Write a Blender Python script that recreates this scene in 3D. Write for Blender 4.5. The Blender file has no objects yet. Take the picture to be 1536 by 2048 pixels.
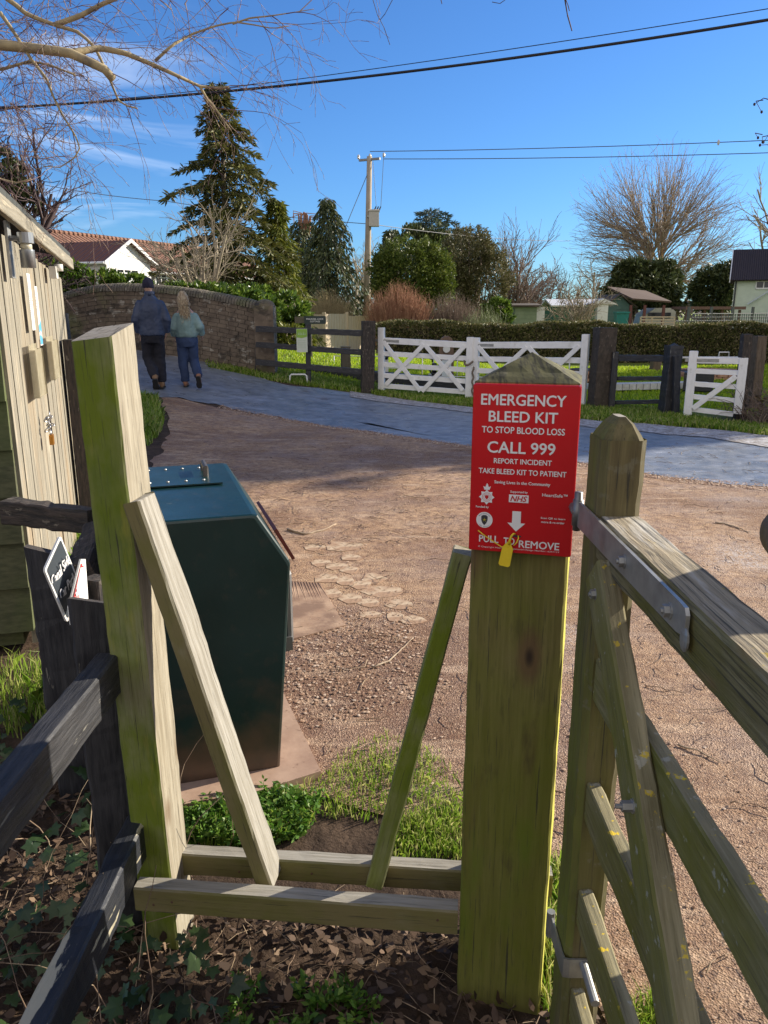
import bpy, bmesh, math, random
import numpy as np
from mathutils import Vector, Matrix, noise as mnoise
C = bpy.context.scene.collection
SC = bpy.context.scene
R = math.radians
# ------------------------------------------------------------------ camera
EYE = 1.58; PITCH = R(14.72); FPX = 1538.0
cam_d = bpy.data.cameras.new('camera'); cam = bpy.data.objects.new('camera', cam_d); C.objects.link(cam)
cam.location = (0, 0, EYE); cam.rotation_euler = (R(90) - PITCH, 0, 0)
cam_d.sensor_fit = 'VERTICAL'; cam_d.sensor_height = 36.0; cam_d.lens = 36.0 * FPX / 2048.0
cam_d.clip_start = 0.02; cam_d.clip_end = 3000
SC.camera = cam
# ------------------------------------------------------------------ light
SUN_AZ = Vector((0.907, 0.42, 0)).normalized(); SUN_EL = R(23)
sun_dir = Vector((SUN_AZ.x * math.cos(SUN_EL), SUN_AZ.y * math.cos(SUN_EL), math.sin(SUN_EL)))
w = bpy.data.worlds.new('World'); SC.world = w; w.use_nodes = True
nt = w.node_tree; nt.nodes.clear()
out = nt.nodes.new('ShaderNodeOutputWorld'); bg = nt.nodes.new('ShaderNodeBackground')
sky = nt.nodes.new('ShaderNodeTexSky'); sky.sky_type = 'NISHITA'; sky.sun_disc = False
sky.sun_elevation = SUN_EL; sky.sun_rotation = math.atan2(SUN_AZ.x, SUN_AZ.y)
sky.air_density = 1.0; sky.dust_density = 0.3; sky.ozone_density = 2.5
bg.inputs['Strength'].default_value = 0.12
# thin wisps of cloud, laid out on the sky's own directions
tc = nt.nodes.new('ShaderNodeTexCoord'); mp = nt.nodes.new('ShaderNodeMapping')
mp.inputs['Scale'].default_value = (2.2, 2.2, 14.0); mp.inputs['Location'].default_value = (3.1, 1.7, 0.4)
nz = nt.nodes.new('ShaderNodeTexNoise'); nz.inputs['Scale'].default_value = 1.6; nz.inputs['Detail'].default_value = 7
nz.inputs['Distortion'].default_value = 0.6
cr = nt.nodes.new('ShaderNodeMapRange'); cr.inputs[1].default_value = 0.50; cr.inputs[2].default_value = 0.80
dotn = nt.nodes.new('ShaderNodeVectorMath'); dotn.operation = 'DISTANCE'
_cd = Vector((-0.395, 0.905, 0.14)).normalized(); dotn.inputs[1].default_value = _cd
dr = nt.nodes.new('ShaderNodeMapRange'); dr.inputs[1].default_value = 0.27; dr.inputs[2].default_value = 0.03
dr.inputs[3].default_value = 0; dr.inputs[4].default_value = 1
mul = nt.nodes.new('ShaderNodeMath'); mul.operation = 'MULTIPLY'
mx = nt.nodes.new('ShaderNodeMixRGB'); mx.inputs[2].default_value = (6.5, 6.9, 7.6, 1)
tint = nt.nodes.new('ShaderNodeMixRGB'); tint.blend_type = 'MULTIPLY'; tint.inputs[0].default_value = 1
tint.inputs[2].default_value = (0.265, 0.465, 0.735, 1)
L = nt.links.new
L(tc.outputs['Generated'], mp.inputs[0]); L(mp.outputs[0], nz.inputs['Vector']); L(nz.outputs[0], cr.inputs[0])
L(tc.outputs['Generated'], dotn.inputs[0]); L(dotn.outputs['Value'], dr.inputs[0])
L(cr.outputs[0], mul.inputs[0]); L(dr.outputs[0], mul.inputs[1]); L(mul.outputs[0], mx.inputs[0])
# added pale fill in the unseen sky behind the viewer, to lift the shade
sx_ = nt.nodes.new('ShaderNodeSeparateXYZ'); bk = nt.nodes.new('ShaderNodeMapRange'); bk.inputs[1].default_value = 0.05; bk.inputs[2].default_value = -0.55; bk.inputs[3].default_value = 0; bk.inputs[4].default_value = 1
back_fill = nt.nodes.new('ShaderNodeMixRGB'); back_fill.inputs[2].default_value = (4.0, 3.8, 3.75, 1)
L(tc.outputs['Generated'], sx_.inputs[0]); L(sx_.outputs[1], bk.inputs[0]); L(bk.outputs[0], back_fill.inputs[0])
L(sky.outputs[0], tint.inputs[1]); L(tint.outputs[0], mx.inputs[1]); L(mx.outputs[0], back_fill.inputs[1]); L(back_fill.outputs[0], bg.inputs['Color']); L(bg.outputs[0], out.inputs[0])
sl = bpy.data.lights.new('sun', 'SUN'); sl.energy = 4.6; sl.angle = R(0.5); sl.color = (1.0, 0.90, 0.74)
so = bpy.data.objects.new('sun', sl); C.objects.link(so)
so.rotation_euler = (-sun_dir).to_track_quat('-Z', 'Y').to_euler(); so.location = (20, 10, 15)
SC.view_settings.view_transform = 'Standard'; SC.view_settings.look = 'None'
SC.view_settings.exposure = 0.95; SC.view_settings.gamma = 1.0
SC.cycles.max_bounces = 6; SC.cycles.diffuse_bounces = 3; SC.cycles.transparent_max_bounces = 8
SC.cycles.use_denoising = True
# ------------------------------------------------------------------ geometry of the view
cp, sp = math.cos(PITCH), math.sin(PITCH)
def ray(u, v):
    a = (u - 768) / FPX; b = (1024 - v) / FPX
    return Vector((a, cp + b * sp, -sp + b * cp))
def P(u, v, Y):                      # point at forward distance Y
    d = ray(u, v); k = Y / d.y
    return Vector((d.x * k, Y, EYE + d.z * k))
def Px(u, v, X):                     # point on a plane x = X
    d = ray(u, v); k = X / d.x
    return Vector((X, d.y * k, EYE + d.z * k))
def Pz(u, v, z):
    d = ray(u, v); k = (z - EYE) / d.z
    return Vector((d.x * k, d.y * k, z))
def sst(a, b, t):
    t = max(0.0, min(1.0, (t - a) / (b - a))); return t * t * (3 - 2 * t)
def h(x, y):
    t = -0.8 * x + 0.5 * (y - 9)
    g = 0.95 * sst(1.5, 9.0, t) * (1 - sst(18, 25, y)) * sst(4.5, 9.0, y)
    g += 0.75 * sst(3, 12, -x) * sst(22, 34, y) * (1 - sst(60, 90, y))
    return g
def G(u, v):
    z = 0.0
    for _ in range(25):
        p = Pz(u, v, z); z = 0.5 * z + 0.5 * h(p.x, p.y)
    return Vector((p.x, p.y, h(p.x, p.y)))
# ------------------------------------------------------------------ object helpers
def tag(o, label=None, cat=None, group=None, kind=None):
    if label: o['label'] = label
    if cat: o['category'] = cat
    if group: o['group'] = group
    if kind: o['kind'] = kind
    return o
def thing(name, label, cat, loc=(0, 0, 0), group=None):
    o = bpy.data.objects.new(name, None); C.objects.link(o); o.location = loc; o.empty_display_size = 0.1
    return tag(o, label, cat, group)
def link(name, me, m, parent=None, M=None):
    o = bpy.data.objects.new(name, me); C.objects.link(o)
    if m is not None:
        for mm in (m if isinstance(m, (list, tuple)) else [m]): me.materials.append(mm)
    M = M or Matrix.Identity(4)
    if parent:
        o.parent = parent; chain = Matrix.Identity(4); q = parent
        while q: chain = Matrix(q.matrix_basis) @ chain; q = q.parent
        o.matrix_basis = chain.inverted() @ M
    else: o.matrix_basis = M
    return o
def sub(name, me, m, part, M=None):
    """a sub-part under a part that may carry its own matrix"""
    o = bpy.data.objects.new(name, me); C.objects.link(o)
    for mm in (m if isinstance(m, (list, tuple)) else [m]): me.materials.append(mm)
    o.parent = part
    chain = Matrix.Identity(4); q = part
    while q: chain = Matrix(q.matrix_basis) @ chain; q = q.parent
    o.matrix_basis = chain.inverted() @ (M or Matrix.Identity(4))
    return o
class MB:
    def __init__(s): s.v = []; s.f = []; s.mi = []; s.k = 0
    def add(s, vs, fs):
        n = len(s.v); s.v += [tuple(p) for p in vs]; s.f += [tuple(i + n for i in f) for f in fs]; s.mi += [s.k] * len(fs)
        return s
    def box(s, c, size, rz=0, M=None):
        x, y, z = [q / 2 for q in size]
        vs = [Vector((a * x, b * y, d * z)) for a in (-1, 1) for b in (-1, 1) for d in (-1, 1)]
        if M is None: M = Matrix.Translation(Vector(c)) @ Matrix.Rotation(rz, 4, 'Z')
        else: M = M @ Matrix.Translation(Vector(c))
        vs = [M @ p for p in vs]
        return s.add(vs, [(0, 1, 3, 2), (4, 6, 7, 5), (0, 4, 5, 1), (2, 3, 7, 6), (0, 2, 6, 4), (1, 5, 7, 3)])
    def tube(s, pts, rs, n=8, cap=True, closed=False):
        pts = [Vector(p) for p in pts]
        if not isinstance(rs, (list, tuple)): rs = [rs] * len(pts)
        rings = []; up = None; m = len(pts)
        for i, p in enumerate(pts):
            if closed: t = pts[(i + 1) % m] - pts[i - 1]
            else: t = pts[min(i + 1, m - 1)] - pts[max(i - 1, 0)]
            if t.length < 1e-9: t = Vector((0, 0, 1))
            t.normalize()
            if up is None:
                up = Vector((0, 0, 1)) if abs(t.z) < .9 else Vector((1, 0, 0))
            a = t.cross(up)
            if a.length < 1e-6: a = t.orthogonal()
            a.normalize(); b = a.cross(t).normalized(); up = b
            rings.append([p + (a * math.cos(2 * math.pi * k / n) + b * math.sin(2 * math.pi * k / n)) * rs[i] for k in range(n)])
        return s.rings(rings, cap and not closed, closed)
    def rings(s, rings, cap=True, closed=False):
        n = len(rings[0]); vs = [p for r in rings for p in r]; fs = []
        m = len(rings)
        for i in range(m if closed else m - 1):
            j = (i + 1) % m
            for k in range(n):
                fs.append((i * n + k, i * n + (k + 1) % n, j * n + (k + 1) % n, j * n + k))
        if cap: fs.append(tuple(range(n - 1, -1, -1))); fs.append(tuple((m - 1) * n + k for k in range(n)))
        return s.add(vs, fs)
    def prism(s, poly, M, d):            # polygon in local xy, extruded along local +z by d
        n = len(poly)
        vs = [M @ Vector((x, y, 0)) for x, y in poly] + [M @ Vector((x, y, d)) for x, y in poly]
        fs = [tuple(range(n - 1, -1, -1)), tuple(range(n, 2 * n))] + [(i, (i + 1) % n, n + (i + 1) % n, n + i) for i in range(n)]
        return s.add(vs, fs)
    def mesh(s, name='m', smooth=False):
        me = bpy.data.meshes.new(name); me.from_pydata(s.v, [], s.f); me.update()
        if any(s.mi): me.polygons.foreach_set('material_index', s.mi)
        if smooth: me.polygons.foreach_set('use_smooth', [True] * len(me.polygons))
        return me
    def build(s, name, m, parent=None, smooth=False):
        return link(name, s.mesh(name, smooth), m, parent)
def ellips(c, r, n=12, mrings=8, M=None):
    rings = []
    for i in range(mrings + 1):
        a = math.pi * (0.02 + 0.96 * i / mrings)
        ring = []
        for k in range(n):
            b = 2 * math.pi * k / n
            q = Vector((r[0] * math.sin(a) * math.cos(b), r[1] * math.sin(a) * math.sin(b), -r[2] * math.cos(a)))
            if M: q = M @ q
            ring.append(Vector(c) + q)
        rings.append(ring)
    return rings
def framem(o, zax, yax):
    z = Vector(zax).normalized(); y = Vector(yax); y = (y - z * y.dot(z)).normalized(); x = y.cross(z)
    M = Matrix.Identity(4)
    for i in range(3): M[i][0] = x[i]; M[i][1] = y[i]; M[i][2] = z[i]; M[i][3] = o[i]
    return M
bseed = [0]
def beam(name, a, b, w, t, nrm, m, parent=None, cham=0.004, jit=0.0014, seg=0.035, top=None, subof=None, capm=None):
    """timber from a to b: w across, t along nrm; grain runs along local z"""
    a = Vector(a); b = Vector(b); Lh = (b - a).length; M = framem(a, b - a, nrm)
    n = max(2, int(Lh / seg)); hx, hy, c = w / 2, t / 2, min(cham, w / 4, t / 4); bseed[0] += 1; sd = bseed[0] * 3.7
    prof = [(-hx + c, -hy), (hx - c, -hy), (hx, -hy + c), (hx, hy - c), (hx - c, hy), (-hx + c, hy), (-hx, hy - c), (-hx, -hy + c)]
    rings = []
    for i in range(n + 1):
        z = Lh * i / n; ring = []
        for k, (x, y) in enumerate(prof):
            q = (mnoise.noise(Vector((x * 9 + sd, y * 9, z * 5))) + .45 * mnoise.noise(Vector((x * 30 + sd, y * 30, z * 26)))) * jit * 3
            dz = 0
            if i == n and top == 'round': dz = -abs(x) / hx * hx * .55
            if i == n and callable(top): dz = top(x, y)
            ring.append(Vector((x + math.copysign(q, x), y + math.copysign(q * .7, y), z + dz)))
        rings.append(ring)
    if top in ('dome', 'pyr'):
        steps = ((0, 1, 0), (.35, .80, 0), (.75, .5, 0), (1, .18, 0)) if top == 'dome' else ((0, 1, 0), (1, .04, 0))
        dh = hx * (1.25 if top == 'dome' else .75); base = rings.pop(); ctr = Vector((0, 0, 0))
        for f, k, _ in steps: rings.append([Vector((p.x * k, p.y * (k if top == 'pyr' else .3 + .7 * k), Lh - dh + dh * f)) for p in base])
    mb = MB(); mb.rings(rings)
    if capm is not None:
        mb.mi[-1] = 1; m = [m, capm]
    if subof is not None: return sub(name, mb.mesh(name), m, subof, M)
    return link(name, mb.mesh(name), m, parent, M)
# ------------------------------------------------------------------ materials
MATS = {}
def newmat(name):
    m = bpy.data.materials.new(name); m.use_nodes = True; t = m.node_tree; b = t.nodes['Principled BSDF']
    return m, t, b
def rgba(c): return (c[0], c[1], c[2], 1)
def nmat(name, c1, c2, scale=5, stretch=(1, 1, 1), detail=6, lo=.35, hi=.65, rough=.8, bump=.3, bdist=.01, layers=(), metal=0, coord='Object', spec=.5, rough2=None, bscale=None, coat=0, knots=0):
    """noise mix of two colours, then layers: (colour, scale, stretch, lo, hi, direction or None, power)"""
    if name in MATS: return MATS[name]
    m, t, b = newmat(name); N = t.nodes.new; LK = t.links.new
    tcn = N('ShaderNodeTexCoord')
    def noi(sc, st, det=6, rgh=.6):
        mp = N('ShaderNodeMapping'); mp.inputs['Scale'].default_value = st; LK(tcn.outputs[coord], mp.inputs[0])
        n = N('ShaderNodeTexNoise'); n.inputs['Scale'].default_value = sc; n.inputs['Detail'].default_value = det; n.inputs['Roughness'].default_value = rgh
        LK(mp.outputs[0], n.inputs['Vector']); return n.outputs[0]
    def rng(x, a, bb, c=0, d=1):
        r = N('ShaderNodeMapRange'); r.inputs[1].default_value = a; r.inputs[2].default_value = bb; r.inputs[3].default_value = c; r.inputs[4].default_value = d
        LK(x, r.inputs[0]); return r.outputs[0]
    n1 = noi(scale, stretch, detail)
    mixn = N('ShaderNodeMixRGB'); mixn.inputs[1].default_value = rgba(c1); mixn.inputs[2].default_value = rgba(c2)
    LK(rng(n1, lo, hi), mixn.inputs[0]); col = mixn.outputs[0]
    geo = None
    for (lc, ls, lst, a, bb, dirv, pw) in layers:
        f = rng(noi(ls, lst), a, bb)
        if dirv is not None:
            geo = geo or N('ShaderNodeNewGeometry')
            dt = N('ShaderNodeVectorMath'); dt.operation = 'DOT_PRODUCT'; LK(geo.outputs['True Normal'], dt.inputs[0]); dt.inputs[1].default_value = dirv
            f2 = rng(dt.outputs['Value'], pw[0], pw[1]); mm = N('ShaderNodeMath'); mm.operation = 'MULTIPLY'; LK(f, mm.inputs[0]); LK(f2, mm.inputs[1]); f = mm.outputs[0]
        elif pw is not None:
            mm = N('ShaderNodeMath'); mm.operation = 'MULTIPLY'; LK(f, mm.inputs[0]); mm.inputs[1].default_value = pw; f = mm.outputs[0]
        x = N('ShaderNodeMixRGB'); LK(f, x.inputs[0]); LK(col, x.inputs[1]); x.inputs[2].default_value = rgba(lc); col = x.outputs[0]
    if knots:
        mp = N('ShaderNodeMapping'); mp.inputs['Scale'].default_value = (1, 1, .42); LK(tcn.outputs[coord], mp.inputs[0])
        v = N('ShaderNodeTexVoronoi'); v.inputs['Scale'].default_value = knots; v.inputs['Randomness'].default_value = 1; LK(mp.outputs[0], v.inputs['Vector'])
        sc_ = N('ShaderNodeSeparateColor'); LK(v.outputs['Color'], sc_.inputs[0]); ex_ = rng(sc_.outputs[0], .45, .5)
        for r0, r1, kc, pw in ((.20, .10, (.13, .075, .035), .75), (.085, .05, (.02, .012, .008), .9)):
            f = rng(v.outputs['Distance'], r0, r1); mm = N('ShaderNodeMath'); mm.operation = 'MULTIPLY'; LK(f, mm.inputs[0]); LK(ex_, mm.inputs[1]); m2 = N('ShaderNodeMath'); m2.operation = 'MULTIPLY'; LK(mm.outputs[0], m2.inputs[0]); m2.inputs[1].default_value = pw
            x = N('ShaderNodeMixRGB'); LK(m2.outputs[0], x.inputs[0]); LK(col, x.inputs[1]); x.inputs[2].default_value = rgba(kc); col = x.outputs[0]
    LK(col, b.inputs['Base Color']); b.inputs['Roughness'].default_value = rough; b.inputs['Metallic'].default_value = metal
    b.inputs['Specular IOR Level'].default_value = spec
    if coat: b.inputs['Coat Weight'].default_value = coat; b.inputs['Coat Roughness'].default_value = .1
    if rough2 is not None: LK(rng(noi(scale * .7, stretch), .35, .65, rough, rough2), b.inputs['Roughness'])
    if bump:
        bn = N('ShaderNodeBump'); bn.inputs['Strength'].default_value = bump; bn.inputs['Distance'].default_value = bdist
        LK(noi(bscale, stretch, 8, .7) if bscale else n1, bn.inputs['Height']); LK(bn.outputs[0], b.inputs['Normal'])
    MATS[name] = m; return m
def plain(name, c, rough=.6, metal=0, spec=.5, var=.12, scale=8, bump=.05):
    c2 = tuple(max(0, x * (1 - var)) for x in c); return nmat(name, c, c2, scale=scale, rough=rough, metal=metal, spec=spec, bump=bump)
def leafmat(name, cols, trans=.25, rough=.5, spec=.4):
    if name in MATS: return MATS[name]
    m, t, b = newmat(name); N = t.nodes.new; LK = t.links.new
    g = N('ShaderNodeNewGeometry'); cr = N('ShaderNodeValToRGB'); el = cr.color_ramp.elements
    el[0].color = rgba(cols[0]); el[1].color = rgba(cols[-1])
    for i, c in enumerate(cols[1:-1]): e = el.new((i + 1) / (len(cols) - 1)); e.color = rgba(c)
    LK(g.outputs['Random Per Island'], cr.inputs[0]); LK(cr.outputs[0], b.inputs['Base Color'])
    b.inputs['Roughness'].default_value = rough; b.inputs['Specular IOR Level'].default_value = spec
    if trans:
        tr = N('ShaderNodeBsdfTranslucent'); LK(cr.outputs[0], tr.inputs[0]); mxs = N('ShaderNodeMixShader'); mxs.inputs[0].default_value = trans
        o = t.nodes['Material Output']; LK(b.outputs[0], mxs.inputs[1]); LK(tr.outputs[0], mxs.inputs[2]); LK(mxs.outputs[0], o.inputs[0])
    MATS[name] = m; return m
ALG = (-0.45, -0.89, 0.0)
GRAIN = (30, 30, 1.6)
DK = (0.03, 0.028, 0.02)
# green-stained timber: algae on the sides away from the sun, bare grey wood on the sunny ones
FINE = ((DK, 11.0, (24, 24, .9), .57, .68, None, .5), (DK, 5.0, (30, 30, .5), .65, .67, None, .85))
W_green = nmat('algae_timber', (0.38, 0.34, 0.26), (0.25, 0.215, 0.155), 3.0, GRAIN, rough=.9, knots=9, bump=.5, bdist=.004, layers=[
    ((0.120, 0.160, 0.006), 1.6, (1.5, 1.5, .9), .25, .5, ALG, (-.1, .55)),
    ((0.075, 0.115, 0.004), 3.0, (3, 3, .9), .46, .66, ALG, (.1, .7)),
    ((0.24, 0.23, 0.03), 4.0, (4, 4, .8), .58, .72, ALG, (.1, .7)),
    ((0.09, 0.065, 0.035), 1.6, (3, 3, .5), .56, .70, None, .8), *FINE])
W_grey = nmat('weathered_timber', (0.36, 0.34, 0.295), (0.225, 0.205, 0.165), 3.0, GRAIN, rough=.9, knots=11, bump=.6, bdist=.004, layers=[
    ((0.17, 0.145, 0.060), 2.0, (2, 2, 1), .10, .40, ALG, (.1, .8)),
    ((0.12, 0.125, 0.02), 2.6, (2, 2, 1), .42, .60, ALG, (.1, .8)),
    ((0.20, 0.15, 0.09), 2.2, (6, 6, .5), .56, .70, None, .6), *FINE])
W_box = nmat('post_timber', (0.20, 0.175, 0.06), (0.12, 0.10, 0.03), 3.0, (24, 24, 1.2), rough=.9, knots=6, bump=.45, bdist=.003, layers=[
    ((0.112, 0.132, 0.006), 1.1, (1.5, 1.5, 1), .34, .58, ALG, (0, .6)),
    ((0.095, 0.150, 0.004), 1.7, (2.6, 2.6, .8), .52, .66, ALG, (0, .6)),
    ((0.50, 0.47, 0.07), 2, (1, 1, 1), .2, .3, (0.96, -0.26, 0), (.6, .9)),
    ((0.10, 0.055, 0.022), 1.5, (3, 3, .7), .54, .68, None, .85),
    ((0.045, 0.04, 0.012), 3.5, (5, 5, 1.2), .60, .72, None, .7), *FINE])
W_stile = nmat('dark_stile_timber', (0.15, 0.125, 0.055), (0.085, 0.068, 0.03), 3.0, (24, 24, 1.2), rough=.9, bump=.5, bdist=.003, knots=9, layers=[
    ((0.105, 0.120, 0.008), 1.3, (2, 2, .8), .42, .62, ALG, (0, .6)), ((0.16, 0.19, 0.012), 1.7, (2.6, 2.6, .8), .40, .60, (-1, 0, 0), (.4, .9)),
    ((0.06, 0.038, 0.018), 1.5, (3, 3, .7), .50, .66, None, .85), ((0.16, 0.15, 0.10), 34, (1, 1, 1), .60, .68, None, .5), *FINE])
W_top = nmat('weathered_end_grain', (0.42, 0.38, 0.32), (0.20, 0.17, 0.13), 22, (1, 6, 1), rough=.95, bump=.9, bdist=.005, layers=[
    (DK, 14, (8, 1, 1), .56, .64, None, .8)])
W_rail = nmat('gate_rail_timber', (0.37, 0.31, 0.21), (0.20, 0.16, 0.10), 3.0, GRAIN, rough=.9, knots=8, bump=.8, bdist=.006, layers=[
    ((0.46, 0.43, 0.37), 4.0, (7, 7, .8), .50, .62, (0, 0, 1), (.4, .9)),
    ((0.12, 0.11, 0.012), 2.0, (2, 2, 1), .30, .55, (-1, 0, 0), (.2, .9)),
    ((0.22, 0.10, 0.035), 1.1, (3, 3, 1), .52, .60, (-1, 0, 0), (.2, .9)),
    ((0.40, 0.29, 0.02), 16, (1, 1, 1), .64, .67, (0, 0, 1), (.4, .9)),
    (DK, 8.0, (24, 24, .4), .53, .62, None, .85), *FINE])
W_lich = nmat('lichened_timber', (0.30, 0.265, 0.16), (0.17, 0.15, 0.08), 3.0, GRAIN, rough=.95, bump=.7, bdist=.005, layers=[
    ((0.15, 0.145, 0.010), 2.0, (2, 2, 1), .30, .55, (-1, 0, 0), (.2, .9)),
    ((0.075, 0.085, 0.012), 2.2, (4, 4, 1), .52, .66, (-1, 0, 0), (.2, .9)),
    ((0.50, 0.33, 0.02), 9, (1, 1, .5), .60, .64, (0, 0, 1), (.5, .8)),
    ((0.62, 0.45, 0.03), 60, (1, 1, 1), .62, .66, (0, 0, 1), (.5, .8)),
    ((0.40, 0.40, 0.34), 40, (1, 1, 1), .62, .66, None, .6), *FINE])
BLK = nmat('black_painted_timber', (0.016, 0.017, 0.022), (0.045, 0.045, 0.050), 4, (20, 20, 2), rough=.38, rough2=.7, bump=.9, bdist=.005, layers=[
    ((0.22, 0.21, 0.18), 9, (5, 5, .7), .655, .67, None, .8), ((0.05, 0.045, 0.02), 1.6, (2, 2, 1), .56, .7, None, .7)])
BLKP = nmat('peeling_black_timber', (0.014, 0.017, 0.026), (0.03, 0.032, 0.038), 4, (20, 20, 2), rough=.45, bump=.8, bdist=.005, layers=[
    ((0.44, 0.40, 0.29), 2.4, (6, 6, 1.2), .545, .56, None, .95)])
BLKW = nmat('worn_black_timber', (0.022, 0.020, 0.020), (0.075, 0.058, 0.048), 6, (12, 12, 2), rough=.85, bump=.9, bdist=.008, layers=[
    ((0.22, 0.19, 0.15), 30, (1, 1, .5), .62, .66, None, .7), (DK, 7.0, (16, 16, .5), .55, .62, None, .9)])
WHT = nmat('white_gate_paint', (0.86, 0.86, 0.86), (0.76, 0.76, 0.75), 7, (3, 3, 1), rough=.5, bump=.08, layers=[
    ((0.42, 0.42, 0.34), 5, (1, 1, 1), .56, .72, None, .55), ((0.16, 0.15, 0.10), 24, (1, 1, 1), .66, .72, None, .6)])
GALV = nmat('galvanised_steel', (0.42, 0.42, 0.40), (0.28, 0.28, 0.27), 18, rough=.45, rough2=.6, bump=.1, metal=.75)
STEEL = plain('dull_steel', (0.25, 0.25, 0.25), .5, .8)
FENW = nmat('pale_fence_timber', (0.62, 0.52, 0.38), (0.50, 0.40, 0.28), 3, (20, 20, 1), rough=.85, bump=.3)
SHEDW = nmat('shed_plank_timber', (0.29, 0.265, 0.205), (0.18, 0.16, 0.12), 2.5, (24, 24, 1.2), rough=.9, bump=.7, bdist=.005, layers=[((0.50, 0.43, 0.31), 3.5, (12, 12, .8), .56, .66, None, .8),
    (DK, 5.0, (30, 30, .5), .60, .70, None, .75), ((0.30, 0.22, 0.13), 1.4, (3, 3, .6), .52, .66, None, .6)])
CLAD = nmat('shed_cladding_timber', (0.10, 0.10, 0.05), (0.055, 0.06, 0.028), 3, (2, 20, 20), rough=.9, bump=.5, bdist=.004, layers=[
    ((0.09, 0.12, 0.03), 2, (1, 1, 1), .45, .65, None, .7)])
# ------------------------------------------------------------------ fast numpy meshes
def npmesh(name, V, F, m, parent=None, loc=None, k=None, smooth=False):
    """V (n,3); F (m,k) equal-sided faces"""
    V = np.asarray(V, dtype=np.float32); F = np.asarray(F, dtype=np.int32); k = F.shape[1]
    me = bpy.data.meshes.new(name); me.vertices.add(len(V)); me.vertices.foreach_set('co', V.ravel())
    me.loops.add(F.size); me.loops.foreach_set('vertex_index', F.ravel())
    me.polygons.add(len(F)); me.polygons.foreach_set('loop_start', np.arange(0, F.size, k, dtype=np.int32))
    me.polygons.foreach_set('loop_total', np.full(len(F), k, dtype=np.int32))
    if smooth: me.polygons.foreach_set('use_smooth', np.ones(len(F), dtype=bool))
    me.update(calc_edges=True); me.validate()
    return link(name, me, m, parent)
def unit(a): return a / np.maximum(np.linalg.norm(a, axis=1, keepdims=True), 1e-9)
def leaves(c, d, Ls, Ws, rng, flat=None):
    """diamond leaves: centre-bases c, directions d, lengths, widths"""
    n = len(c); d = unit(d); r = rng.normal(size=(n, 3))
    if flat is not None: r = r * (1 - flat) + np.cross(d, np.tile([0, 0, 1.0], (n, 1))) * 3 * flat
    s = unit(np.cross(d, r)) if flat is None else unit(r - d * np.sum(r * d, 1, keepdims=True))
    Ls = np.asarray(Ls).reshape(-1, 1) * np.ones((n, 1)); Ws = np.asarray(Ws).reshape(-1, 1) * np.ones((n, 1))
    nr = np.cross(d, s)
    V = np.stack([c, c + d * Ls * .5 + s * Ws * .5 + nr * Ws * .12, c + d * Ls, c + d * Ls * .5 - s * Ws * .5 + nr * Ws * .12], 1).reshape(-1, 3)
    F = np.arange(4 * n).reshape(n, 4); return V, F
def crown(name, blobs, n, L, W, m, seed, parent, shell=.35, clump=.5, updir=.3, droop=0):
    """leafy crown from ellipsoids (centre, radii); leaves gather in clumps with gaps"""
    rng = np.random.default_rng(seed); vol = np.array([b[1][0] * b[1][1] + b[1][1] * b[1][2] + b[1][0] * b[1][2] for b in blobs]); vol = vol / vol.sum()
    V = []; Dr = []
    for b, f in zip(blobs, vol):
        k = int(n * f); nc = max(6, k // 45)
        dc = unit(rng.normal(size=(nc, 3))); rr = 1 - shell * rng.random((nc, 1)) ** 1.6 + rng.normal(size=(nc, 1)) * .05
        cc = dc * rr; cs = .10 + .16 * rng.random(nc) ** 2
        idx = rng.integers(0, nc, k)
        q = cc[idx] + rng.normal(size=(k, 3)) * cs[idx][:, None] * clump
        V.append(np.array(b[0]) + q * np.array(b[1])); Dr.append(unit(q) + rng.normal(size=(k, 3)) * .7 + np.array([0, 0, updir - droop]))
    c = np.vstack(V); d = np.vstack(Dr)
    sz = .6 + .8 * rng.random(len(c)); v, f = leaves(c, d, L * sz, W * sz, rng)
    return npmesh(name, v, f, m, parent)
def segtubes(name, segs, m, parent, n=3):
    """segs rows: p0(3) p1(3) r0 r1"""
    S = np.array(segs, dtype=np.float64); a = S[:, :3]; b = S[:, 3:6]; t = unit(b - a)
    ref = np.where(np.abs(t[:, 2:3]) < .9, np.array([[0, 0, 1.0]]), np.array([[1.0, 0, 0]])); x = unit(np.cross(t, ref)); y = np.cross(t, x)
    V = []
    for p, r in ((a, S[:, 6:7]), (b, S[:, 7:8])):
        for k in range(n):
            an = 2 * math.pi * k / n; V.append(p + (x * math.cos(an) + y * math.sin(an)) * r)
    V = np.stack(V, 1); N = len(S); base = (np.arange(N) * 2 * n)[:, None]
    F = np.concatenate([base + np.array([[k, (k + 1) % n, n + (k + 1) % n, n + k]]) for k in range(n)], 0)
    return npmesh(name, V.reshape(-1, 3), F, m, parent, smooth=True)
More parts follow.
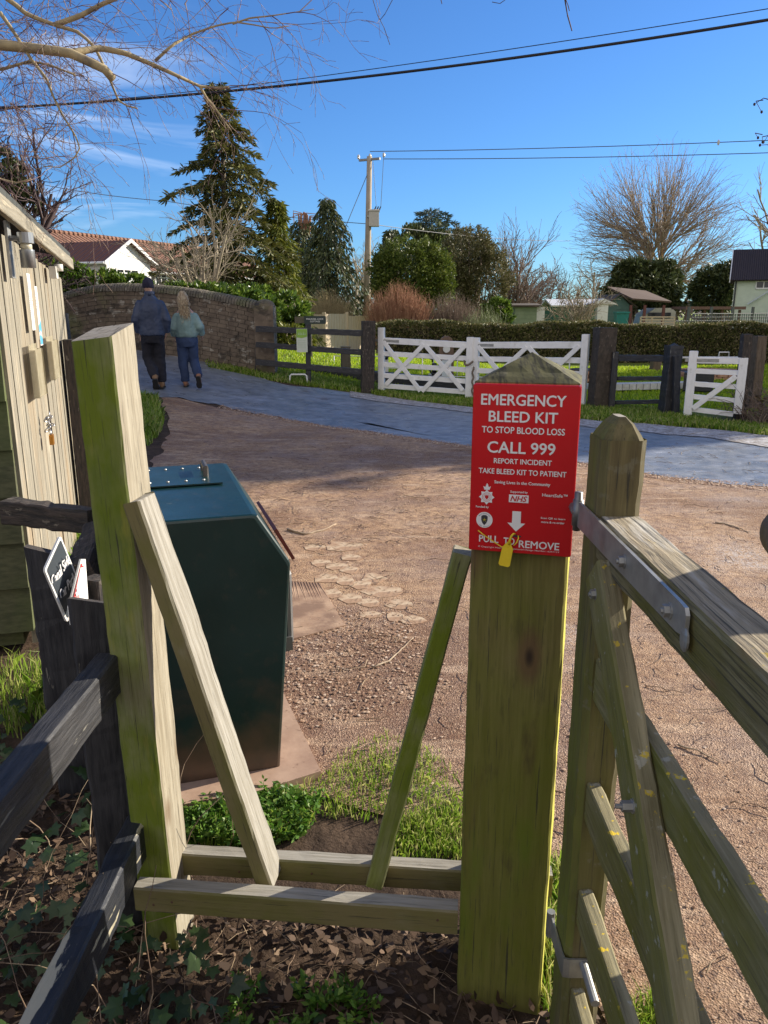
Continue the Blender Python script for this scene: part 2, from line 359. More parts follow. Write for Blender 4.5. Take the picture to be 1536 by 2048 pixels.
def grow(out, p, d, Ln, r, lev, rg, prm):
    """recursive bare branch; prm: steps, wander, up, kids, ang, lenf, rmin"""
    st = prm['steps']; p = Vector(p); d = Vector(d).normalized(); sl = Ln / st; pts = [(p.copy(), d.copy(), r)]
    for i in range(st):
        d = (d + Vector((rg.gauss(0, 1), rg.gauss(0, 1), rg.gauss(0, 1))) * prm['wander'] + Vector((0, 0, prm['up'] if lev else prm.get('up0', .0)))).normalized()
        q = p + d * sl; r1 = max(prm['rmin'], r * (1 - .55 / st)) 
        out[0 if r > prm.get('rt', .04) else 1].append((*p, *q, r, r1)); p = q; r = r1; pts.append((p.copy(), d.copy(), r))
    if lev >= prm['levels']: return
    kids = prm['kids'][min(lev, len(prm['kids']) - 1)]
    for k in range(kids):
        f = prm.get('f0', .3) + (1 - prm.get('f0', .3)) * (k + rg.random()) / kids; i = min(st, max(1, int(f * st)))
        bp, bd, br = pts[i]
        ax = bd.orthogonal().normalized(); ax.rotate(Matrix.Rotation(rg.random() * 6.283, 3, bd))
        nd = bd.copy(); nd.rotate(Matrix.Rotation(prm['ang'] * (0.6 + .8 * rg.random()), 3, ax))
        grow(out, bp, nd, Ln * prm['lenf'] * (.65 + .6 * rg.random()), max(prm['rmin'], br * .62), lev + 1, rg, prm)
def bare_tree(name, label, base, H, mt, mtw, seed, r0, cat='tree', group=None, trunkf=.3, stems=1, spread=.5, **kw):
    prm = dict(steps=5, wander=.10, up=.07, kids=[7, 5, 4], ang=.65, lenf=.62, rmin=.012, levels=3, rt=.06); prm.update(kw)
    base = Vector(base); T = thing(name, label, cat, base, group); rg = random.Random(seed); out = [[], []]
    for s in range(stems):
        a = s * 2.4 + rg.random(); d = Vector((math.cos(a) * spread, math.sin(a) * spread, 1)) if stems > 1 else Vector((rg.gauss(0, .04), 0, 1))
        grow(out, base, d, H * prm.get('l0', .62) * (.8 + .3 * rg.random() if stems > 1 else 1), r0 * (1 if stems == 1 else .7), 0, rg, prm)
    if out[0]: segtubes('trunk', out[0], mt, T, 6)
    if out[1]: segtubes('crown', out[1], mtw, T, 3)
    return T
def conifer(name, label, base, H, Rr, mt, ml, seed, nb=70, droop=.35, z0=.08, L=.22, W=.05, dens=1.0, group=None, pw=.9, blob=None, rag=0):
    rg = random.Random(seed); rng = np.random.default_rng(seed); base = Vector(base)
    T = thing(name, label, 'tree', base, group)
    mb = MB(); mb.tube([base - Vector((0, 0, .2)), base + Vector((0, 0, H * .5)), base + Vector((0, 0, H))], [H * .02, H * .013, .01], 7); mb.build('trunk', mt, T, True)
    cs = []; ds = []; segs = []
    for i in range(nb):
        f = z0 + (1 - z0) * ((i + rg.random()) / nb) ** .9; ln = Rr * max(.04, (1 - f)) ** pw * rg.uniform(.62 - rag, 1.18 + rag * .6) + .06
        a = i * 2.39996 + rg.uniform(-.5, .5); hd = Vector((math.cos(a), math.sin(a), 0)); p = base + Vector((0, 0, H * f)); pp = p.copy()
        n = max(4, int(ln / .12))
        for j in range(n):
            q = (j + 1) / n; s2 = .18 * math.sin(q * 3.1) - droop * q * q * (1 - .5 * f) + (.12 * q ** 4 if droop < .5 else 0)
            np_ = p + hd * ln * q + Vector((0, 0, ln * s2)); segs.append((*pp, *np_, .018 * (1 - q) + .006, .018 * (1 - q) + .004)); pp = np_
            k = int(rg.uniform(9, 16) * dens * (0.5 + q * .7))
            wd = .10 * ln * (1 - q * .6) + .07
            for _ in range(k):
                sd = rg.uniform(-1, 1); c = np_ + hd.cross(Vector((0, 0, 1))) * sd * wd * 1.7 + Vector((rg.gauss(0, .04), rg.gauss(0, .04), rg.gauss(0, .03) - abs(sd) * .06))
                cs.append(c); dd = hd * .7 + hd.cross(Vector((0, 0, 1))) * sd * 1.2 + Vector((rg.gauss(0, .35), rg.gauss(0, .35), rg.gauss(-droop * 1.4, .35))); ds.append(dd)
    c = np.array([tuple(x) for x in cs]); d = np.array([tuple(x) for x in ds]); sz = rng.uniform(.6, 1.3, len(c))
    v, f = leaves(c, d, L * sz, W * sz, rng); npmesh('crown', v, f, ml, T); segtubes('branches', segs, mt, T, 3)
    return T
def inpoly(x, y, poly):
    c = np.zeros(len(x), bool); j = len(poly) - 1
    for i in range(len(poly)):
        xi, yi = poly[i]; xj, yj = poly[j]
        c ^= ((yi > y) != (yj > y)) & (x < (xj - xi) * (y - yi) / (yj - yi + 1e-12) + xi); j = i
    return c
def scatter(poly, n, rng, clump=0):
    xs = [p[0] for p in poly]; ys = [p[1] for p in poly]; X = np.empty(0); Y = np.empty(0)
    if clump:
        nc = max(8, n // clump); cx, cy = scatter(poly, nc, rng)
    while len(X) < n:
        if clump:
            i = rng.integers(0, len(cx), n); x = cx[i] + rng.normal(size=n) * .05; y = cy[i] + rng.normal(size=n) * .05
        else: x = rng.uniform(min(xs), max(xs), n); y = rng.uniform(min(ys), max(ys), n)
        k = inpoly(x, y, poly); X = np.append(X, x[k]); Y = np.append(Y, y[k])
    return X[:n], Y[:n]
hv = np.vectorize(h)
def grass(name, label, polys, mlist, seed, parent=None):
    """polys: (world polygon, n, blade height, blade width, clump)"""
    rng = np.random.default_rng(seed); Vs = []; Fs = []; off = 0
    for (poly, n, H, W, cl) in polys:
        x, y = scatter(poly, n, rng, cl); z = hv(x, y); n = len(x)
        hh = H * rng.uniform(.4, 1.25, n)[:, None]; a = rng.uniform(0, 2 * np.pi, n); ln = rng.uniform(.1, .9, n)[:, None]
        dv = np.stack([np.cos(a), np.sin(a), np.zeros(n)], 1); sd = np.stack([-np.sin(a), np.cos(a), np.zeros(n)], 1) * W / 2
        a2 = rng.uniform(0, 2 * np.pi, n); sd = np.stack([np.cos(a2), np.sin(a2), np.zeros(n)], 1) * W / 2
        b = np.stack([x, y, z], 1); up = np.array([0, 0, 1.0])
        m1 = b + up * hh * .55 + dv * hh * ln * .25; tp = b + up * hh * (1 - ln * .35) + dv * hh * ln * .8
        V = np.stack([b - sd, b + sd, m1 + sd * .8, tp, m1 - sd * .8], 1).reshape(-1, 3)
        F = (np.arange(n) * 5)[:, None] + np.array([[0, 1, 2, 3, 4]]); Vs.append(V); Fs.append(F + off); off += len(V)
    o = npmesh(name, np.vstack(Vs), np.vstack(Fs), mlist, parent)
    if label: tag(o, label, 'grass', kind='stuff')
    return o
def resample(pts, n):
    pts = [Vector(p) for p in pts]; d = [0]
    for i in range(1, len(pts)): d.append(d[-1] + (pts[i] - pts[i - 1]).length)
    out = []
    for k in range(n):
        t = d[-1] * k / (n - 1); i = 1
        while i < len(d) - 1 and d[i] < t: i += 1
        f = (t - d[i - 1]) / max(1e-9, d[i] - d[i - 1]); out.append(pts[i - 1].lerp(pts[i], f))
    return out
def sheet(name, A, B, nu, nv, lift, m, edge=.05, seed=0, kind='structure'):
    """ground sheet between two edge lines, draped on the terrain"""
    A = resample([Vector((p[0], p[1], 0)) for p in A], nu); B = resample([Vector((p[0], p[1], 0)) for p in B], nu); vs = []; fs = []
    for i in range(nu):
        for j in range(nv):
            t = j / (nv - 1); a = A[i]; b = B[i]
            e = edge * (mnoise.noise(Vector((a.x * 2.1 + seed, a.y * 2.1, 0))) + .6 * mnoise.noise(Vector((a.x * 8 + seed, a.y * 8, 3)))); e2 = edge * (mnoise.noise(Vector((b.x * 2.1, b.y * 2.1 + seed, 7))) + .6 * mnoise.noise(Vector((b.x * 8, b.y * 8 + seed, 9))))
            n = (b - a).normalized(); p = (a + n * e).lerp(b + n * e2, t)
            vs.append((p.x, p.y, h(p.x, p.y) + lift))
    for i in range(nu - 1):
        for j in range(nv - 1):
            a = i * nv + j; fs.append((a, a + nv, a + nv + 1, a + 1))
    me = bpy.data.meshes.new(name); me.from_pydata(vs, [], fs); me.update()
    for p in me.polygons: p.use_smooth = True
    if me.polygons[0].normal.z < 0: me.flip_normals()
    o = link(name, me, m); tag(o, kind=kind); return o
# ------------------------------------------------------------------ ground
def groundmat():
    m, t, b = newmat('soil_and_turf'); N = t.nodes.new; LK = t.links.new
    tcn = N('ShaderNodeTexCoord'); sx = N('ShaderNodeSeparateXYZ'); LK(tcn.outputs['Object'], sx.inputs[0])
    def noi(sc, det=8, r=.65):
        n = N('ShaderNodeTexNoise'); n.inputs['Scale'].default_value = sc; n.inputs['Detail'].default_value = det; n.inputs['Roughness'].default_value = r; LK(tcn.outputs['Object'], n.inputs['Vector']); return n.outputs[0]
    def rng(x, a, bb, c=0, d=1):
        r = N('ShaderNodeMapRange'); r.inputs[1].default_value = a; r.inputs[2].default_value = bb; r.inputs[3].default_value = c; r.inputs[4].default_value = d; LK(x, r.inputs[0]); return r.outputs[0]
    def mix(f, a, bb):
        x = N('ShaderNodeMixRGB'); LK(f, x.inputs[0])
        for i, c in ((1, a), (2, bb)):
            if isinstance(c, tuple): x.inputs[i].default_value = rgba(c)
            else: LK(c, x.inputs[i])
        return x.outputs[0]
    soil = mix(rng(noi(9), .35, .65), (0.040, 0.026, 0.018), (0.10, 0.066, 0.044))
    turf = mix(rng(noi(1.4), .35, .65), (0.13, 0.19, 0.02), (0.19, 0.24, 0.035))
    turf = mix(rng(noi(11), .45, .75), turf, (0.13, 0.12, 0.045))
    ma = N('ShaderNodeMath'); ma.operation = 'MULTIPLY_ADD'; LK(sx.outputs[0], ma.inputs[0]); ma.inputs[1].default_value = .45; LK(sx.outputs[1], ma.inputs[2])
    col = mix(rng(ma.outputs[0], 13.6, 14.4), soil, turf)
    LK(col, b.inputs['Base Color']); b.inputs['Roughness'].default_value = .95; b.inputs['Specular IOR Level'].default_value = .2
    bn = N('ShaderNodeBump'); bn.inputs['Strength'].default_value = .8; bn.inputs['Distance'].default_value = .03; LK(noi(24), bn.inputs['Height']); LK(bn.outputs[0], b.inputs['Normal'])
    return m
def axis(lo, a, b, hi, st, g=1.35):
    xs = list(np.arange(a, b + 1e-6, st)); s = st; x = a
    while x > lo: s *= g; x -= s; xs.insert(0, x)
    s = st; x = xs[-1]
    while x < hi: s *= g; x += s; xs.append(x)
    return xs
XS = axis(-700, -12, 14, 700, .2); YS = axis(-60, -1, 27, 1500, .2)
vs = [(x, y, h(x, y)) for x in XS for y in YS]; ny = len(YS)
fs = [(i * ny + j, (i + 1) * ny + j, (i + 1) * ny + j + 1, i * ny + j + 1) for i in range(len(XS) - 1) for j in range(ny - 1)]
me = bpy.data.meshes.new('ground'); me.from_pydata(vs, [], fs); me.update()
for p in me.polygons: p.use_smooth = True
tag(link('ground', me, groundmat()), kind='structure')
def trackmat():
    m, t, b = newmat('red_gravel_track'); N = t.nodes.new; LK = t.links.new
    tcn = N('ShaderNodeTexCoord')
    def noi(sc, det=8, r=.65, loc=(0, 0, 0), st=(1, 1, 1)):
        mp = N('ShaderNodeMapping'); mp.inputs['Location'].default_value = loc; mp.inputs['Scale'].default_value = st; LK(tcn.outputs['Object'], mp.inputs[0])
        n = N('ShaderNodeTexNoise'); n.inputs['Scale'].default_value = sc; n.inputs['Detail'].default_value = det; n.inputs['Roughness'].default_value = r; LK(mp.outputs[0], n.inputs['Vector']); return n.outputs[0]
    def rng(x, a, bb, c=0, d=1):
        r = N('ShaderNodeMapRange'); r.inputs[1].default_value = a; r.inputs[2].default_value = bb; r.inputs[3].default_value = c; r.inputs[4].default_value = d; LK(x, r.inputs[0]); return r.outputs[0]
    def mix(f, a, bb):
        x = N('ShaderNodeMixRGB'); LK(f, x.inputs[0])
        for i, c in ((1, a), (2, bb)):
            if isinstance(c, tuple): x.inputs[i].default_value = rgba(c)
            else: LK(c, x.inputs[i])
        return x.outputs[0]
    def vor(sc):
        v = N('ShaderNodeTexVoronoi'); v.inputs['Scale'].default_value = sc; LK(tcn.outputs['Object'], v.inputs['Vector']); return v
    col = mix(rng(noi(1.6), .3, .7), (0.37, 0.215, 0.115), (0.58, 0.385, 0.23))
    col = mix(rng(noi(14), .42, .62), col, (0.25, 0.145, 0.088))
    col = mix(rng(noi(.9, 4, .5, (7.3, 2.2, 0)), .47, .60, 0, .7), col, (0.20, 0.105, 0.060))
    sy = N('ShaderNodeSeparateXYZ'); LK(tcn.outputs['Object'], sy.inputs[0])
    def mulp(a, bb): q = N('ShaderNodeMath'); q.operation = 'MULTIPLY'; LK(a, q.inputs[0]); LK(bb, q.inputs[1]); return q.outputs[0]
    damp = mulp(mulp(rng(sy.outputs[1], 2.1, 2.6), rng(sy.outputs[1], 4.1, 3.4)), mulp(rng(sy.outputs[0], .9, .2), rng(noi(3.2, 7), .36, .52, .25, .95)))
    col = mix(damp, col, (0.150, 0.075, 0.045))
    col = mix(mulp(rng(sy.outputs[1], 5.5, 2.5, 0, .55), rng(noi(1.7, 5), .3, .6, .3, 1)), col, (0.26, 0.155, 0.105))
    col = mix(rng(noi(2.4, 6, .6, (5, 5, 0), (1, 3.2, 1)), .54, .66, 0, .45), col, (0.66, 0.48, 0.33))
    col = mix(rng(noi(.55, 5, .6, (1.3, 9.2, 0), (1, 2.6, 1)), .52, .68, 0, .5), col, (0.26, 0.19, 0.165))
    v = vor(170); hs = N('ShaderNodeSeparateColor'); LK(v.outputs['Color'], hs.inputs[0])
    col = mix(rng(hs.outputs[0], .80, .88, 0, .45), col, (0.64, 0.46, 0.31))
    col = mix(rng(hs.outputs[1], .84, .88, 0, .6), col, (0.09, 0.055, 0.045))
    # frosted patches
    f1 = rng(noi(1.1, 3, .5, (4.2, 1.1, 0)), .58, .70); f2 = rng(noi(60, 4), .42, .6); mm = N('ShaderNodeMath'); mm.operation = 'MULTIPLY'; LK(f1, mm.inputs[0]); LK(f2, mm.inputs[1])
    sx = N('ShaderNodeSeparateXYZ'); LK(tcn.outputs['Object'], sx.inputs[0]); m3 = N('ShaderNodeMath'); m3.operation = 'MULTIPLY'; LK(mm.outputs[0], m3.inputs[0]); LK(rng(sx.outputs[0], .3, 1.3, 0, .6), m3.inputs[1])
    col = mix(m3.outputs[0], col, (0.60, 0.57, 0.56))
    LK(col, b.inputs['Base Color']); LK(rng(noi(2.2), .4, .6, .55, .95), b.inputs['Roughness']); b.inputs['Specular IOR Level'].default_value = .35
    ad = N('ShaderNodeMath'); ad.operation = 'ADD'; LK(v.outputs['Distance'], ad.inputs[0]); LK(rng(noi(20, 10, .75), 0, 1, 0, 2.2), ad.inputs[1])
    bn = N('ShaderNodeBump'); bn.inputs['Strength'].default_value = .9; bn.inputs['Distance'].default_value = .0065; LK(ad.outputs[0], bn.inputs['Height']); LK(bn.outputs[0], b.inputs['Normal'])
    return m
up_px = [(-500, 690), (60, 690), (270, 702), (360, 718), (415, 735), (560, 768), (740, 789), (940, 818), (1180, 845), (1420, 862), (1536, 878), (1900, 915), (2600, 960)]
lo_px = [(-500, 770), (60, 775), (270, 792), (360, 798), (440, 812), (560, 835), (740, 865), (940, 893), (1150, 925), (1330, 955), (1536, 975), (1900, 1010), (2600, 1070)]
UP = [G(*p) for p in up_px]; LO = [G(*p) for p in lo_px]
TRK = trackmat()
left_edge = [(-3.6, 12.2), (-2.95, 10.6), (-2.65, 9.2), (-2.35, 7.2), (-1.95, 5.2), (-1.2, 3.2), (-.62, 2.25), (-.1, 2.25), (.25, 2.02), (.42, 1.75), (.55, 1.2), (.75, .3), (.9, -2)]
right_edge = [(-2.0, 11.4), (2, 10.8), (6, 10.0), (9, 9.5), (11, 8), (12, 6), (12, 5), (12, 4), (12, 3), (12, 2), (12, 1), (12, 0), (12, -2)]
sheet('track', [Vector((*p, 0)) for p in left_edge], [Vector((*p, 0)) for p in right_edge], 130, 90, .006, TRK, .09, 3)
ROADM = nmat('wet_frosted_tarmac', (0.13, 0.145, 0.165), (0.235, 0.25, 0.275), 6, (1, 1, 1), rough=.27, rough2=.55, bump=.8, bdist=.008, bscale=60, spec=.6, layers=[
    ((0.30, 0.33, 0.40), 1.1, (1, 2.2, 1), .50, .68, None, .55), ((0.55, 0.58, 0.64), 3.1, (1, 3, 1), .60, .72, None, .5), ((0.12, 0.075, 0.05), 2.3, (1, 1, 1), .60, .70, None, .6)])
sheet('road', UP, LO, 260, 24, .011, ROADM, .17, 11)
FROST = nmat('frosted_gravel_edge', (0.20, 0.17, 0.15), (0.50, 0.50, 0.52), 14, rough=.8, bump=.8, bdist=.01, layers=[((0.08, 0.06, 0.05), 40, (1, 1, 1), .55, .62, None, .8)])
e0 = [G(u, v + 1) for u, v in ((700, 783), (820, 800), (940, 815), (1180, 841), (1420, 860), (1536, 872), (1800, 905))]
e1 = [G(u, v + 12) for u, v in ((700, 783), (820, 800), (940, 815), (1180, 845), (1420, 866), (1536, 885), (1800, 915))]
sheet('road_edge', e0, e1, 90, 5, .019, FROST, .10, 21)
# pale flagstones half buried in the track
T = None
FLAG = nmat('worn_flagstone', (0.54, 0.42, 0.29), (0.42, 0.30, 0.20), 9, rough=.95, bump=.9, bdist=.006, layers=[((0.36, 0.225, 0.14), 7, (1, 1, 1), .42, .54, None, .95), ((0.17, 0.11, 0.07), 40, (1, 1, 1), .56, .64, None, .7)])
flags = [(690, 1095, 34, 10), (628, 1097, 26, 9), (703, 1117, 26, 9), (672, 1135, 22, 8), (640, 1128, 26, 9), (700, 1142, 22, 8), (748, 1160, 30, 11), (765, 1186, 42, 13), (720, 1172, 22, 9), (800, 1212, 34, 11), (738, 1208, 22, 9), (788, 1236, 24, 9), (826, 1243, 26, 9), (700, 1200, 24, 10), (690, 1165, 22, 10), (655, 1160, 24, 11), (665, 1190, 24, 11), (744, 1232, 24, 9)]
rg = random.Random(5)
for i, (u, v, ru, rv) in enumerate(flags):
    c = G(u, v); n = rg.randint(6, 9); sz_ = rg.uniform(.75, 1.25); ru *= sz_; rv *= rg.uniform(.8, 1.15); a0 = rg.random() * 6; k = [rg.uniform(.74, 1.12) for _ in range(n)]
    poly = []
    for j in range(n):
        a = a0 + 6.283 * j / n; q = G(u + math.cos(a) * ru * k[j], v + math.sin(a) * rv * k[j]); poly.append((q.x - c.x, q.y - c.y))
    area = sum(poly[j][0] * poly[(j + 1) % n][1] - poly[(j + 1) % n][0] * poly[j][1] for j in range(n))
    if area < 0: poly.reverse()
    mb = MB(); mb.prism([(x * 1.03, y * 1.03) for x, y in poly], Matrix.Translation(Vector((0, 0, -.01))), .0178 + .002 * rg.random())
    o = link('flagstone', mb.mesh('flagstone'), FLAG); o.location = (c.x, c.y, h(c.x, c.y))
    tag(o, 'pale worn flagstone sunk flush in the red gravel beyond the green box', 'flagstone', 'flagstones sunk in the track')
# grooved concrete apron beside them
mb = MB(); rg = random.Random(8)
c0 = [G(*p) for p in ((560, 1165), (640, 1170), (690, 1255), (575, 1285))]
M0 = Matrix.Translation(Vector((0, 0, 0)))
mb.prism([(p.x, p.y) for p in reversed(c0)], M0, .013)
a, b_, c_, d_ = c0
for i in range(14):
    t = (i + .5) / 14; p = a.lerp(b_, t); q = d_.lerp(c_, t); dd = (q - p); 
    mb.tube([p + Vector((0, 0, .013)), p + dd * .5 + Vector((.03 * rg.random() - .015, 0, .0095)), q + Vector((0, 0, .0085))], .0034, 5)
mb.build('apron', nmat('grooved_concrete', (0.44, 0.30, 0.20), (0.32, 0.20, 0.13), 12, rough=.9, bump=.5, bdist=.006, layers=[((0.2, 0.12, 0.08), 4, (1, 1, 1), .42, .55, None, .9)]))
tag(bpy.data.objects['apron'], kind='structure')
# a second lane and stone kerb seen beyond the lock
sheet('path', [(-9, 22.8), (-3, 21.8), (1.6, 21.6)], [(-9, 20.6), (-3, 20.2), (1.6, 20.9)], 30, 6, .012, nmat('far_tarmac', (0.12, 0.13, 0.16), (0.20, 0.2, 0.22), 3, rough=.5, bump=.1), .2, 5)
def bez(p0, d0, p1, n, rg, j):
    c = p0 + d0 * (p1 - p0).length * .45; out_ = [p0]
    for i in range(1, n + 1):
        t = i / n; q = p0 * (1 - t) ** 2 + c * 2 * t * (1 - t) + p1 * t * t
        out_.append(q + (Vector((rg.gauss(0, j), rg.gauss(0, j), rg.gauss(0, j))) if i < n else Vector((0, 0, 0))))
    return out_
def dome_tree(name, label, base, H, rad, m1, m2, seed, r0, n3=1500, cz=.5, rz=.5, fork=.12, low=.1, k1=12, k2=9, twr=.016):
    """leafless tree whose forked limbs fan out to fill a rounded crown"""
    rg = random.Random(seed); rn = np.random.default_rng(seed); base = Vector(base); T = thing(name, label, 'tree', base); c = np.array([0, 0, H * cz]); ax = np.array([rad, rad * .9, H * rz])
    q = unit(rn.normal(size=(n3 * 3, 3))); q = q * (1 - .45 * rn.random((n3 * 3, 1)) ** 1.5) * (1 + .07 * np.sin(q[:, :1] * 9 + q[:, 2:] * 7)) * ax + c; q = q[q[:, 2] > H * low][:n3]
    F0 = np.array([0, 0, H * fork]); K = k1 * k2
    def pick(src, k, s):
        i = rn.choice(len(src), k, replace=False); return F0 + (src[i] - F0) * s
    L2 = pick(q, K, .70) + rn.normal(size=(K, 3)) * rad * .03; L1 = pick(L2, k1, .52); L1[:, 2] += H * .03; segs = [[], []]
    a2 = np.argmin(((L2[:, None] - L1[None]) ** 2).sum(2), 1); a3 = np.argmin(((q[:, None] - L2[None]) ** 2).sum(2), 1)
    def run_(pts, ra, rb, w_):
        n = len(pts) - 1
        for i in range(n): segs[w_].append((*(base + pts[i]), *(base + pts[i + 1]), ra + (rb - ra) * i / n, ra + (rb - ra) * (i + 1) / n))
    up = Vector((0, 0, 1)); P1 = [Vector(p) for p in L1]; F0v = Vector(F0); run_([Vector((0, 0, 0)), F0v * .5, F0v], r0, r0 * .8, 0); D1 = []; D2 = []
    for p in P1:
        d = (up * .9 + p.normalized() * .6).normalized(); b_ = bez(F0v, d, p, 7, rg, rad * .010); run_(b_, r0 * .48, r0 * .22, 0); D1.append((b_[-1] - b_[-2]).normalized())
    for i, p in enumerate(L2):
        o = P1[a2[i]]; st = F0v.lerp(o, .55 + .45 * rg.random()) if rg.random() < .5 else o; p = Vector(p); b_ = bez(st, (D1[a2[i]] * .4 + (p - st).normalized()).normalized(), p, 5, rg, rad * .012); run_(b_, r0 * .17, r0 * .06, 1); D2.append(b_)
    for i, p in enumerate(q):
        pb = D2[a3[i]]; kk = rg.randint(1, 5); o = pb[kk]; p = Vector(p); b_ = bez(o, ((pb[kk] - pb[kk - 1]).normalized() * .35 + (p - o).normalized() + (p - Vector(c)).normalized() * .15).normalized(), p, 4, rg, rad * .014); run_(b_, r0 * .06, twr, 1)
        for _ in range(3):
            s_ = b_[rg.randint(2, 4)]; d = ((b_[-1] - b_[-2]).normalized() + Vector((rg.gauss(0, .6), rg.gauss(0, .6), rg.gauss(.15, .5)))).normalized() * rad * rg.uniform(.05, .14); run_([s_, s_ + d * .5 + Vector((0, 0, .02)), s_ + d], twr * .9, twr * .6, 1)
    segtubes('trunk', segs[0], m1, T, 7); segtubes('crown', segs[1], m2, T, 3); return T
def crumb(name, label, cat, poly_n, m, seed, kind='stuff', lift=.008):
    """small stones as bipyramids"""
    rng = np.random.default_rng(seed); Vs = []; off = 0; Fs = []
    for poly, n, s in poly_n:
        x, y = scatter(poly, n, rng); z = hv(x, y) + lift; r = s * rng.uniform(.35, 1, n) ** 1.5
        c = np.stack([x, y, z], 1); a = rng.uniform(0, 6.28, n); el = rng.uniform(.5, 1, n)
        pts = []
        for k in range(4):
            an = a + k * math.pi / 2 + rng.uniform(-.3, .3, n); rr = r * (1 if k % 2 else el); pts.append(c + np.stack([np.cos(an) * rr, np.sin(an) * rr, rng.uniform(0, .2, n) * r], 1))
        pts.append(c + np.stack([rng.uniform(-.3, .3, n) * r, rng.uniform(-.3, .3, n) * r, r * rng.uniform(.35, .7, n)], 1))
        V = np.stack(pts, 1).reshape(-1, 3); b0 = (np.arange(n) * 5)[:, None] + off
        for k in range(4): Fs.append(b0 + np.array([[k, (k + 1) % 4, 4]]))
        Vs.append(V); off += len(V)
    o = npmesh(name, np.vstack(Vs), np.vstack(Fs), m); tag(o, label, cat, kind=kind); return o
tp = [(-.3, 2.3), (.5, 1.9), (.7, 1.0), (6, 2.5), (7, 8.8), (2, 9.6), (-2.0, 9.6), (-2.0, 7), (-1.5, 5)]
band = [(p.x, p.y + .10) for p in LO[4:12]] + [(p.x, p.y - .22) for p in LO[4:12][::-1]]
np_ = [(-.2, 2.35), (.5, 1.9), (.6, 1.0), (2.2, 1.4), (2.6, 3.6), (-.4, 4.3)]
crumb('gravel', 'loose red and buff gravel strewn over the track', 'gravel', [(tp, 7000, .010), (np_, 14000, .0042), (band, 9000, .016), ([(-1.0, 3.9), (.1, 3.9), (.3, 3.0), (-.4, 2.6), (-.9, 3.0)], 2600, .012)], leafmat('gravel_stone', [(0.18, 0.10, 0.065), (0.32, 0.19, 0.12), (0.46, 0.32, 0.22), (0.58, 0.46, 0.36)], 0, .9), 4)
# twigs and dead stalks lying on the track
def twigs(name, label, polys, m, seed, rad=.0025, ln=.22, lift=.012):
    rng = np.random.default_rng(seed); segs = []
    for poly, n in polys:
        x, y = scatter(poly, n, rng)
        for i in range(n):
            a = rng.uniform(0, 6.28); L_ = ln * rng.uniform(.25, 1.2); px, py = x[i], y[i]; r0 = rad * rng.uniform(.5, 1.3); pz = h(px, py) + lift
            for s in range(4):
                a += rng.normal() * .22; qx = px + math.cos(a) * L_ / 4; qy = py + math.sin(a) * L_ / 4; qz = h(qx, qy) + lift + rng.uniform(0, .012)
                segs.append((px, py, pz, qx, qy, qz, r0, r0 * .85)); px, py, pz = qx, qy, qz; r0 *= .85
    o = segtubes(name, segs, m, None, 4); tag(o, label, 'twigs', kind='stuff'); return o
TW = leafmat('dead_twig', [(0.10, 0.06, 0.04), (0.22, 0.15, 0.10), (0.45, 0.34, 0.22)], 0, .85)
twigs('twigs', 'fallen twigs and dead stalks scattered across the track', [(tp, 750), ([(-1, 7.6), (-1.6, 5.4), (-.6, 4.8), (1.5, 5.5), (1.6, 7.4)], 420), (np_, 150)], TW, 9, .0022, .15)
# ------------------------------------------------------------------ lettering
def text(s, M, m, part, width=None, size=.02, align='CENTER', bold=.0, ext=.0004, name='lettering', shear=0, height=None):
    cu = bpy.data.curves.new('t', 'FONT'); cu.body = s; cu.size = 1; cu.align_x = align;  cu.shear = shear; cu.resolution_u = 3
    cu.space_character = 1.0
    ob = bpy.data.objects.new('t', cu); me = bpy.data.meshes.new_from_object(ob)
    bpy.data.objects.remove(ob); bpy.data.curves.remove(cu)
    xs = [v.co.x for v in me.vertices]; ys = [v.co.y for v in me.vertices]
    x0, x1, y0, y1 = min(xs), max(xs), min(ys), max(ys)
    sy = (height / (y1 - y0)) if height else size; sx = (width / (x1 - x0)) if width else sy
    cx = (x0 + x1) / 2 if align == 'CENTER' else x0
    for v in me.vertices: v.co = ((v.co.x - cx) * sx, (v.co.y - y0) * sy, ext)
    if bold > .009:
        n0 = len(me.vertices); co = [tuple(v.co) for v in me.vertices]; fa = [tuple(p.vertices) for p in me.polygons]; V_ = []; F_ = []; hgt = (y1 - y0) * sy
        for k_, (dx, dy) in enumerate(((-.028, 0), (.028, 0), (0, .02), (0, -.02))):
            F_ += [tuple(i + len(V_) for i in f) for f in fa]; V_ += [(x + dx * hgt, y + dy * hgt, z + k_ * .00006) for x, y, z in co]
        me = bpy.data.meshes.new('t'); me.from_pydata(V_, [], F_)
    me.materials.clear(); return sub(name, me, m, part, M)
WPAINT = plain('white_print', (0.74, 0.73, 0.74), .5, var=.02)
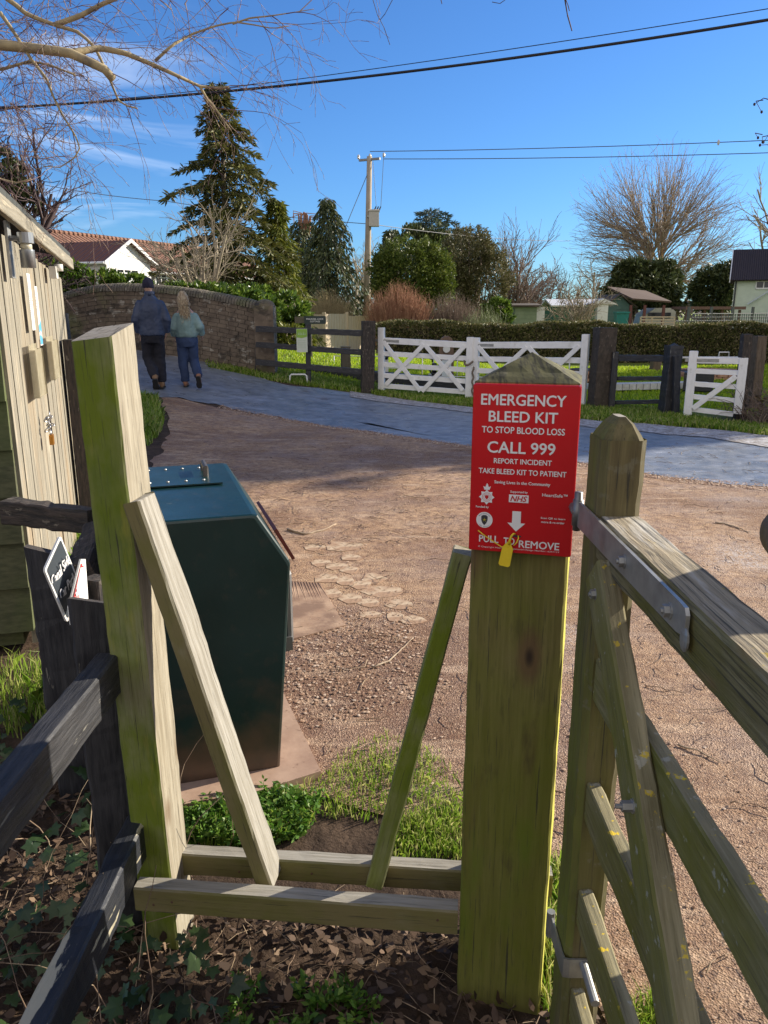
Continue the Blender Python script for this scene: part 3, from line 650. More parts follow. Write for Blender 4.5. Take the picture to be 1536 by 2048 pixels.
# ================================================================== square gatepost with the red bleed-kit case
PA = R(15); ex = Vector((math.cos(PA), -math.sin(PA), 0)); ey = Vector((math.sin(PA), math.cos(PA), 0)); UPV = Vector((0, 0, 1))
FL = Vector((.175, 1.475, 0)); PW = .19; PC = FL + ex * PW / 2 + ey * PW / 2
gp = thing('gatepost', 'thick square green-stained gatepost with pyramid top, carrying the red case', 'gatepost', PC)
beam('post', PC - UPV * .3, PC + UPV * 1.436, PW, PW, -ey, W_box, gp, cham=.005, jit=.0012)
mb = MB(); o_ = .002; q = PW / 2 + o_
base = [PC + ex * a * q + ey * b * q + UPV * 1.437 for a, b in ((-1, -1), (1, -1), (1, 1), (-1, 1))]
basel = [p + UPV * .012 for p in base]; ap = PC + UPV * 1.500
N_ = 6; vs = []; 
for s_ in range(4):
    A_, B_ = basel[s_], basel[(s_ + 1) % 4]
    ring = []
    for i in range(N_ + 1):
        for j in range(N_ + 1 - i):
            t1 = i / N_; p = A_.lerp(B_, j / N_).lerp(ap, 0) + (ap - A_) * t1 * 1.0
            p = A_ + (B_ - A_) * (j / N_) + (ap - A_) * t1
            ring.append(p + UPV * mnoise.noise(p * 45) * .003 * (1 if 0 < i < N_ else 0))
    idx = lambda i, j: sum(N_ + 1 - k for k in range(i)) + j
    fs = []
    for i in range(N_):
        for j in range(N_ - i):
            fs.append((idx(i, j), idx(i, j + 1), idx(i + 1, j)))
            if j < N_ - i - 1: fs.append((idx(i, j + 1), idx(i + 1, j + 1), idx(i + 1, j)))
    mb.add(ring, fs)
mb.add(base + basel, [(0, 3, 2, 1), (0, 1, 5, 4), (1, 2, 6, 5), (2, 3, 7, 6), (3, 0, 4, 7)])
PTOP = nmat('mossy_post_top', (0.155, 0.145, 0.06), (0.075, 0.07, 0.03), 7, (2, 2, 2), rough=.95, bump=.7, bdist=.004, layers=[(DK, 3.2, (34, 6, 2), .48, .60, None, .75), ((0.22, 0.20, 0.11), 22, (1, 1, 1), .58, .68, None, .6)])
mb.build('post_cap', PTOP, gp)
# case
cw, ch, cd = .197, .325, .085
CF = FL - ey * .026                         # case front plane through here
CL = CF + ex * (PW / 2 - cw / 2) + ex * .002  # bottom-left corner axis
Zb, Zt = 1.122, 1.447
RED = nmat('glossy_red_case', (0.56, 0.006, 0.012), (0.47, 0.004, 0.010), 3, rough=.22, bump=.02, coat=.4, layers=[((0.50, .18, .15), 60, (1, 1, 1), .78, .80, None, .3)])
kit = thing('bleed_kit_case', 'glossy red emergency bleed kit case printed in white, fixed on the square gatepost', 'first aid case', (CL.x, CL.y, Zb))
def roundrect(w_, h_, r, n=4, x0=0, y0=0):
    pts = []
    for cx, cy, a0 in ((w_ - r, r, -90), (w_ - r, h_ - r, 0), (r, h_ - r, 90), (r, r, 180)):
        for k in range(n + 1):
            a = R(a0 + 90 * k / n); pts.append((x0 + cx + r * math.cos(a), y0 + cy + r * math.sin(a)))
    return pts
MF = Matrix.Identity(4)
for i, vec in enumerate((ex, UPV, -ey)):
    for j in range(3): MF[j][i] = vec[j]
for j in range(3): MF[j][3] = (CL + UPV * Zb)[j]
# front lid: dished tray, bevelled edge
mb = MB(); pr0 = roundrect(cw, ch, .004); pr1 = [((x - cw / 2) * .985 + cw / 2, (y - ch / 2) * .991 + ch / 2) for x, y in pr0]
rings = [[MF @ Vector((x, y, -.018)) for x, y in pr0], [MF @ Vector((x, y, -.002)) for x, y in pr0], [MF @ Vector((x, y, .0)) for x, y in pr1]]
mb.rings(rings); lid = mb.build('lid', RED, kit)
mb = MB(); ins = .006
pr = roundrect(cw - ins * .6, ch - ins, .004, 4, ins * .3, ins / 2)
mb.rings([[MF @ Vector((x, y, -cd)) for x, y in pr], [MF @ Vector((x, y, -.019)) for x, y in pr]])
mb.build('body', RED, kit)
def FM(fx, fy, dz=.0006):       # fractions from the top-left of the face
    return MF @ Matrix.Translation(Vector((fx * cw, (1 - fy) * ch, dz)))
for s_, fx, fy, wd, ht, bold in (('EMERGENCY', .475, .118, .785, .0620, .012), ('BLEED KIT', .48, .213, .64, .0600, .012), ('TO STOP BLOOD LOSS', .485, .279, .775, .0370, .012),
    ('CALL 999', .475, .395, .635, .0660, .012), ('REPORT INCIDENT', .495, .457, .545, .030, .012), ('TAKE BLEED KIT TO PATIENT', .495, .520, .83, .031, .012),
    ('Saving Lives in the Community', .50, .583, .53, .0235, .01), ('Supported by', .475, .632, .165, .0165, .01), ('HeartSafe\u2122', .815, .640, .235, .0185, .014),
    ('Scan QR to learn', .81, .776, .23, .0125, .01), ('more & re-order', .81, .799, .22, .0125, .01), ('Funded by', .125, .734, .125, .0155, .01), ('PULL', .20, .942, .19, .042, .012), ('TO', .40, .947, .105, .042, .012), ('REMOVE', .69, .960, .385, .044, .012),
    ('\u00a9 Copyright HeartSafe. Registered Design Number: 6241119', .49, .979, .79, .0125, .008)):
    text(s_, FM(fx, fy), WPAINT, lid, width=wd * cw, height=ht * ch, bold=bold)
# NHS plate
mb = MB(); mb.prism([(-.0185, -.0075), (.0185, -.0075), (.0185, .0075), (-.0185, .0075)], FM(.475, .663, .0004), .0006)
pl = sub('logo_plate', mb.mesh(), WPAINT, lid); REDP = plain('red_print', (0.5, 0.006, 0.012), .4, var=.02)
text('NHS', FM(.475, .6795, .0012), REDP, lid, width=.0315, height=.0108, bold=.03, shear=.3)
# arrow
mb = MB(); mb.prism([(-.0082, 0), (-.0082, .0235 + .0), (.0082, .0235), (.0082, 0), (.0168, 0), (0, -.0165), (-.0168, 0)][::-1], FM(.462, .812, .0004), .0006); sub('arrow', mb.mesh(), WPAINT, lid)
# police crest: eight-pointed star with crown
star = []
for k in range(16):
    a = R(90 - k * 22.5); r_ = .0150 if k % 2 == 0 else .0108
    star.append((r_ * math.cos(a), r_ * math.sin(a)))
mb = MB(); mb.prism(star[::-1], FM(.165, .664, .0004), .0006)
mb.prism([(-.005, .0145), (.005, .0145), (.0072, .0215), (.0035, .0195), (.002, .0225), (.0022, .0245), (-.0022, .0245), (-.002, .0225), (-.0035, .0195), (-.0072, .0215)], FM(.165, .664, .0004), .0006)
mb.prism([(-.001, .024), (.001, .024), (.001, .0265), (-.001, .0265)], FM(.165, .664, .0004), .0006)
cr_ = sub('crest', mb.mesh(), WPAINT, lid)
mb = MB(); Mx = FM(.165, .664, .0012)
def ringp(r0, r1, M_, n=28):
    vs = []; fs = []
    for k in range(n):
        a = 6.28319 * k / n; vs += [M_ @ Vector((r0 * math.cos(a), r0 * math.sin(a), 0)), M_ @ Vector((r1 * math.cos(a), r1 * math.sin(a), 0))]
    for k in range(n): j = (k + 1) % n; fs.append((2 * k, 2 * k + 1, 2 * j + 1, 2 * j))
    return vs, fs
mb.add(*ringp(.0082, .0088, Mx)); mb.add(*ringp(.0062, .0057, Mx)); 
mb.prism([(-.0035, .0035), (-.0035, -.001), (0, -.0045), (.0035, -.001), (.0035, .0035)], Mx, .0001)
mb.add(*[[Mx @ Vector(p) for p in ((-.001, -.004, .0002), (.001, -.004, .0002), (.001, .004, .0002), (-.001, .004, .0002))], [(0, 1, 2, 3)]])
sub('crest_detail', mb.mesh(), REDP, lid)
# town council roundel
circ = [(.0158 * math.cos(6.28319 * k / 36), .0158 * math.sin(6.28319 * k / 36)) for k in range(36)]
Mr = FM(.150, .805, .0004); mb = MB(); mb.prism(circ, Mr, .0006); sub('roundel', mb.mesh(), WPAINT, lid)
BKP = plain('dark_print', (0.03, 0.03, 0.04), .5); YEP = plain('yellow_print', (0.6, 0.5, 0.03), .5)
mb = MB(); sh = [(-.0062, .0072), (-.003, .0098), (.003, .0098), (.0062, .0072), (.0062, 0), (.004, -.006), (0, -.0105), (-.004, -.006), (-.0062, 0)]
mb.prism(sh[::-1], Mr @ Matrix.Translation(Vector((0, 0, .0007))), .0002); sub('shield', mb.mesh(), BKP, lid)
mb = MB()
for a in range(5):
    an = R(a * 72 + 18); mb.prism([(.0006 * -math.sin(an), .0006 * math.cos(an)), (.0052 * math.cos(an), .0052 * math.sin(an)), (-.0006 * -math.sin(an), -.0006 * math.cos(an))], Mr @ Matrix.Translation(Vector((0, .0005, .0010))), .0002)
sub('shield_motif', mb.mesh(), YEP, lid)
for s_, up_ in (('North Petherton', 1), ('Town Council', -1)):
    n = len(s_)
    for i, c_ in enumerate(s_):
        if c_ == ' ': continue
        span = 110 if up_ > 0 else 90
        a = R(90 + span / 2 - span * (i + .5) / n) if up_ > 0 else R(-90 - span / 2 + span * (i + .5) / n)
        rr = .0122 if up_ > 0 else .0143
        rot = a - R(90) if up_ > 0 else a + R(90)
        text(c_, Mr @ Matrix.Translation(Vector((rr * math.cos(a), rr * math.sin(a), .0009))) @ Matrix.Rotation(rot, 4, 'Z'), BKP, lid, size=.0026, bold=.02, ext=0)
# slot and yellow seal
mb = MB(); mb.prism([(.0085 * math.cos(6.28319 * k / 20), .0022 * math.sin(6.28319 * k / 20)) for k in range(20)], FM(.475, .893, .0002), .0003); sub('slot', mb.mesh(), BKP, lid)
YEL = nmat('yellow_plastic', (0.82, 0.62, 0.03), (0.74, 0.54, 0.02), 30, rough=.4, bump=.1)
seal = thing('security_seal', 'yellow plastic pull-tight seal looped through the slot of the red case', 'seal', MF @ Vector((.45 * cw, .06 * ch, .004)))
pts = [(.455, .882, .001), (.458, .872, .008), (.445, .868, .011), (.425, .885, .012), (.41, .915, .010), (.405, .94, .008)]
mb = MB(); mb.tube([MF @ Vector((x * cw, (1 - y) * ch, z)) for x, y, z in pts], [.0012, .0014, .0018, .0022, .0024, .003], 8); mb.build('loop', YEL, seal, True)
pts = [(.487, .888, .001), (.492, .90, .005), (.478, .925, .007), (.45, .945, .008)]
mb = MB(); mb.tube([MF @ Vector((x * cw, (1 - y) * ch, z)) for x, y, z in pts], .0012, 8)
mb.tube([MF @ Vector((x * cw, (1 - y) * ch, z)) for x, y, z in ((.405, .955, .0085), (.33, .958, .008), (.22, .92, .006), (.155, .897, .005), (.095, .868, .006))], .0011, 6); mb.build('strap', YEL, seal, True)
mb = MB(); Mt = MF @ Matrix.Translation(Vector((.385 * cw, .008 * ch, .0075))) @ Matrix.Rotation(R(-9), 4, 'Z')
prt = [(-.0065, .018), (-.011, .010), (-.0118, -.026), (-.0085, -.0295), (.0085, -.0295), (.0118, -.026), (.0112, .010), (.006, .018), (.0045, .024), (-.002, .024)]
mb.prism(prt[::-1], Mt @ Matrix.Scale(.95, 4), .0018); mb.build('tag', YEL, seal)
# ================================================================== stile timbers between the posts
sc_top = lambda k: (lambda x, y: k * x)
def pt(u, v, Y): return P(u, v, Y)
lp = thing('stile_post', 'square leaning post with green left face and grey right face, slanted top', 'post', (-.545, 1.70, 0))
lb = Vector((-.556, 1.672, 0)); lt = Vector((-.596, 1.672, 1.535))
nl = Vector((-.20, -.98, 0)).normalized()
beam('post', lb - UPV * .2, lt, .092, .098, nl, W_green, lp, cham=.004, jit=.0014, top=lambda x, y: (-x * .10 - (y) * .26 + .0), capm=W_top)
z_r = .234
def rail_pts(u0, v0, u1, v1, z, w_, t_):
    """top front edge through two pixels at height z -> centreline"""
    a = Pz(u0, v0, z); b = Pz(u1, v1, z); d = (b - a).normalized(); n = Vector((-d.y, d.x, 0));
    return a + n * t_ / 2 - UPV * w_ / 2, b + n * t_ / 2 - UPV * w_ / 2, -n
a, b, n = rail_pts(267, 1777, 916, 1824, z_r, .066, .042)
fr = thing('stile_rail', 'front bottom rail of the stile, nailed across the foot of the slanted post', 'rail', (a + b) / 2, 'pair of low stile rails')
beam('rail', a, b, .066, .042, n, W_grey2 if 'W_grey2' in globals() else W_grey, fr)
a2, b2, n2 = rail_pts(362, 1709, 1106, 1754, z_r, .062, .042)
rr_ = thing('stile_rail', 'rear bottom rail of the stile, beside the grass, running behind the gatepost', 'rail', (a2 + b2) / 2, 'pair of low stile rails')
beam('rail', a2, b2, .062, .042, n2, W_grey, rr_)
for (T_, aa, bb, nn, fsn) in ((fr, a, b, n, (.06, .12, .94)), (rr_, a2, b2, n2, (.16, .36, .80))):
    for f_ in fsn:
        mb = MB(); p = aa.lerp(bb, f_) + nn * .0215 + UPV * random.Random(f_).uniform(-.015, .015); mb.rings(ellips(p, (.0035, .002, .0035), 8, 4)); mb.build('nail', plain('rusty_steel', (0.10, 0.05, 0.03), .7), T_)
br = thing('stile_brace', 'pale grey slanting timber from the leaning post down to the rails', 'brace', (-.42, 1.63, 0), 'slanting stile braces')
c1 = Vector((-.540, 1.640, 1.19)); c2 = Vector((-.286, 1.628, .205)); 
beam('brace', c2, c1, .040, .082, Vector((-.16, -.98, 0)), W_grey, br, cham=.005, jit=.0016, top='round')
br2 = thing('stile_brace', 'green slanting timber from behind the red case down to the rails', 'brace', (.08, 1.60, 0), 'slanting stile braces')
c1 = Vector((.176, 1.622, 1.075)); c2 = Vector((-.022, 1.628, .20))
beam('brace', c2, c1, .040, .060, Vector((-.10, -.99, 0)), W_green, br2, cham=.004, top='round')
# ================================================================== the open wooden gate on the right
gt = thing('field_gate', 'mossy wooden gate standing open towards the viewer, strap hinge at its top', 'gate', (.38, 1.3, 0))
sx0, sx1 = .361, .433; sy0, sy1 = 1.25, 1.345
def gtop(x, y): return -max(0, abs(x) - .012) * .75 - max(0, abs(y) - .02) * .35
beam('hanging_stile', ((sx0 + sx1) / 2, (sy0 + sy1) / 2, .02), ((sx0 + sx1) / 2, (sy0 + sy1) / 2, 1.408), sx1 - sx0, sy1 - sy0, (0, -1, 0), W_stile, gt, cham=.012, top='dome', capm=W_top)
gx = .385
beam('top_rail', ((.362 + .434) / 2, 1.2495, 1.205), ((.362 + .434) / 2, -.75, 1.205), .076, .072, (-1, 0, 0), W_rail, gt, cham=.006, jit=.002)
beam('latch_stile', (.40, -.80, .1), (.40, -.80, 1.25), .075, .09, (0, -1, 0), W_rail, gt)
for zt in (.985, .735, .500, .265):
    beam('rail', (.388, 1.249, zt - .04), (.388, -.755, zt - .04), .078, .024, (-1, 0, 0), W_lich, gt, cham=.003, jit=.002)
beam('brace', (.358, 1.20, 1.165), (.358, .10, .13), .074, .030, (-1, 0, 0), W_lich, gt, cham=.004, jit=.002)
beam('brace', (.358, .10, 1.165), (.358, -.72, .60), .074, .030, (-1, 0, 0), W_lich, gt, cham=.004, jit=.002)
# top strap hinge
mb = MB(); xs0, xs1 = .3335, .3575
def stp(y): return .3555 + (1.30 - y) / (1.30 - .825) * .0015
prof = []
for y, zt, zb in ((1.352, 1.246, 1.200), (1.24, 1.246, 1.201), (1.0, 1.245, 1.203), (.86, 1.244, 1.205), (.842, 1.243, 1.208), (.836, 1.235, 1.212), (.842, 1.224, 1.209), (.834, 1.214, 1.203), (.822, 1.216, 1.212)):
    prof.append((y, zt, zb))
vs = []; 
for y, zt, zb in prof[:6]:
    x = stp(y); vs.append([Vector((x, y, zt)), Vector((x, y, zb)), Vector((x - .005, y, zb)), Vector((x - .005, y, zt))])
mb.rings(vs); 
mb.rings(ellips((stp(.838) - .003, .838, 1.205), (.004, .012, .016), 10, 6))
strap = mb.build('strap_hinge', GALV, gt)
def bolt(c, ax, r=.009, m=GALV, T_=None, par=None, l=.010):
    mb = MB(); Mq = framem(c, ax, (0, 0, 1) if abs(Vector(ax).z) < .9 else (1, 0, 0))
    hexp = [(r * math.cos(R(60 * k)), r * math.sin(R(60 * k))) for k in range(6)]
    wsh = [(r * 1.25 * math.cos(R(24 * k)), r * 1.25 * math.sin(R(24 * k))) for k in range(15)]
    mb.prism(wsh, Mq, .002); mb.prism(hexp, Mq @ Matrix.Translation(Vector((0, 0, .002))), l * .7)
    mb.tube([Mq @ Vector((0, 0, l * .6)), Mq @ Vector((0, 0, l * 1.2))], r * .45, 8)
    return sub('bolt', mb.mesh(), m, par)
bolt((stp(1.07) - .005, 1.07, 1.224), (-1, 0, 0), .0085, par=strap); bolt((stp(.885) - .005, .885, 1.222), (-1, 0, 0), .0085, par=strap)
bolt((.3425, .92, .92), (-1, 0, 0), .008, par=gt, l=.02); bolt((.343, 1.17, 1.135), (-1, 0, 0), .008, par=gt)
mb = MB(); mb.tube([(.352, 1.352, 1.20), (.352, 1.352, 1.248)], .010, 12); mb.build('hinge_eye', STEEL, gt, True)
# hinge pin from the big post
mb = MB(); pb = FL + ex * PW + ey * .07
mb.box((0, 0, 0), (.05, .012, .020), M=Matrix.Translation(Vector((.362, 1.44, 1.222)))); 
mb = MB(); mb.tube([(.352, 1.352, 1.222), (.357, 1.40, 1.222), (pb.x - .005, pb.y, 1.222)], .010, 8); mb.tube([(.352, 1.353, 1.19), (.352, 1.353, 1.262)], .0075, 10)
mb.build('hinge_pin', STEEL, gp, True)
# lower hinge band
mb = MB(); zc = .318
path = [(.418, 1.243), (.334, 1.243), (.334, 1.351)]
vs = []
for (x, y) in ((.437, 1.247), (.367, 1.2465), (.359, 1.249), (.3575, 1.258), (.3575, 1.352)):
    vs.append([Vector((x, y, zc - .022)), Vector((x, y, zc + .022)), Vector((x - (.004 if x < .362 else 0), y - (.004 if x >= .359 else 0), zc + .022)), Vector((x - (.004 if x < .362 else 0), y - (.004 if x >= .359 else 0), zc - .022))])
mb.rings(vs); mb.tube([(.394, 1.243, zc + .012), (.396, 1.16, zc + .004)], .0085, 10); mb.tube([(.354, 1.36, zc - .03), (.354, 1.36, zc + .03)], .009, 10)
mb.build('lower_hinge', GALV, gt)
# ================================================================== black fence on the left
bf = thing('black_fence', 'old black-painted post and rail fence with flaking paint running to the slanted post', 'fence', (-.64, 1.5, 0))
def post(name, px, label=None): pass
beam('top_rail', (-.640, 1.640, .762), (-.672, -.3, .762), .098, .052, (1, .02, 0), BLK, bf, cham=.005, jit=.002)
beam('lower_rail', (-.615, 1.66, .315), (-.628, .0, .300), .095, .050, (1, 0, 0), BLKP, bf, cham=.006, jit=.004)
p_ = Vector((-.690, 1.74, 0))
beam('post', p_ - UPV * .2, p_ + UPV * .90, .115, .12, (.3, -.95, 0), BLK, bf, cham=.006, jit=.003, top=lambda x, y: .30 * x + .35 * y, capm=BLKW)
beam('post', (-.60, 1.80, -.2), (-.60, 1.80, .78), .07, .06, (.9, -.3, 0), BLK, bf)
# second black fence corner with the car-park sign
cf = thing('sign_fence', 'broken black fence corner with rough-topped post behind the leaning signs', 'fence', P(90, 1500, 2.3))
sp0 = P(78, 1105, 2.25)
beam('post', (sp0.x + .02, 2.30, -.1), (sp0.x, 2.30, sp0.z - .01), .11, .10, (.35, -.93, 0), BLK, cf, cham=.006, jit=.004, top=lambda x, y: .45 * x + .2 * y, capm=BLKW)
a = P(15, 1022, 2.95); b = P(190, 1042, 2.80)
beam('cross_rail', a, b, .085, .07, (0, -1, .0), BLKW, cf, cham=.006, jit=.006)
a = P(197, 1060, 2.75); b = P(163, 1150, 2.28)
beam('side_rail', a, b, .075, .075, (.9, -.3, .25), BLKW, cf, cham=.006, jit=.006)
beam('post', (P(188, 1180, 2.1).x, 2.12, -.1), (P(188, 1170, 2.1).x, 2.12, P(188, 1160, 2.1).z), .05, .06, (.9, -.4, 0), BLKW, cf, cham=.004)
# signs
WPL = nmat('white_sign_edge', (0.72, 0.72, 0.70), (0.6, 0.6, 0.58), 9, rough=.5, bump=.05, layers=[((0.30, 0.12, 0.04), 5, (1, 1, 1), .66, .70, None, .9)])
DKB = plain('charcoal_sign_face', (0.045, 0.055, 0.065), .35, spec=.5)
s0 = P(117, 1070, 2.05); s1 = P(85, 1140, 1.96); s3 = P(156, 1150, 2.14); s2 = P(131, 1246, 2.05)   # TL.. along reading dir s1->s0, down s1->s2
s2 = s1 + (P(131, 1246, 2.02) - s1); s3 = s0 + (s2 - s1)
xa = (s0 - s1); ya = (s1 - s2); wS = xa.length; hS = ya.length
Ms = Matrix.Identity(4); X = xa.normalized(); Z = X.cross(ya.normalized()).normalized(); Yv = Z.cross(X)
shx = ya.dot(X) / ya.dot(Yv)
for i in range(3):
    Ms[i][0] = X[i]; Ms[i][1] = (ya.normalized())[i]; Ms[i][2] = Z[i]; Ms[i][3] = s2[i]
cs = thing('car_park_sign', 'dark sign with white rim and white script, wired to the black fence corner', 'sign', s2)
mb = MB(); mb.prism(roundrect(wS, hS, .010, 5), Ms, .006); pn = mb.build('panel', WPL, cs)
mb = MB(); mb.prism(roundrect(wS - .014, hS - .016, .007, 5, .007, .008), Ms @ Matrix.Translation(Vector((0, 0, .006))), .001); fc = mb.build('sign_face', DKB, cs)
for s_, fy, wd in (('Canal Side', .60, .72), ('Car Park', .30, .60)):
    text(s_, Ms @ Matrix.Translation(Vector((wS * .5, hS * fy, .0075))), WPAINT, fc, width=wS * wd * 1.12, height=hS * .19, bold=.012, shear=.35, ext=.0008)
ws = thing('notice_sign', 'small white notice with a red band leaning on the black fence', 'sign', P(150, 1245, 1.98))
q0 = P(162, 1118, 2.06); q1 = P(138, 1215, 1.98); q2 = P(143, 1250, 1.975); q3 = P(177, 1205, 2.04); q4 = P(171, 1118, 2.12)
nn = (q0 - q1).cross(q2 - q1).normalized()
if nn.y > 0: nn = -nn
mb = MB(); poly = [q0, q1, q2, q3, q4]; mb.add(poly + [p - nn * .006 for p in poly], [(0, 1, 2, 3, 4), (9, 8, 7, 6, 5)] + [(i, (i + 1) % 5, 5 + (i + 1) % 5, 5 + i) for i in range(5)])
pn2 = mb.build('panel', WPL, ws)
REDS = plain('red_sign_band', (0.60, 0.03, 0.03), .5)
mb = MB(); o1 = [q0.lerp(q4, .18).lerp(q1.lerp(q3, .1), .10), q1.lerp(q3, .12), q2.lerp(q3, .10), q2.lerp(q3, .45).lerp(q1, .05), q1.lerp(q3, .42), q0.lerp(q4, .8).lerp(q1.lerp(q3, .4), .12)]
mb.add([p + nn * .0015 for p in o1], [tuple(range(6))]); sub('band', mb.mesh(), REDS, pn2)
mb = MB()
for k in range(9):
    t = .12 + .09 * k; p = q0.lerp(q4, .5).lerp(q1.lerp(q3, .27), t); d_ = (q1 - q0).normalized(); e_ = (q3 - q1).normalized()
    mb.add([p + nn * .0028 + e_ * s1_ * .004 + d_ * s2_ * .004 for s1_, s2_ in ((-1, -1), (1, -1), (1, 1), (-1, 1))], [(0, 1, 2, 3)])
sub('print', mb.mesh(), WPAINT, pn2)
# ================================================================== green litter bin on its slab
BG = nmat('dark_green_enamel', (0.002, 0.020, 0.019), (0.004, 0.027, 0.026), 5, rough=.30, rough2=.42, bump=.12, bdist=.002, bscale=160, spec=.6, layers=[
    ((0.15, 0.16, 0.14), 8, (1, 1, 1), .68, .76, (0, 0, 1), (.5, .9)), ((0.05, 0.045, 0.035), 26, (1, 1, 1), .56, .72, None, .35)])
ba = R(17.5); be1 = Vector((math.cos(ba), math.sin(ba), 0)); be2 = Vector((-math.sin(ba), math.cos(ba), 0))
B0 = Pz(513, 1033, .945); B0 = Vector((B0.x, B0.y, 0))     # top right-front corner (before chamfer)
BD = .90
def dust(m, z0, z1, colr):
    t = m.node_tree; N = t.nodes.new; LK = t.links.new; b = t.nodes['Principled BSDF']; src = b.inputs['Base Color'].links[0].from_socket
    tcn = N('ShaderNodeTexCoord'); sx = N('ShaderNodeSeparateXYZ'); LK(tcn.outputs['Object'], sx.inputs[0]); n = N('ShaderNodeTexNoise'); n.inputs['Scale'].default_value = 9; n.inputs['Detail'].default_value = 8; LK(tcn.outputs['Object'], n.inputs['Vector'])
    ad = N('ShaderNodeMath'); ad.operation = 'MULTIPLY_ADD'; LK(n.outputs[0], ad.inputs[0]); ad.inputs[1].default_value = -(z1 - z0) * 1.6; LK(sx.outputs[2], ad.inputs[2])
    r = N('ShaderNodeMapRange'); r.inputs[1].default_value = z1 - (z1 - z0) * .8; r.inputs[2].default_value = z0 - (z1 - z0) * .8; r.inputs[3].default_value = 0; r.inputs[4].default_value = .75; LK(ad.outputs[0], r.inputs[0])
    x = N('ShaderNodeMixRGB'); LK(r.outputs[0], x.inputs[0]); LK(src, x.inputs[1]); x.inputs[2].default_value = rgba(colr); LK(x.outputs[0], b.inputs['Base Color'])
dust(BG, .0, .34, (0.14, 0.075, 0.045))
bn_ = thing('litter_bin', 'dark green metal bin with slanted front standing on a concrete slab', 'bin', B0 + be2 * BD / 2 - be1 * .2)
prof = [(-.42, .03), (.045, .03), (.105, .775), (.10, .79), (.004, .948), (-.012, .952), (-.42, .952)]
mb = MB()
def bp_(a, y, z): return B0 + be1 * a + be2 * y + UPV * z
rad = .012
rings = []
for y, ins in ((0, .010), (.003, .003), (.010, 0), (BD - .010, 0), (BD, .008)):
    cxm, czm = -.18, .5; rings.append([bp_(a - math.copysign(ins, a - cxm), y, z - math.copysign(ins, z - czm)) for a, z in prof])
mb.rings([r[::-1] for r in rings]); mb.build('body', BG, bn_)
mb = MB(); mb.prism([(-.385, .50), (-.055, .50), (-.055, .80), (-.385, .80)], Matrix.Identity(4), 0)
mb = MB(); Mb = Matrix.Identity(4)
for i, vec in enumerate((be1, be2, UPV)):
    for j in range(3): Mb[j][i] = vec[j]
for j in range(3): Mb[j][3] = B0[j]
mb.prism([(-.415, .47), (-.055, .47), (-.055, .84), (-.415, .84)], Mb @ Matrix.Translation(Vector((0, 0, .956))), .005); lidp = mb.build('hatch', BG, bn_)
for i in range(5):
    for j in range(2): mb = MB(); mb.rings(ellips(Mb @ Vector((-.38 + i * .065, .53 + j * .24, .962)), (.006, .006, .004), 8, 4)); sub('rivet', mb.mesh(), GALV, lidp)
mb = MB(); hp = [(-.105, .60, .960), (-.105, .60, .992), (-.105, .72, .992), (-.105, .72, .960)]
mb.tube([Mb @ Vector(p) for p in hp], .011, 8); sub('handle', mb.mesh(), plain('brown_handle', (0.07, 0.06, 0.05), .4), lidp)
mb = MB(); mb.box((-.425, .55, .955), (.03, .10, .012), M=Mb); mb.box((-.425, .78, .955), (.03, .10, .012), M=Mb); mb.build('hinge', GALV, bn_)
mb = MB(); Mfl = Mb @ Matrix.Translation(Vector((.105, .3, .80))) @ Matrix.Rotation(R(-28), 4, 'Y')
mb.box((.006, 0.1, -.02), (.012, .42, .13), M=Mfl); mb.build('flap', plain('dark_red_flap', (0.16, 0.03, 0.02), .5), bn_)
mb = MB(); mb.tube([Mb @ Vector((.100, .12, z)) + be1 * (.0 if z > .72 else .012) for z in (.73, .70, .62, .50, .45)], .016, 8); mb.box((.10, .12, .45), (.04, .05, .05), M=Mb)
mb.build('catch', STEEL, bn_)
SLAB = nmat('dusty_concrete', (0.44, 0.30, 0.215), (0.30, 0.19, 0.135), 8, rough=.95, bump=.5, bdist=.004, layers=[((0.14, 0.08, 0.05), 22, (1, 1, 1), .60, .70, None, .8)])
sl_ = [G(300, 1640), G(520, 1600), G(642, 1560), G(560, 1385), G(300, 1385)]
mb = MB(); mb.prism([(p.x, p.y) for p in sl_], Matrix.Identity(4), .036)
so_ = mb.mesh('concrete_slab'); ob_ = link('concrete_slab', so_, SLAB); tag(ob_, 'dusty concrete slab under the dark green bin', 'slab')
# ================================================================== timber shed at the left
A0 = Pz(83, 1300, 0.0); A1d = Vector((-.27, .963, 0)); A0 = Vector((A0.x, A0.y, 0))
LW = 2.35; nrmS = Vector((.963, .27, 0))
ztop = lambda s_: 1.93 - .055 * s_
sh_ = thing('garden_shed', 'weathered timber shed with vertical planks, noticeboard papers and padlocked door', 'shed', A0)
mb = MB(); s_ = 0; rgs = random.Random(4); k = 0
while s_ < LW:
    w_ = rgs.choice((.075, .12, .14, .10)); w_ = min(w_, LW - s_); p = rgs.uniform(0, .007) + (.004 if k % 2 else 0)
    c = A0 + A1d * (s_ + w_ / 2) + nrmS * (p - .02)
    z1 = ztop(s_) + rgs.uniform(-.015, .0)
    mb.box((0, 0, 0), (.036, w_ - .006, z1 - .04), M=Matrix.Translation(c + UPV * (z1 + .04) / 2) @ Matrix.Rotation(math.atan2(nrmS.y, nrmS.x), 4, 'Z')); s_ += w_; k += 1
mb.build('plank_wall', SHEDW, sh_)
mb = MB()
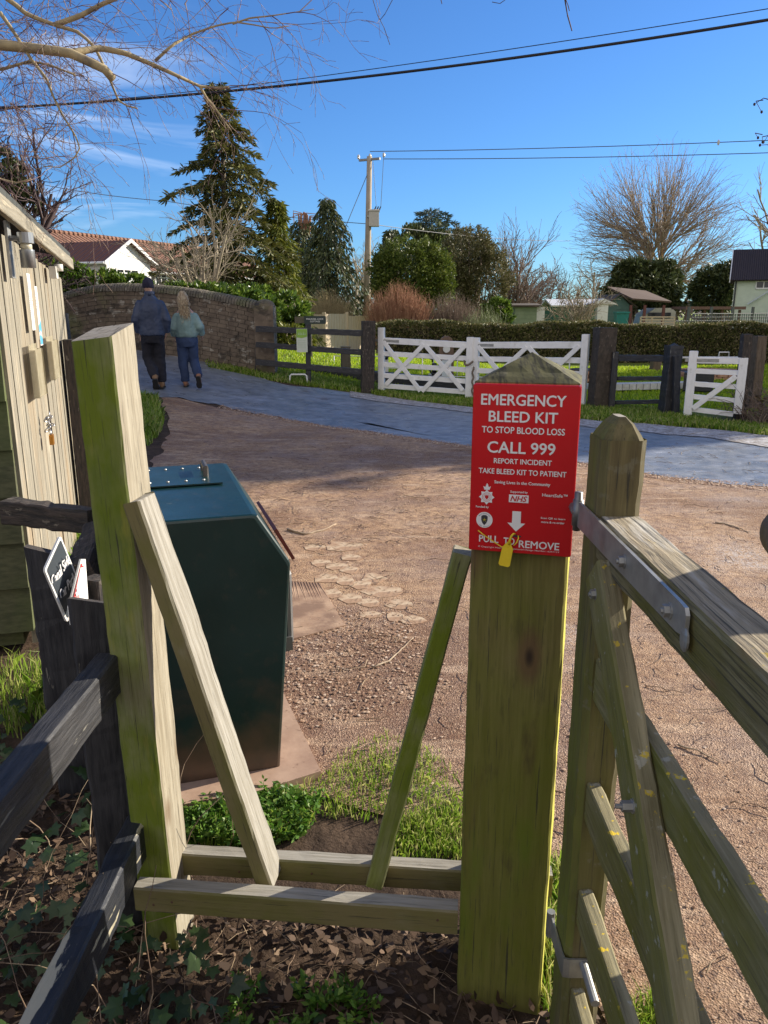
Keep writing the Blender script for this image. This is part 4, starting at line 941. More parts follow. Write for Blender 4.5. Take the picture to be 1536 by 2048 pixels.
for i in range(9):
    z0 = .12 + i * .215; c = A0 - nrmS * .75 - A1d * .02
    vsb = []
    for sgn in (0, 1):
        q_ = A0 - nrmS * (.015 if sgn else 1.9) - A1d * 0.0
        vsb.append([q_ - A1d * .045 + UPV * z0, q_ - A1d * .02 + UPV * (z0 + .222), q_ + A1d * .01 + UPV * (z0 + .222), q_ + A1d * .01 + UPV * z0])
    mb.rings(vsb)
mb.build('side_cladding', CLAD, sh_)
mb = MB(); c = A0 - nrmS * 1.0 + A1d * LW / 2 + UPV * .93
mb.box((0, 0, 0), (1.85, LW - .06, 1.8), M=Matrix.Translation(c) @ Matrix.Rotation(math.atan2(nrmS.y, nrmS.x), 4, 'Z')); mb.build('walls', CLAD, sh_)
ra = A0 + nrmS * .07 - A1d * .25 + UPV * 2.00; rb = A0 + nrmS * .07 + A1d * (LW + .06) + UPV * (1.895)
beam('roof_fascia', ra, rb, .07, .03, nrmS, SHEDW, sh_)
mb = MB(); up1 = A0 - nrmS * 2.0 - A1d * .25 + UPV * 2.35; up2 = A0 - nrmS * 2.0 + A1d * (LW + .06) + UPV * 2.25
r1 = [ra + UPV * .045, rb + UPV * .045, up2, up1]; mb.add(r1 + [p + UPV * .03 for p in r1], [(3, 2, 1, 0), (4, 5, 6, 7)] + [(i, (i + 1) % 4, 4 + (i + 1) % 4, 4 + i) for i in range(4)])
mb.build('roof', plain('roof_felt', (0.06, 0.065, 0.06), .9), sh_)
def SH(s_, z, off=.03): return A0 + A1d * s_ + nrmS * off + UPV * z
def s_at(u, v):
    d = ray(u, v); o = Vector((0, 0, EYE)); k_ = (A0 + nrmS * .03 - o).dot(nrmS) / d.dot(nrmS); p = o + d * k_; return (p - A0).dot(A1d), p.z
Msh = Matrix.Identity(4)
for i, vec in enumerate((A1d, UPV, nrmS)):
    for j in range(3): Msh[j][i] = vec[j]
PAP = plain('printed_paper', (0.74, 0.71, 0.66), .6)
def notice(px, label, m, blue=False):
    ss = [s_at(*p) for p in px]; s0_, s1_ = min(q[0] for q in ss), max(q[0] for q in ss); z0, z1 = min(q[1] for q in ss), max(q[1] for q in ss)
    o = SH(s0_, z0, .034); Mn = Matrix.Translation(o) @ Msh; T_ = thing('notice', label, 'notice', o); mb = MB(); w_, h_ = s1_ - s0_, z1 - z0
    mb.prism([(0, 0), (w_, 0), (w_, h_), (0, h_)], Mn, .002); pn = mb.build('paper', PAP, T_); mb = MB()
    if blue:
        mb.prism([(w_ * .04, h_ * .02), (w_ * .96, h_ * .02), (w_ * .96, h_ * .12), (w_ * .5, h_ * .20), (w_ * .04, h_ * .16)], Mn @ Matrix.Translation(Vector((0, 0, .002))), .0008)
        mb.prism([(w_ * .04, h_ * .22), (w_ * .6, h_ * .26), (w_ * .96, h_ * .2), (w_ * .96, h_ * .42), (w_ * .04, h_ * .34)], Mn @ Matrix.Translation(Vector((0, 0, .002))), .0008)
        sub('printed_panel', mb.mesh(), plain('blue_print', (0.10, 0.40, 0.66), .5), pn); mb = MB()
    rgn = random.Random(3)
    for k_ in range(6 if blue else 22):
        y = h_ * (.86 - k_ * (.05 if blue else .034)); wl = w_ * rgn.uniform(.5, .86)
        mb.prism([(w_ * .08, y), (w_ * .08 + wl, y), (w_ * .08 + wl, y + h_ * .012), (w_ * .08, y + h_ * .012)], Mn @ Matrix.Translation(Vector((0, 0, .002))), .0006)
    sub('print', mb.mesh(), plain('grey_print', (0.25, 0.25, 0.27), .6), pn)
notice(((50, 546), (69, 660)), 'long white typed notice pinned high on the shed planks', PAP)
notice(((66, 572), (84, 690)), 'white notice with a blue picture at its foot on the shed planks', PAP, True)
ACR = nmat('dusty_clear_plastic', (0.55, 0.50, 0.36), (0.42, 0.37, 0.25), 12, rough=.3, bump=.05)
ACR.node_tree.nodes['Principled BSDF'].inputs['Alpha'].default_value = .5
for (px, lab) in ((((55, 690), (82, 787)), 'empty clear plastic leaflet holder on the shed door, nearest the corner'), (((90, 674), (112, 753)), 'empty clear plastic leaflet holder at the far end of the shed door')):
    ss = [s_at(*p) for p in px]; s0_, s1_ = ss[0][0], ss[1][0]; z0, z1 = min(q[1] for q in ss), max(q[1] for q in ss); o = SH(s0_, z0, .032); Mn = Matrix.Translation(o) @ Msh
    T_ = thing('leaflet_holder', lab, 'leaflet holder', o, 'leaflet holders on the shed'); w_, h_ = s1_ - s0_, z1 - z0
    mb = MB(); mb.prism([(0, 0), (w_, 0), (w_, h_), (0, h_)], Mn, .002); mb.build('back', ACR, T_)
    mb = MB(); mb.prism([(0, 0), (w_, 0), (w_, h_ * .9), (0, h_ * .9)], Mn @ Matrix.Translation(Vector((0, 0, .022))), .002)
    for x in (0, w_ - .003): mb.box((x + .0015, h_ * .45, .016), (.003, h_ * .9, .028), M=Mn)
    mb.box((w_ / 2, .0015, .016), (w_ - .006, .003, .028), M=Mn); mb.build('pocket', ACR, T_)
sL, zL = s_at(17, 500); o = SH(sL, zL, .03)
lm = thing('wall_lamp', 'grey cylindrical wall lamp high on the shed corner', 'lamp', o)
mb = MB(); mb.box((0, 0, .005), (.085, .24, .012), M=Matrix.Translation(o) @ Msh); mb.build('back_plate', GALV, lm)
mb = MB(); mb.tube([o + nrmS * .075 + UPV * z for z in (-.075, .0, .002)], .032, 16); mb.build('lamp_body', plain('grey_metal', (0.30, 0.31, 0.32), .35, .6), lm, True)
mb = MB(); mb.tube([o + nrmS * .075 + UPV * z for z in (.03, .075)], .034, 16); mb.build('lamp_head', MATS['grey_metal'], lm)
mb = MB(); mb.tube([o + nrmS * .075 + UPV * z for z in (.002, .031)], .024, 12); mb.build('lens', plain('cream_lens', (0.6, 0.56, 0.42), .2), lm, True)
mb = MB(); mb.tube([o + UPV * .05, o + nrmS * .06 + UPV * .05], .012, 8); mb.build('arm', MATS['grey_metal'], lm)
sC, zC = s_at(100, 545); o = SH(sC, zC, .03); cm = thing('door_sensor', 'small white sensor box on the far top corner of the shed', 'sensor', o)
mb = MB(); mb.box((0, 0, .02), (.10, .07, .04), M=Matrix.Translation(o) @ Msh); mb.build('housing', plain('off_white_plastic', (0.68, 0.66, 0.6), .4), cm)
mb = MB(); mb.tube([o + nrmS * .05 + UPV * .05 + A1d * .02, o + nrmS * .05 + UPV * .01 + A1d * .02], .025, 12); mb.build('sensor_head', MATS['off_white_plastic'], cm, True)
sK, zK = s_at(91, 858); o = SH(sK, zK, .04); pk = thing('padlock', 'brass padlock hanging on a steel chain on the shed door', 'padlock', o)
mb = MB()
for i in range(7):
    a = i * .9; p = o + UPV * (.07 - i * .012) + A1d * .018 * math.sin(a) + nrmS * (.01 + .008 * math.cos(a * 1.7)); Mr_ = Matrix.Translation(p) @ Msh @ Matrix.Rotation(a, 4, 'Z') @ Matrix.Rotation(a * 1.3, 4, 'X')
    mb.tube([Mr_ @ Vector((.012 * math.cos(6.283 * k / 10), .020 * math.sin(6.283 * k / 10), 0)) for k in range(10)], .0035, 6, closed=True)
mb.build('chain', plain('chain_steel', (0.45, 0.45, 0.46), .3, .9), pk, True)
mb = MB(); mb.prism(roundrect(.046, .055, .008, 3, -.023, -.085), Matrix.Translation(o + nrmS * .005) @ Msh, .02); mb.build('lock_body', nmat('brass', (0.62, 0.30, 0.06), (0.5, 0.22, 0.05), 20, rough=.35, metal=.8), pk)
mb = MB(); mb.tube([o + nrmS * .015 + A1d * .015 * math.cos(R(a)) + UPV * (-.03 + .022 * math.sin(R(a))) for a in range(0, 181, 20)], .004, 6); mb.build('shackle', MATS['chain_steel'], pk, True)
# tall dark post beside the shed
dp = P(128, 680, 5.2); D_ = thing('dark_post', 'tall dark brown post between the shed and the slanted stile post', 'post', (dp.x, 5.3, h(dp.x, 5.3)))
beam('post', (dp.x + .04, 5.3, -.1), (dp.x + .04, 5.3, dp.z), .16, .14, (.3, -.95, 0), BLKW, D_)
# ------------------------------------------------------------------ white lock gates
def lerp3(a, b, t): return a + (b - a) * t
def wgate(label, p0, z0b, z0t, p1, z1b, z1t, rails, diags, r0, r1, group='white double gates', nrm=(-.1, -1, 0), rw=.085):
    """p0/p1 ground points of the stiles; stile z bottoms/tops; rails: height fractions between r0=(low,high) and r1"""
    T = thing('white_gate', label, 'gate', (p0 + p1) / 2, group)
    d = (p1 - p0).normalized(); n = Vector((d.y, -d.x, 0)); 
    beam('stile', Vector((p0.x, p0.y, z0b)), Vector((p0.x, p0.y, z0t)), .115, .09, n, WHT, T, top='round', cham=.008)
    beam('stile', Vector((p1.x, p1.y, z1b)), Vector((p1.x, p1.y, z1t)), .115, .09, n, WHT, T, top='round', cham=.008)
    a0 = p0 + d * .055; a1 = p1 - d * .055
    def pos(t, f, off=0):
        p = lerp3(a0, a1, t); z = (r0[0] + (r0[1] - r0[0]) * f) * (1 - t) + (r1[0] + (r1[1] - r1[0]) * f) * t
        return Vector((p.x, p.y, z)) + n * off
    for i, f in enumerate(rails):
        beam('rail', pos(0, f), pos(1, f), rw * (1.25 if i == len(rails) - 1 else 1), .035 if i < len(rails) - 1 else .06, n, WHT, T, cham=.003)
    for (ta, fa, tb, fb) in diags:
        beam('brace', pos(ta, fa, .036), pos(tb, fb, .036), .075, .030, n, WHT, T, cham=.003)
    mb = MB(); c0 = pos(0, 1, .036); c1 = pos(.14, 1, .036)
    mb.prism([(-.16, -.02), (.30, -.02), (.33, 0), (.30, .02), (-.16, .02)], framem(c0, n, UPV) @ Matrix.Rotation(0, 4, 'Z'), .008) if False else None
    e = (c1 - c0).normalized(); mb.add([c0 - e * .16 - UPV * .022 + n * .004, c0 + e * .30 - UPV * .022 + n * .004, c0 + e * .30 + UPV * .022 + n * .004, c0 - e * .16 + UPV * .022 + n * .004] + [c0 - e * .16 - UPV * .022 - n * .004, c0 + e * .30 - UPV * .022 - n * .004, c0 + e * .30 + UPV * .022 - n * .004, c0 - e * .16 + UPV * .022 - n * .004], [(0, 3, 2, 1), (4, 5, 6, 7), (0, 1, 5, 4), (1, 2, 6, 5), (2, 3, 7, 6), (3, 0, 4, 7)])
    mb.build('hinge_strap', GALV, T); return T, pos
def gnd(u, Y): p = P(u, 700, Y); return Vector((p.x, Y, 0))
gA = gnd(763, 14.55); gB = gnd(940, 13.95); gC = gnd(952, 13.93); gD = gnd(1170, 12.85)
def zz(u, v, Y): return P(u, v, Y).z
DG = [(.0, .98, .46, .0), (.48, .0, .98, .98), (.03, .08, .49, .96), (.51, .96, .97, .08)]
RF = [0.05, .27, .5, .73, 1.0]
wgate('left half of the white double gates, hung on the black fence post', gA, zz(763, 785, 14.55), zz(763, 652, 14.55), gB, zz(938, 798, 13.95), zz(942, 671, 13.95), RF, DG, (zz(770, 776, 14.55), zz(770, 681, 14.55)), (zz(935, 789, 13.95), zz(935, 690, 13.95)))
wgate('right half of the white double gates, beside the thick mottled dark post', gC, zz(950, 798, 13.93), zz(950, 672, 13.93), gD, zz(1168, 818, 12.85), zz(1176, 665, 12.85), RF, DG, (zz(955, 791, 13.93), zz(955, 690, 13.93)), (zz(1165, 805, 12.85), zz(1165, 690, 12.85)))
chn = thing('gate_chain', 'steel chain looped round the meeting stiles of the white double gates', 'chain', (gB + gC) / 2 + UPV * .9)
mb = MB(); cp_ = []
for i in range(40):
    a = i / 40; 
    if a < .5: p = (gB + gC) / 2 + Vector((-.16 * math.cos(a * math.pi) , -.09, zz(945, 722, 13.9) - .07 * math.sin(a * 2 * math.pi)))
    else: p = (gB + gC) / 2 + Vector((.012 * math.sin(i), -.10, zz(945, 727, 13.9) - .07 - (a - .5) * 1.0))
    mb.rings(ellips(p, (.018, .012, .022), 6, 4))
mb.build('links', plain('rusty_chain', (0.20, 0.16, 0.13), .5, .6), chn)
# small white side gate
hA = gnd(1384, 11.2); hB = gnd(1500, 11.2); hA = Vector((P(1378, 800, 11.5).x, 11.5, 0)); hB = Vector((P(1478, 800, 11.2).x, 11.2, 0))
wgate('small white wicket gate between the capped black post and the leaning dark post', hA, zz(1367, 832, 11.5), zz(1375, 698, 11.5), hB, .12, zz(1470, 712, 11.2), [0, .26, .52, .78, 1.0], [(.02, .02, .97, .72)], (zz(1375, 818, 11.5), zz(1375, 720, 11.5)), (zz(1465, 829, 11.2), zz(1465, 722, 11.2)), group=None, rw=.07)
# posts
def mpost(label, u0, v0, u1, v1, Y, w_, m, cap=None, t=None, group='dark posts by the lock', nrm=(.15, -.99, 0), cat='post'):
    a = P(u0, v0, Y); b = P(u1, v1, Y); gz = h(b.x, b.y) - .15; bb = b + (b - a) * ((b.z - gz) / max(.01, a.z - b.z)) if False else Vector((b.x, b.y, min(b.z, gz + .1) - .05))
    T = thing('post', label, cat, (b.x, b.y, h(b.x, b.y)), group); beam('post', bb, a, w_, t or w_, nrm, m, T, cham=.008, jit=.004, top=cap); return T
mpost('black and brown post carrying the left white gate', 737, 642, 734, 782, 14.45, .23, BLKW)
T = mpost('thick mottled dark post between the white double gates and the black rails', 1211, 655, 1196, 826, 12.7, .29, nmat('mottled_dark_post', (0.035, 0.028, 0.022), (0.075, 0.058, 0.045), 9, (2, 2, 1), rough=.85, bump=.6, layers=[((0.22, 0.19, 0.15), 16, (2, 2, 1), .62, .68, None, .6)]))
T = mpost('square black post with a pyramid cap beside the wicket gate', 1349, 686, 1334, 822, 11.9, .20, BLK, cap='pyr')
mpost('dark post leaning right at the latch side of the wicket gate', 1494, 668, 1478, 832, 11.3, .13, BLKW, nrm=(0, -1, 0))
mpost('brown timber post at the right, just behind the leaning dark post', 1520, 672, 1508, 800, 12.6, .16, nmat('brown_post', (0.16, 0.12, 0.085), (0.09, 0.065, 0.045), 4, (10, 10, 1.5), rough=.9, bump=.5))
mpost('small grey-brown bollard post behind the black fence rails', 691, 693, 692, 772, 16.6, .19, nmat('grey_post', (0.13, 0.115, 0.085), (0.10, 0.085, 0.06), 4, (6, 6, 1), rough=.9, bump=.3))
# black fence right of the thick post
def railset(name, label, segs, m, cat='fence', posts=()):
    T = thing(name, label, cat, segs[0][0])
    for a, b, w_, t_ in segs:
        d = (b - a).normalized(); beam('rail', a, b, w_, t_, Vector((d.y, -d.x, 0)), m, T, cham=.004, jit=.003)
    for a, b, w_, t_ in posts: beam('post', a, b, w_, t_, (0, -1, 0), m, T, cham=.006, jit=.003)
    return T
railset('rail_fence', 'short black rail fence between the thick mottled post and the capped post', [(P(1228, 716, 12.6), P(1338, 717, 12.0), .095, .05), (P(1228, 757, 12.6), P(1336, 757, 12.0), .06, .05), (P(1226, 805, 12.6), P(1330, 803, 12.0), .06, .05)], BLK, posts=[(P(1221, 825, 12.55) - UPV * .1, P(1231, 704, 12.55), .09, .08), (P(1352, 826, 11.75) - UPV * .1, P(1353, 712, 11.75), .09, .10)])
railset('rail_fence', 'long black rail fence running from the bridge wall down to the white gates', [(P(512, 658, 14.7), P(735, 667, 14.4), .10, .05), (P(512, 689, 14.7), P(735, 706, 14.4), .095, .05), (P(512, 724, 14.7), P(735, 745, 14.4), .10, .05)], BLK, posts=[(P(617, 762, 14.6) - UPV * .1, P(616, 648, 14.6), .085, .07), (P(519, 738, 14.9) - UPV * .1, P(518, 605, 14.9), .14, .14)])
# green and white notice on fence
c = P(604, 681, 14.45); n_ = thing('fence_notice', 'green and white notice board fixed to the long black rail fence', 'notice', c)
mb = MB(); wN, hN = .20, .42; Mn = Matrix.Translation(c + Vector((-wN / 2, 0, -hN / 2))) @ Matrix.Rotation(R(90), 4, 'X')
mb.prism(roundrect(wN, hN, .01), Mn, .008); pn = mb.build('panel', plain('pale_sign', (0.62, 0.66, 0.56), .5), n_)
mb = MB(); mb.prism([(.004, hN * .63), (wN * .5, hN * .60), (wN - .004, hN * .66), (wN - .004, hN - .005), (.004, hN - .005)], Mn @ Matrix.Translation(Vector((0, 0, .009))), .001); sub('header', mb.mesh(), plain('lime_print', (0.26, 0.45, 0.06), .5), pn)
mb = MB()
for k in range(5): mb.prism([(wN * .12, hN * (.5 - k * .08)), (wN * .85, hN * (.5 - k * .08)), (wN * .85, hN * (.515 - k * .08)), (wN * .12, hN * (.515 - k * .08))], Mn @ Matrix.Translation(Vector((0, 0, .009))), .001)
for k in range(5): mb.prism([(wN * (.15 + k * .15), hN * .74), (wN * (.24 + k * .15), hN * .74), (wN * (.2 + k * .15), hN * (.86 + .04 * (k % 2)))], Mn @ Matrix.Translation(Vector((0, 0, .010))), .001)
sub('print', mb.mesh(), plain('pale_green_print', (0.42, 0.55, 0.38), .5), pn)
# cottage name board on post
c = P(621, 640, 17.5); nb_ = thing('name_board', 'dark green name board on a short post in front of the pale fence', 'sign', Vector((c.x, c.y, h(c.x, c.y))))
mb = MB(); wN, hN = .48, .17; Mn = Matrix.Translation(c + Vector((-wN / 2 + .1, 0, -hN / 2))) @ Matrix.Rotation(R(90), 4, 'X')
mb.prism(roundrect(wN, hN, .02), Mn, .02); pn = mb.build('board', plain('dark_board', (0.03, 0.045, 0.045), .5), nb_)
text('MAUNSEL LOCK', Mn @ Matrix.Translation(Vector((wN / 2, hN * .53, .021))), WPAINT, pn, width=wN * .78, height=hN * .2, bold=.01, ext=.001)
text('COTTAGE', Mn @ Matrix.Translation(Vector((wN / 2, hN * .22, .021))), WPAINT, pn, width=wN * .45, height=hN * .2, bold=.01, ext=.001)
beam('post', Vector((c.x - .02, c.y + .05, h(c.x, c.y) - .1)), Vector((c.x - .02, c.y + .05, c.z)), .07, .06, (0, -1, 0), MATS['grey_post'], nb_)
beam('side_arm', c + Vector((-.35, .03, .0)), c + Vector((-.12, .03, .0)), .14, .04, (0, -1, 0), MATS['grey_post'], nb_)
# ------------------------------------------------------------------ lock furniture
def WM(*a): return plain('white_metal', (0.76, 0.76, 0.74), .4)
bal = thing('balance_beam', 'long black lock balance beam with a white painted end behind the black fence', 'lock beam', P(545, 745, 16.2))
a = P(566, 741, 16.3); b = P(1000, 781, 15.2); b = Vector((b.x, b.y, a.z - .30)); 
beam('beam', a, b, .30, .28, (0, -1, 0), BLK, bal, cham=.02, jit=.004)
e_ = (b - a).normalized(); beam('white_end', a - e_ * .22, a - e_ * .001, .30, .28, (0, -1, 0), WHT, bal, cham=.02)
hp = thing('safety_hoop', 'low white tubular hoop in the verge beside the black fence', 'hoop', P(597, 757, 14.45))
mb = MB(); c = P(597, 757, 14.45); mb.tube([c + Vector(p) for p in ((-.17, 0, -.14), (-.155, 0, .05), (-.13, 0, .075), (.12, 0, .075), (.15, 0, .05), (.175, 0, -.14))], .016, 8); mb.build('hoop', WM(), hp, True)
rl = thing('lock_railing', 'thin white tubular railing along the lock behind the white gates', 'railing', P(860, 745, 17.5))
mb = MB()
for u in (668, 845, 867, 915, 1140):
    p = P(u, 712, 17.5); mb.tube([p, Vector((p.x, p.y, -.05))], .014, 6)
for v0, v1 in ((712, 716), (735, 741)):
    a = P(668, v0, 17.6); b = P(1165, v1, 17.2); mb.tube([a, b], .011, 6)
for v0, v1 in ((752, 755), (770, 772)):
    a = P(845, v0, 16.9); b = P(1000, v1, 16.9); mb.tube([a, b], .010, 6)
mb.build('rails', WM(), rl, True)
def windlass(label, u, v, Y, s):
    p = P(u, v, Y); T = thing('paddle_gear', label, 'lock gear', Vector((p.x, p.y, 0)), 'lock paddle gears'); Bm = plain('black_iron', (0.015, 0.015, 0.018), .4)
    mb = MB(); mb.box((p.x, p.y, p.z / 2 - .05), (.16 * s, .14, p.z + .1)); mb.build('stand', WM(), T)
    mb = MB(); c = p + Vector((.02, -.12, .10)); mb.tube([c + Vector((.09 * math.cos(6.283 * k / 20), 0, .09 * math.sin(6.283 * k / 20))) for k in range(20)], .02, 6, closed=True)
    for k in range(4): a = k * math.pi / 4; mb.tube([c + Vector((.09 * math.cos(a), 0, .09 * math.sin(a))), c - Vector((.09 * math.cos(a), 0, .09 * math.sin(a)))], .012, 5)
    mb.build('gear_wheel', Bm, T, True)
    mb = MB(); mb.box((p.x + .02, p.y - .03, p.z + .10), (.10, .1, .25)); mb.tube([p + Vector((-.02, -.1, .25)), p + Vector((-.02, -.16, .30)), p + Vector((-.1, -.16, .34))], .015, 6); mb.build('ratchet', Bm, T)
    mb = MB(); c = p + Vector((-.02, -.1, .34)); mb.tube([c + Vector((.05 * math.cos(R(a)), 0, .06 * math.sin(R(a)))) for a in range(0, 181, 20)], .016, 6); mb.build('hook', WM(), T, True)
windlass('black iron paddle gear on a white stand just inside the left white gate', 769, 716, 16.4, 1)
windlass('black iron paddle gear on a white stand behind the middle of the white gates', 866, 748, 16.2, 1.1)
im = thing('info_pillar', 'brown tapering pillar with a round white disc behind the white gates', 'pillar', Vector((P(893, 720, 17.2).x, 17.2, 0)))
c = P(893, 677, 17.2); mb = MB(); ww = .17
mb.rings([[Vector((c.x + sx_ * w_, 17.2 + sy_ * .1, z)) for sx_, sy_ in ((-1, -1), (1, -1), (1, 1), (-1, 1))] for w_, z in ((.17, -.1), (.165, .45), (.15, c.z - .1), (.12, c.z), (.05, c.z + .05))]); mb.build('pillar', nmat('brown_timber', (0.20, 0.13, 0.09), (0.13, 0.085, 0.06), 5, (6, 6, 1), rough=.8, bump=.3), im)
mb = MB(); q = P(893, 698, 17.08); mb.tube([q, q - Vector((0, .02, 0))], .078, 24); mb.build('disc', WM(), im)
mb = MB(); q = P(893, 735, 17.0); mb.box((q.x, q.y, q.z - .12), (.20, .05, .55)); mb.build('white_panel', plain('pale_blue_white', (0.62, 0.68, 0.72), .5), im)
# brick planters, coping, bench-like beam
BRK = nmat('red_brick', (0.38, 0.19, 0.12), (0.50, 0.30, 0.20), 12, rough=.9, bump=.3)
def ring_planter(label, u, v, Y, r, hh):
    p = P(u, v, Y); T = thing('brick_planter', label, 'planter', Vector((p.x, p.y, 0)), 'round brick planters'); mb = MB(); nb = 26
    for row in range(int(hh / .075)):
        for k in range(nb):
            a = 6.283 * (k + .5 * (row % 2)) / nb; mb.box((p.x + r * math.cos(a), p.y + r * math.sin(a), .035 + row * .075), (.11, 2 * math.pi * r / nb - .012, .065), a)
    mb.build('brick_ring', BRK, T); mb = MB(); mb.tube([(p.x, p.y, 0), (p.x, p.y, hh - .05)], r, 24); mb.build('soil', plain('dark_soil', (0.05, 0.035, 0.025), .95), T)
ring_planter('taller round brick planter at the right end of the white double gates', 1178, 735, 17.3, .42, .36)
ring_planter('low round brick planter on the lawn beyond the wicket gate', 1432, 735, 19.0, .95, .18)
cop = thing('stone_coping', 'pale stone coping along the lock edge beyond the black rails', 'coping', P(1280, 770, 14.9))
mb = MB(); a = Pz(1180, 768, .16); b = Pz(1400, 763, .16)
for k in range(16):
    p = a.lerp(b, (k + .5) / 16); L_ = (b - a).length / 16; mb.box((p.x, p.y, .10), (L_ - .015, .34, .12), math.atan2((b - a).y, (b - a).x))
mb.build('stones', nmat('frosted_stone', (0.62, 0.62, 0.60), (0.45, 0.44, 0.40), 9, rough=.9, bump=.4), cop)
bb = thing('balance_beam', 'short black balance beam beyond the wicket gate', 'lock beam', P(1425, 765, 15)); a = P(1368, 752, 15.2); b = P(1428, 754, 15.0)
beam('beam', a - UPV * .1, b - UPV * .1, .36, .30, (0, -1, 0), BLK, bb, cham=.02)
hp2 = thing('beam_handle', 'small white tubular handle above the wicket gate top rail', 'handle', P(1448, 708, 13.5))
mb = MB(); c = P(1448, 708, 13.2); mb.tube([c + Vector(p) for p in ((-.085, 0, -.05), (-.08, 0, .03), (.08, 0, .03), (.085, 0, -.05))], .011, 6); mb.tube([c + Vector((-.9, 0, -.06)), c + Vector((.4, 0, -.06))], .02, 6); mb.build('handle', WM(), hp2, True)
lp_ = mpost('short brown stump post on the lawn before the hedge', 1312, 718, 1310, 733, 21.0, .22, MATS['brown_post'], group=None)
# ------------------------------------------------------------------ bridge parapet
STN = nmat('dark_bridge_brick', (0.115, 0.088, 0.066), (0.20, 0.155, 0.112), 6, rough=.95, bump=.5, bdist=.02, layers=[
    ((0.40, 0.37, 0.31), 5, (1, 1, 1.5), .58, .64, None, .75), ((0.12, 0.13, 0.05), 1.3, (1, 1, 1), .55, .68, None, .7), ((0.03, 0.026, 0.022), 3, (1, 1, 2), .54, .64, None, .7)])
par = thing('bridge_parapet', 'humped dark brick parapet wall of the canal bridge with rounded coping', 'wall', P(300, 700, 15.4))
top_px = [(40, 622, 15.8), (100, 596, 15.8), (150, 579, 15.8), (200, 569, 15.75), (250, 567, 15.7), (300, 569, 15.6), (350, 573, 15.5), (400, 579, 15.35), (450, 588, 15.2), (500, 598, 15.05), (527, 607, 15.0)]
tops = resample([P(u, v - 1, Y) for u, v, Y in top_px], 90)
mb = MB(); mc = MB(); rgb = random.Random(12)
for i in range(89):                          # rows of brick following the hump
    a, b = tops[i], tops[i + 1]; d = (b - a); L_ = d.length; dn = d.normalized(); n_ = Vector((dn.y, -dn.x, 0)).normalized()
    mcc = (a + b) / 2
    mc.rings([[q + n_ * ( .19 * math.cos(t)) + UPV * (.15 * math.sin(t) - .15) + UPV * rgb.uniform(-.006, .006) for t in [math.pi * k / 8 for k in range(9)]] for q in (a + dn * .006, b - dn * .006)])
prevs = resample([P(u, v - 1, Y) for u, v, Y in top_px], 27)
for i in range(26):
    a, b = prevs[i], prevs[i + 1]; d = b - a; dn = d.normalized(); n_ = Vector((dn.y, -dn.x, 0)).normalized(); ang = math.atan2(dn.y, dn.x); pit = math.atan2(dn.z, math.hypot(dn.x, dn.y))
    gz = min(h(a.x, a.y), h(b.x, b.y)) - .25; rows = int((min(a.z, b.z) - .16 - gz) / .082) + 1
    for r_ in range(rows):
        off = .5 if r_ % 2 else 0
        c = a.lerp(b, .5 - .0) + dn * (off - .25) * .29 - UPV * (.19 + r_ * .082)
        mb.box((0, 0, 0), (d.length - .010, .32 + rgb.uniform(-.012, .018), .072), M=Matrix.Translation(c) @ Matrix.Rotation(ang, 4, 'Z') @ Matrix.Rotation(-pit, 4, 'Y'))
mb.build('brickwork', STN, par); mc.build('coping', nmat('dark_coping', (0.085, 0.075, 0.060), (0.17, 0.145, 0.11), 7, rough=.95, bump=.5, bdist=.01, layers=[((0.38, 0.36, 0.30), 9, (1, 1, 1), .60, .66, None, .7), ((0.10, 0.11, 0.045), 2, (1, 1, 1), .5, .65, None, .6)]), par)
mb = MB()                                     # mortar core
for i in range(26):
    a, b = prevs[i], prevs[i + 1]; d = b - a; dn = d.normalized(); n_ = Vector((dn.y, -dn.x, 0)).normalized(); gz = -.2
    mb.add([q + n_ * s_ * .148 + UPV * z for q in (a, b) for s_ in (-1, 1) for z in (-.17,)] + [Vector((q.x, q.y, gz)) + n_ * s_ * .148 for q in (a, b) for s_ in (-1, 1)], [(0, 2, 6, 4), (1, 5, 7, 3), (0, 1, 3, 2), (0, 4, 5, 1), (2, 3, 7, 6)])
mb.build('mortar', plain('mortar', (0.10, 0.085, 0.07), .95), par)
pil = tops[-1]; mb = MB(); mb.box((pil.x + .02, pil.y + .02, pil.z / 2 - .12), (.36, .42, pil.z + .14)); mb.rings(ellips((pil.x + .02, pil.y + .02, pil.z - .05), (.19, .22, .12), 16, 8)); mb.build('end_pillar', STN, par)
def stub(label, u, vt, Y, w_):
    p = P(u, vt, Y); T = thing('fence_post', label, 'post', (p.x, Y, h(p.x, Y)), 'black posts beside the bridge road'); beam('post', (p.x, Y, h(p.x, Y) - .1), p, w_, .1, (0, -1, 0), BLK, T, top='round')
    beam('rail', p + Vector((-.9, .05, -.28)), p + Vector((.0, .05, -.28)), .09, .04, (0, -1, 0), BLK, T)
stub('round-topped black post in front of the bridge wall beside the shed', 124, 622, 11.0, .13)
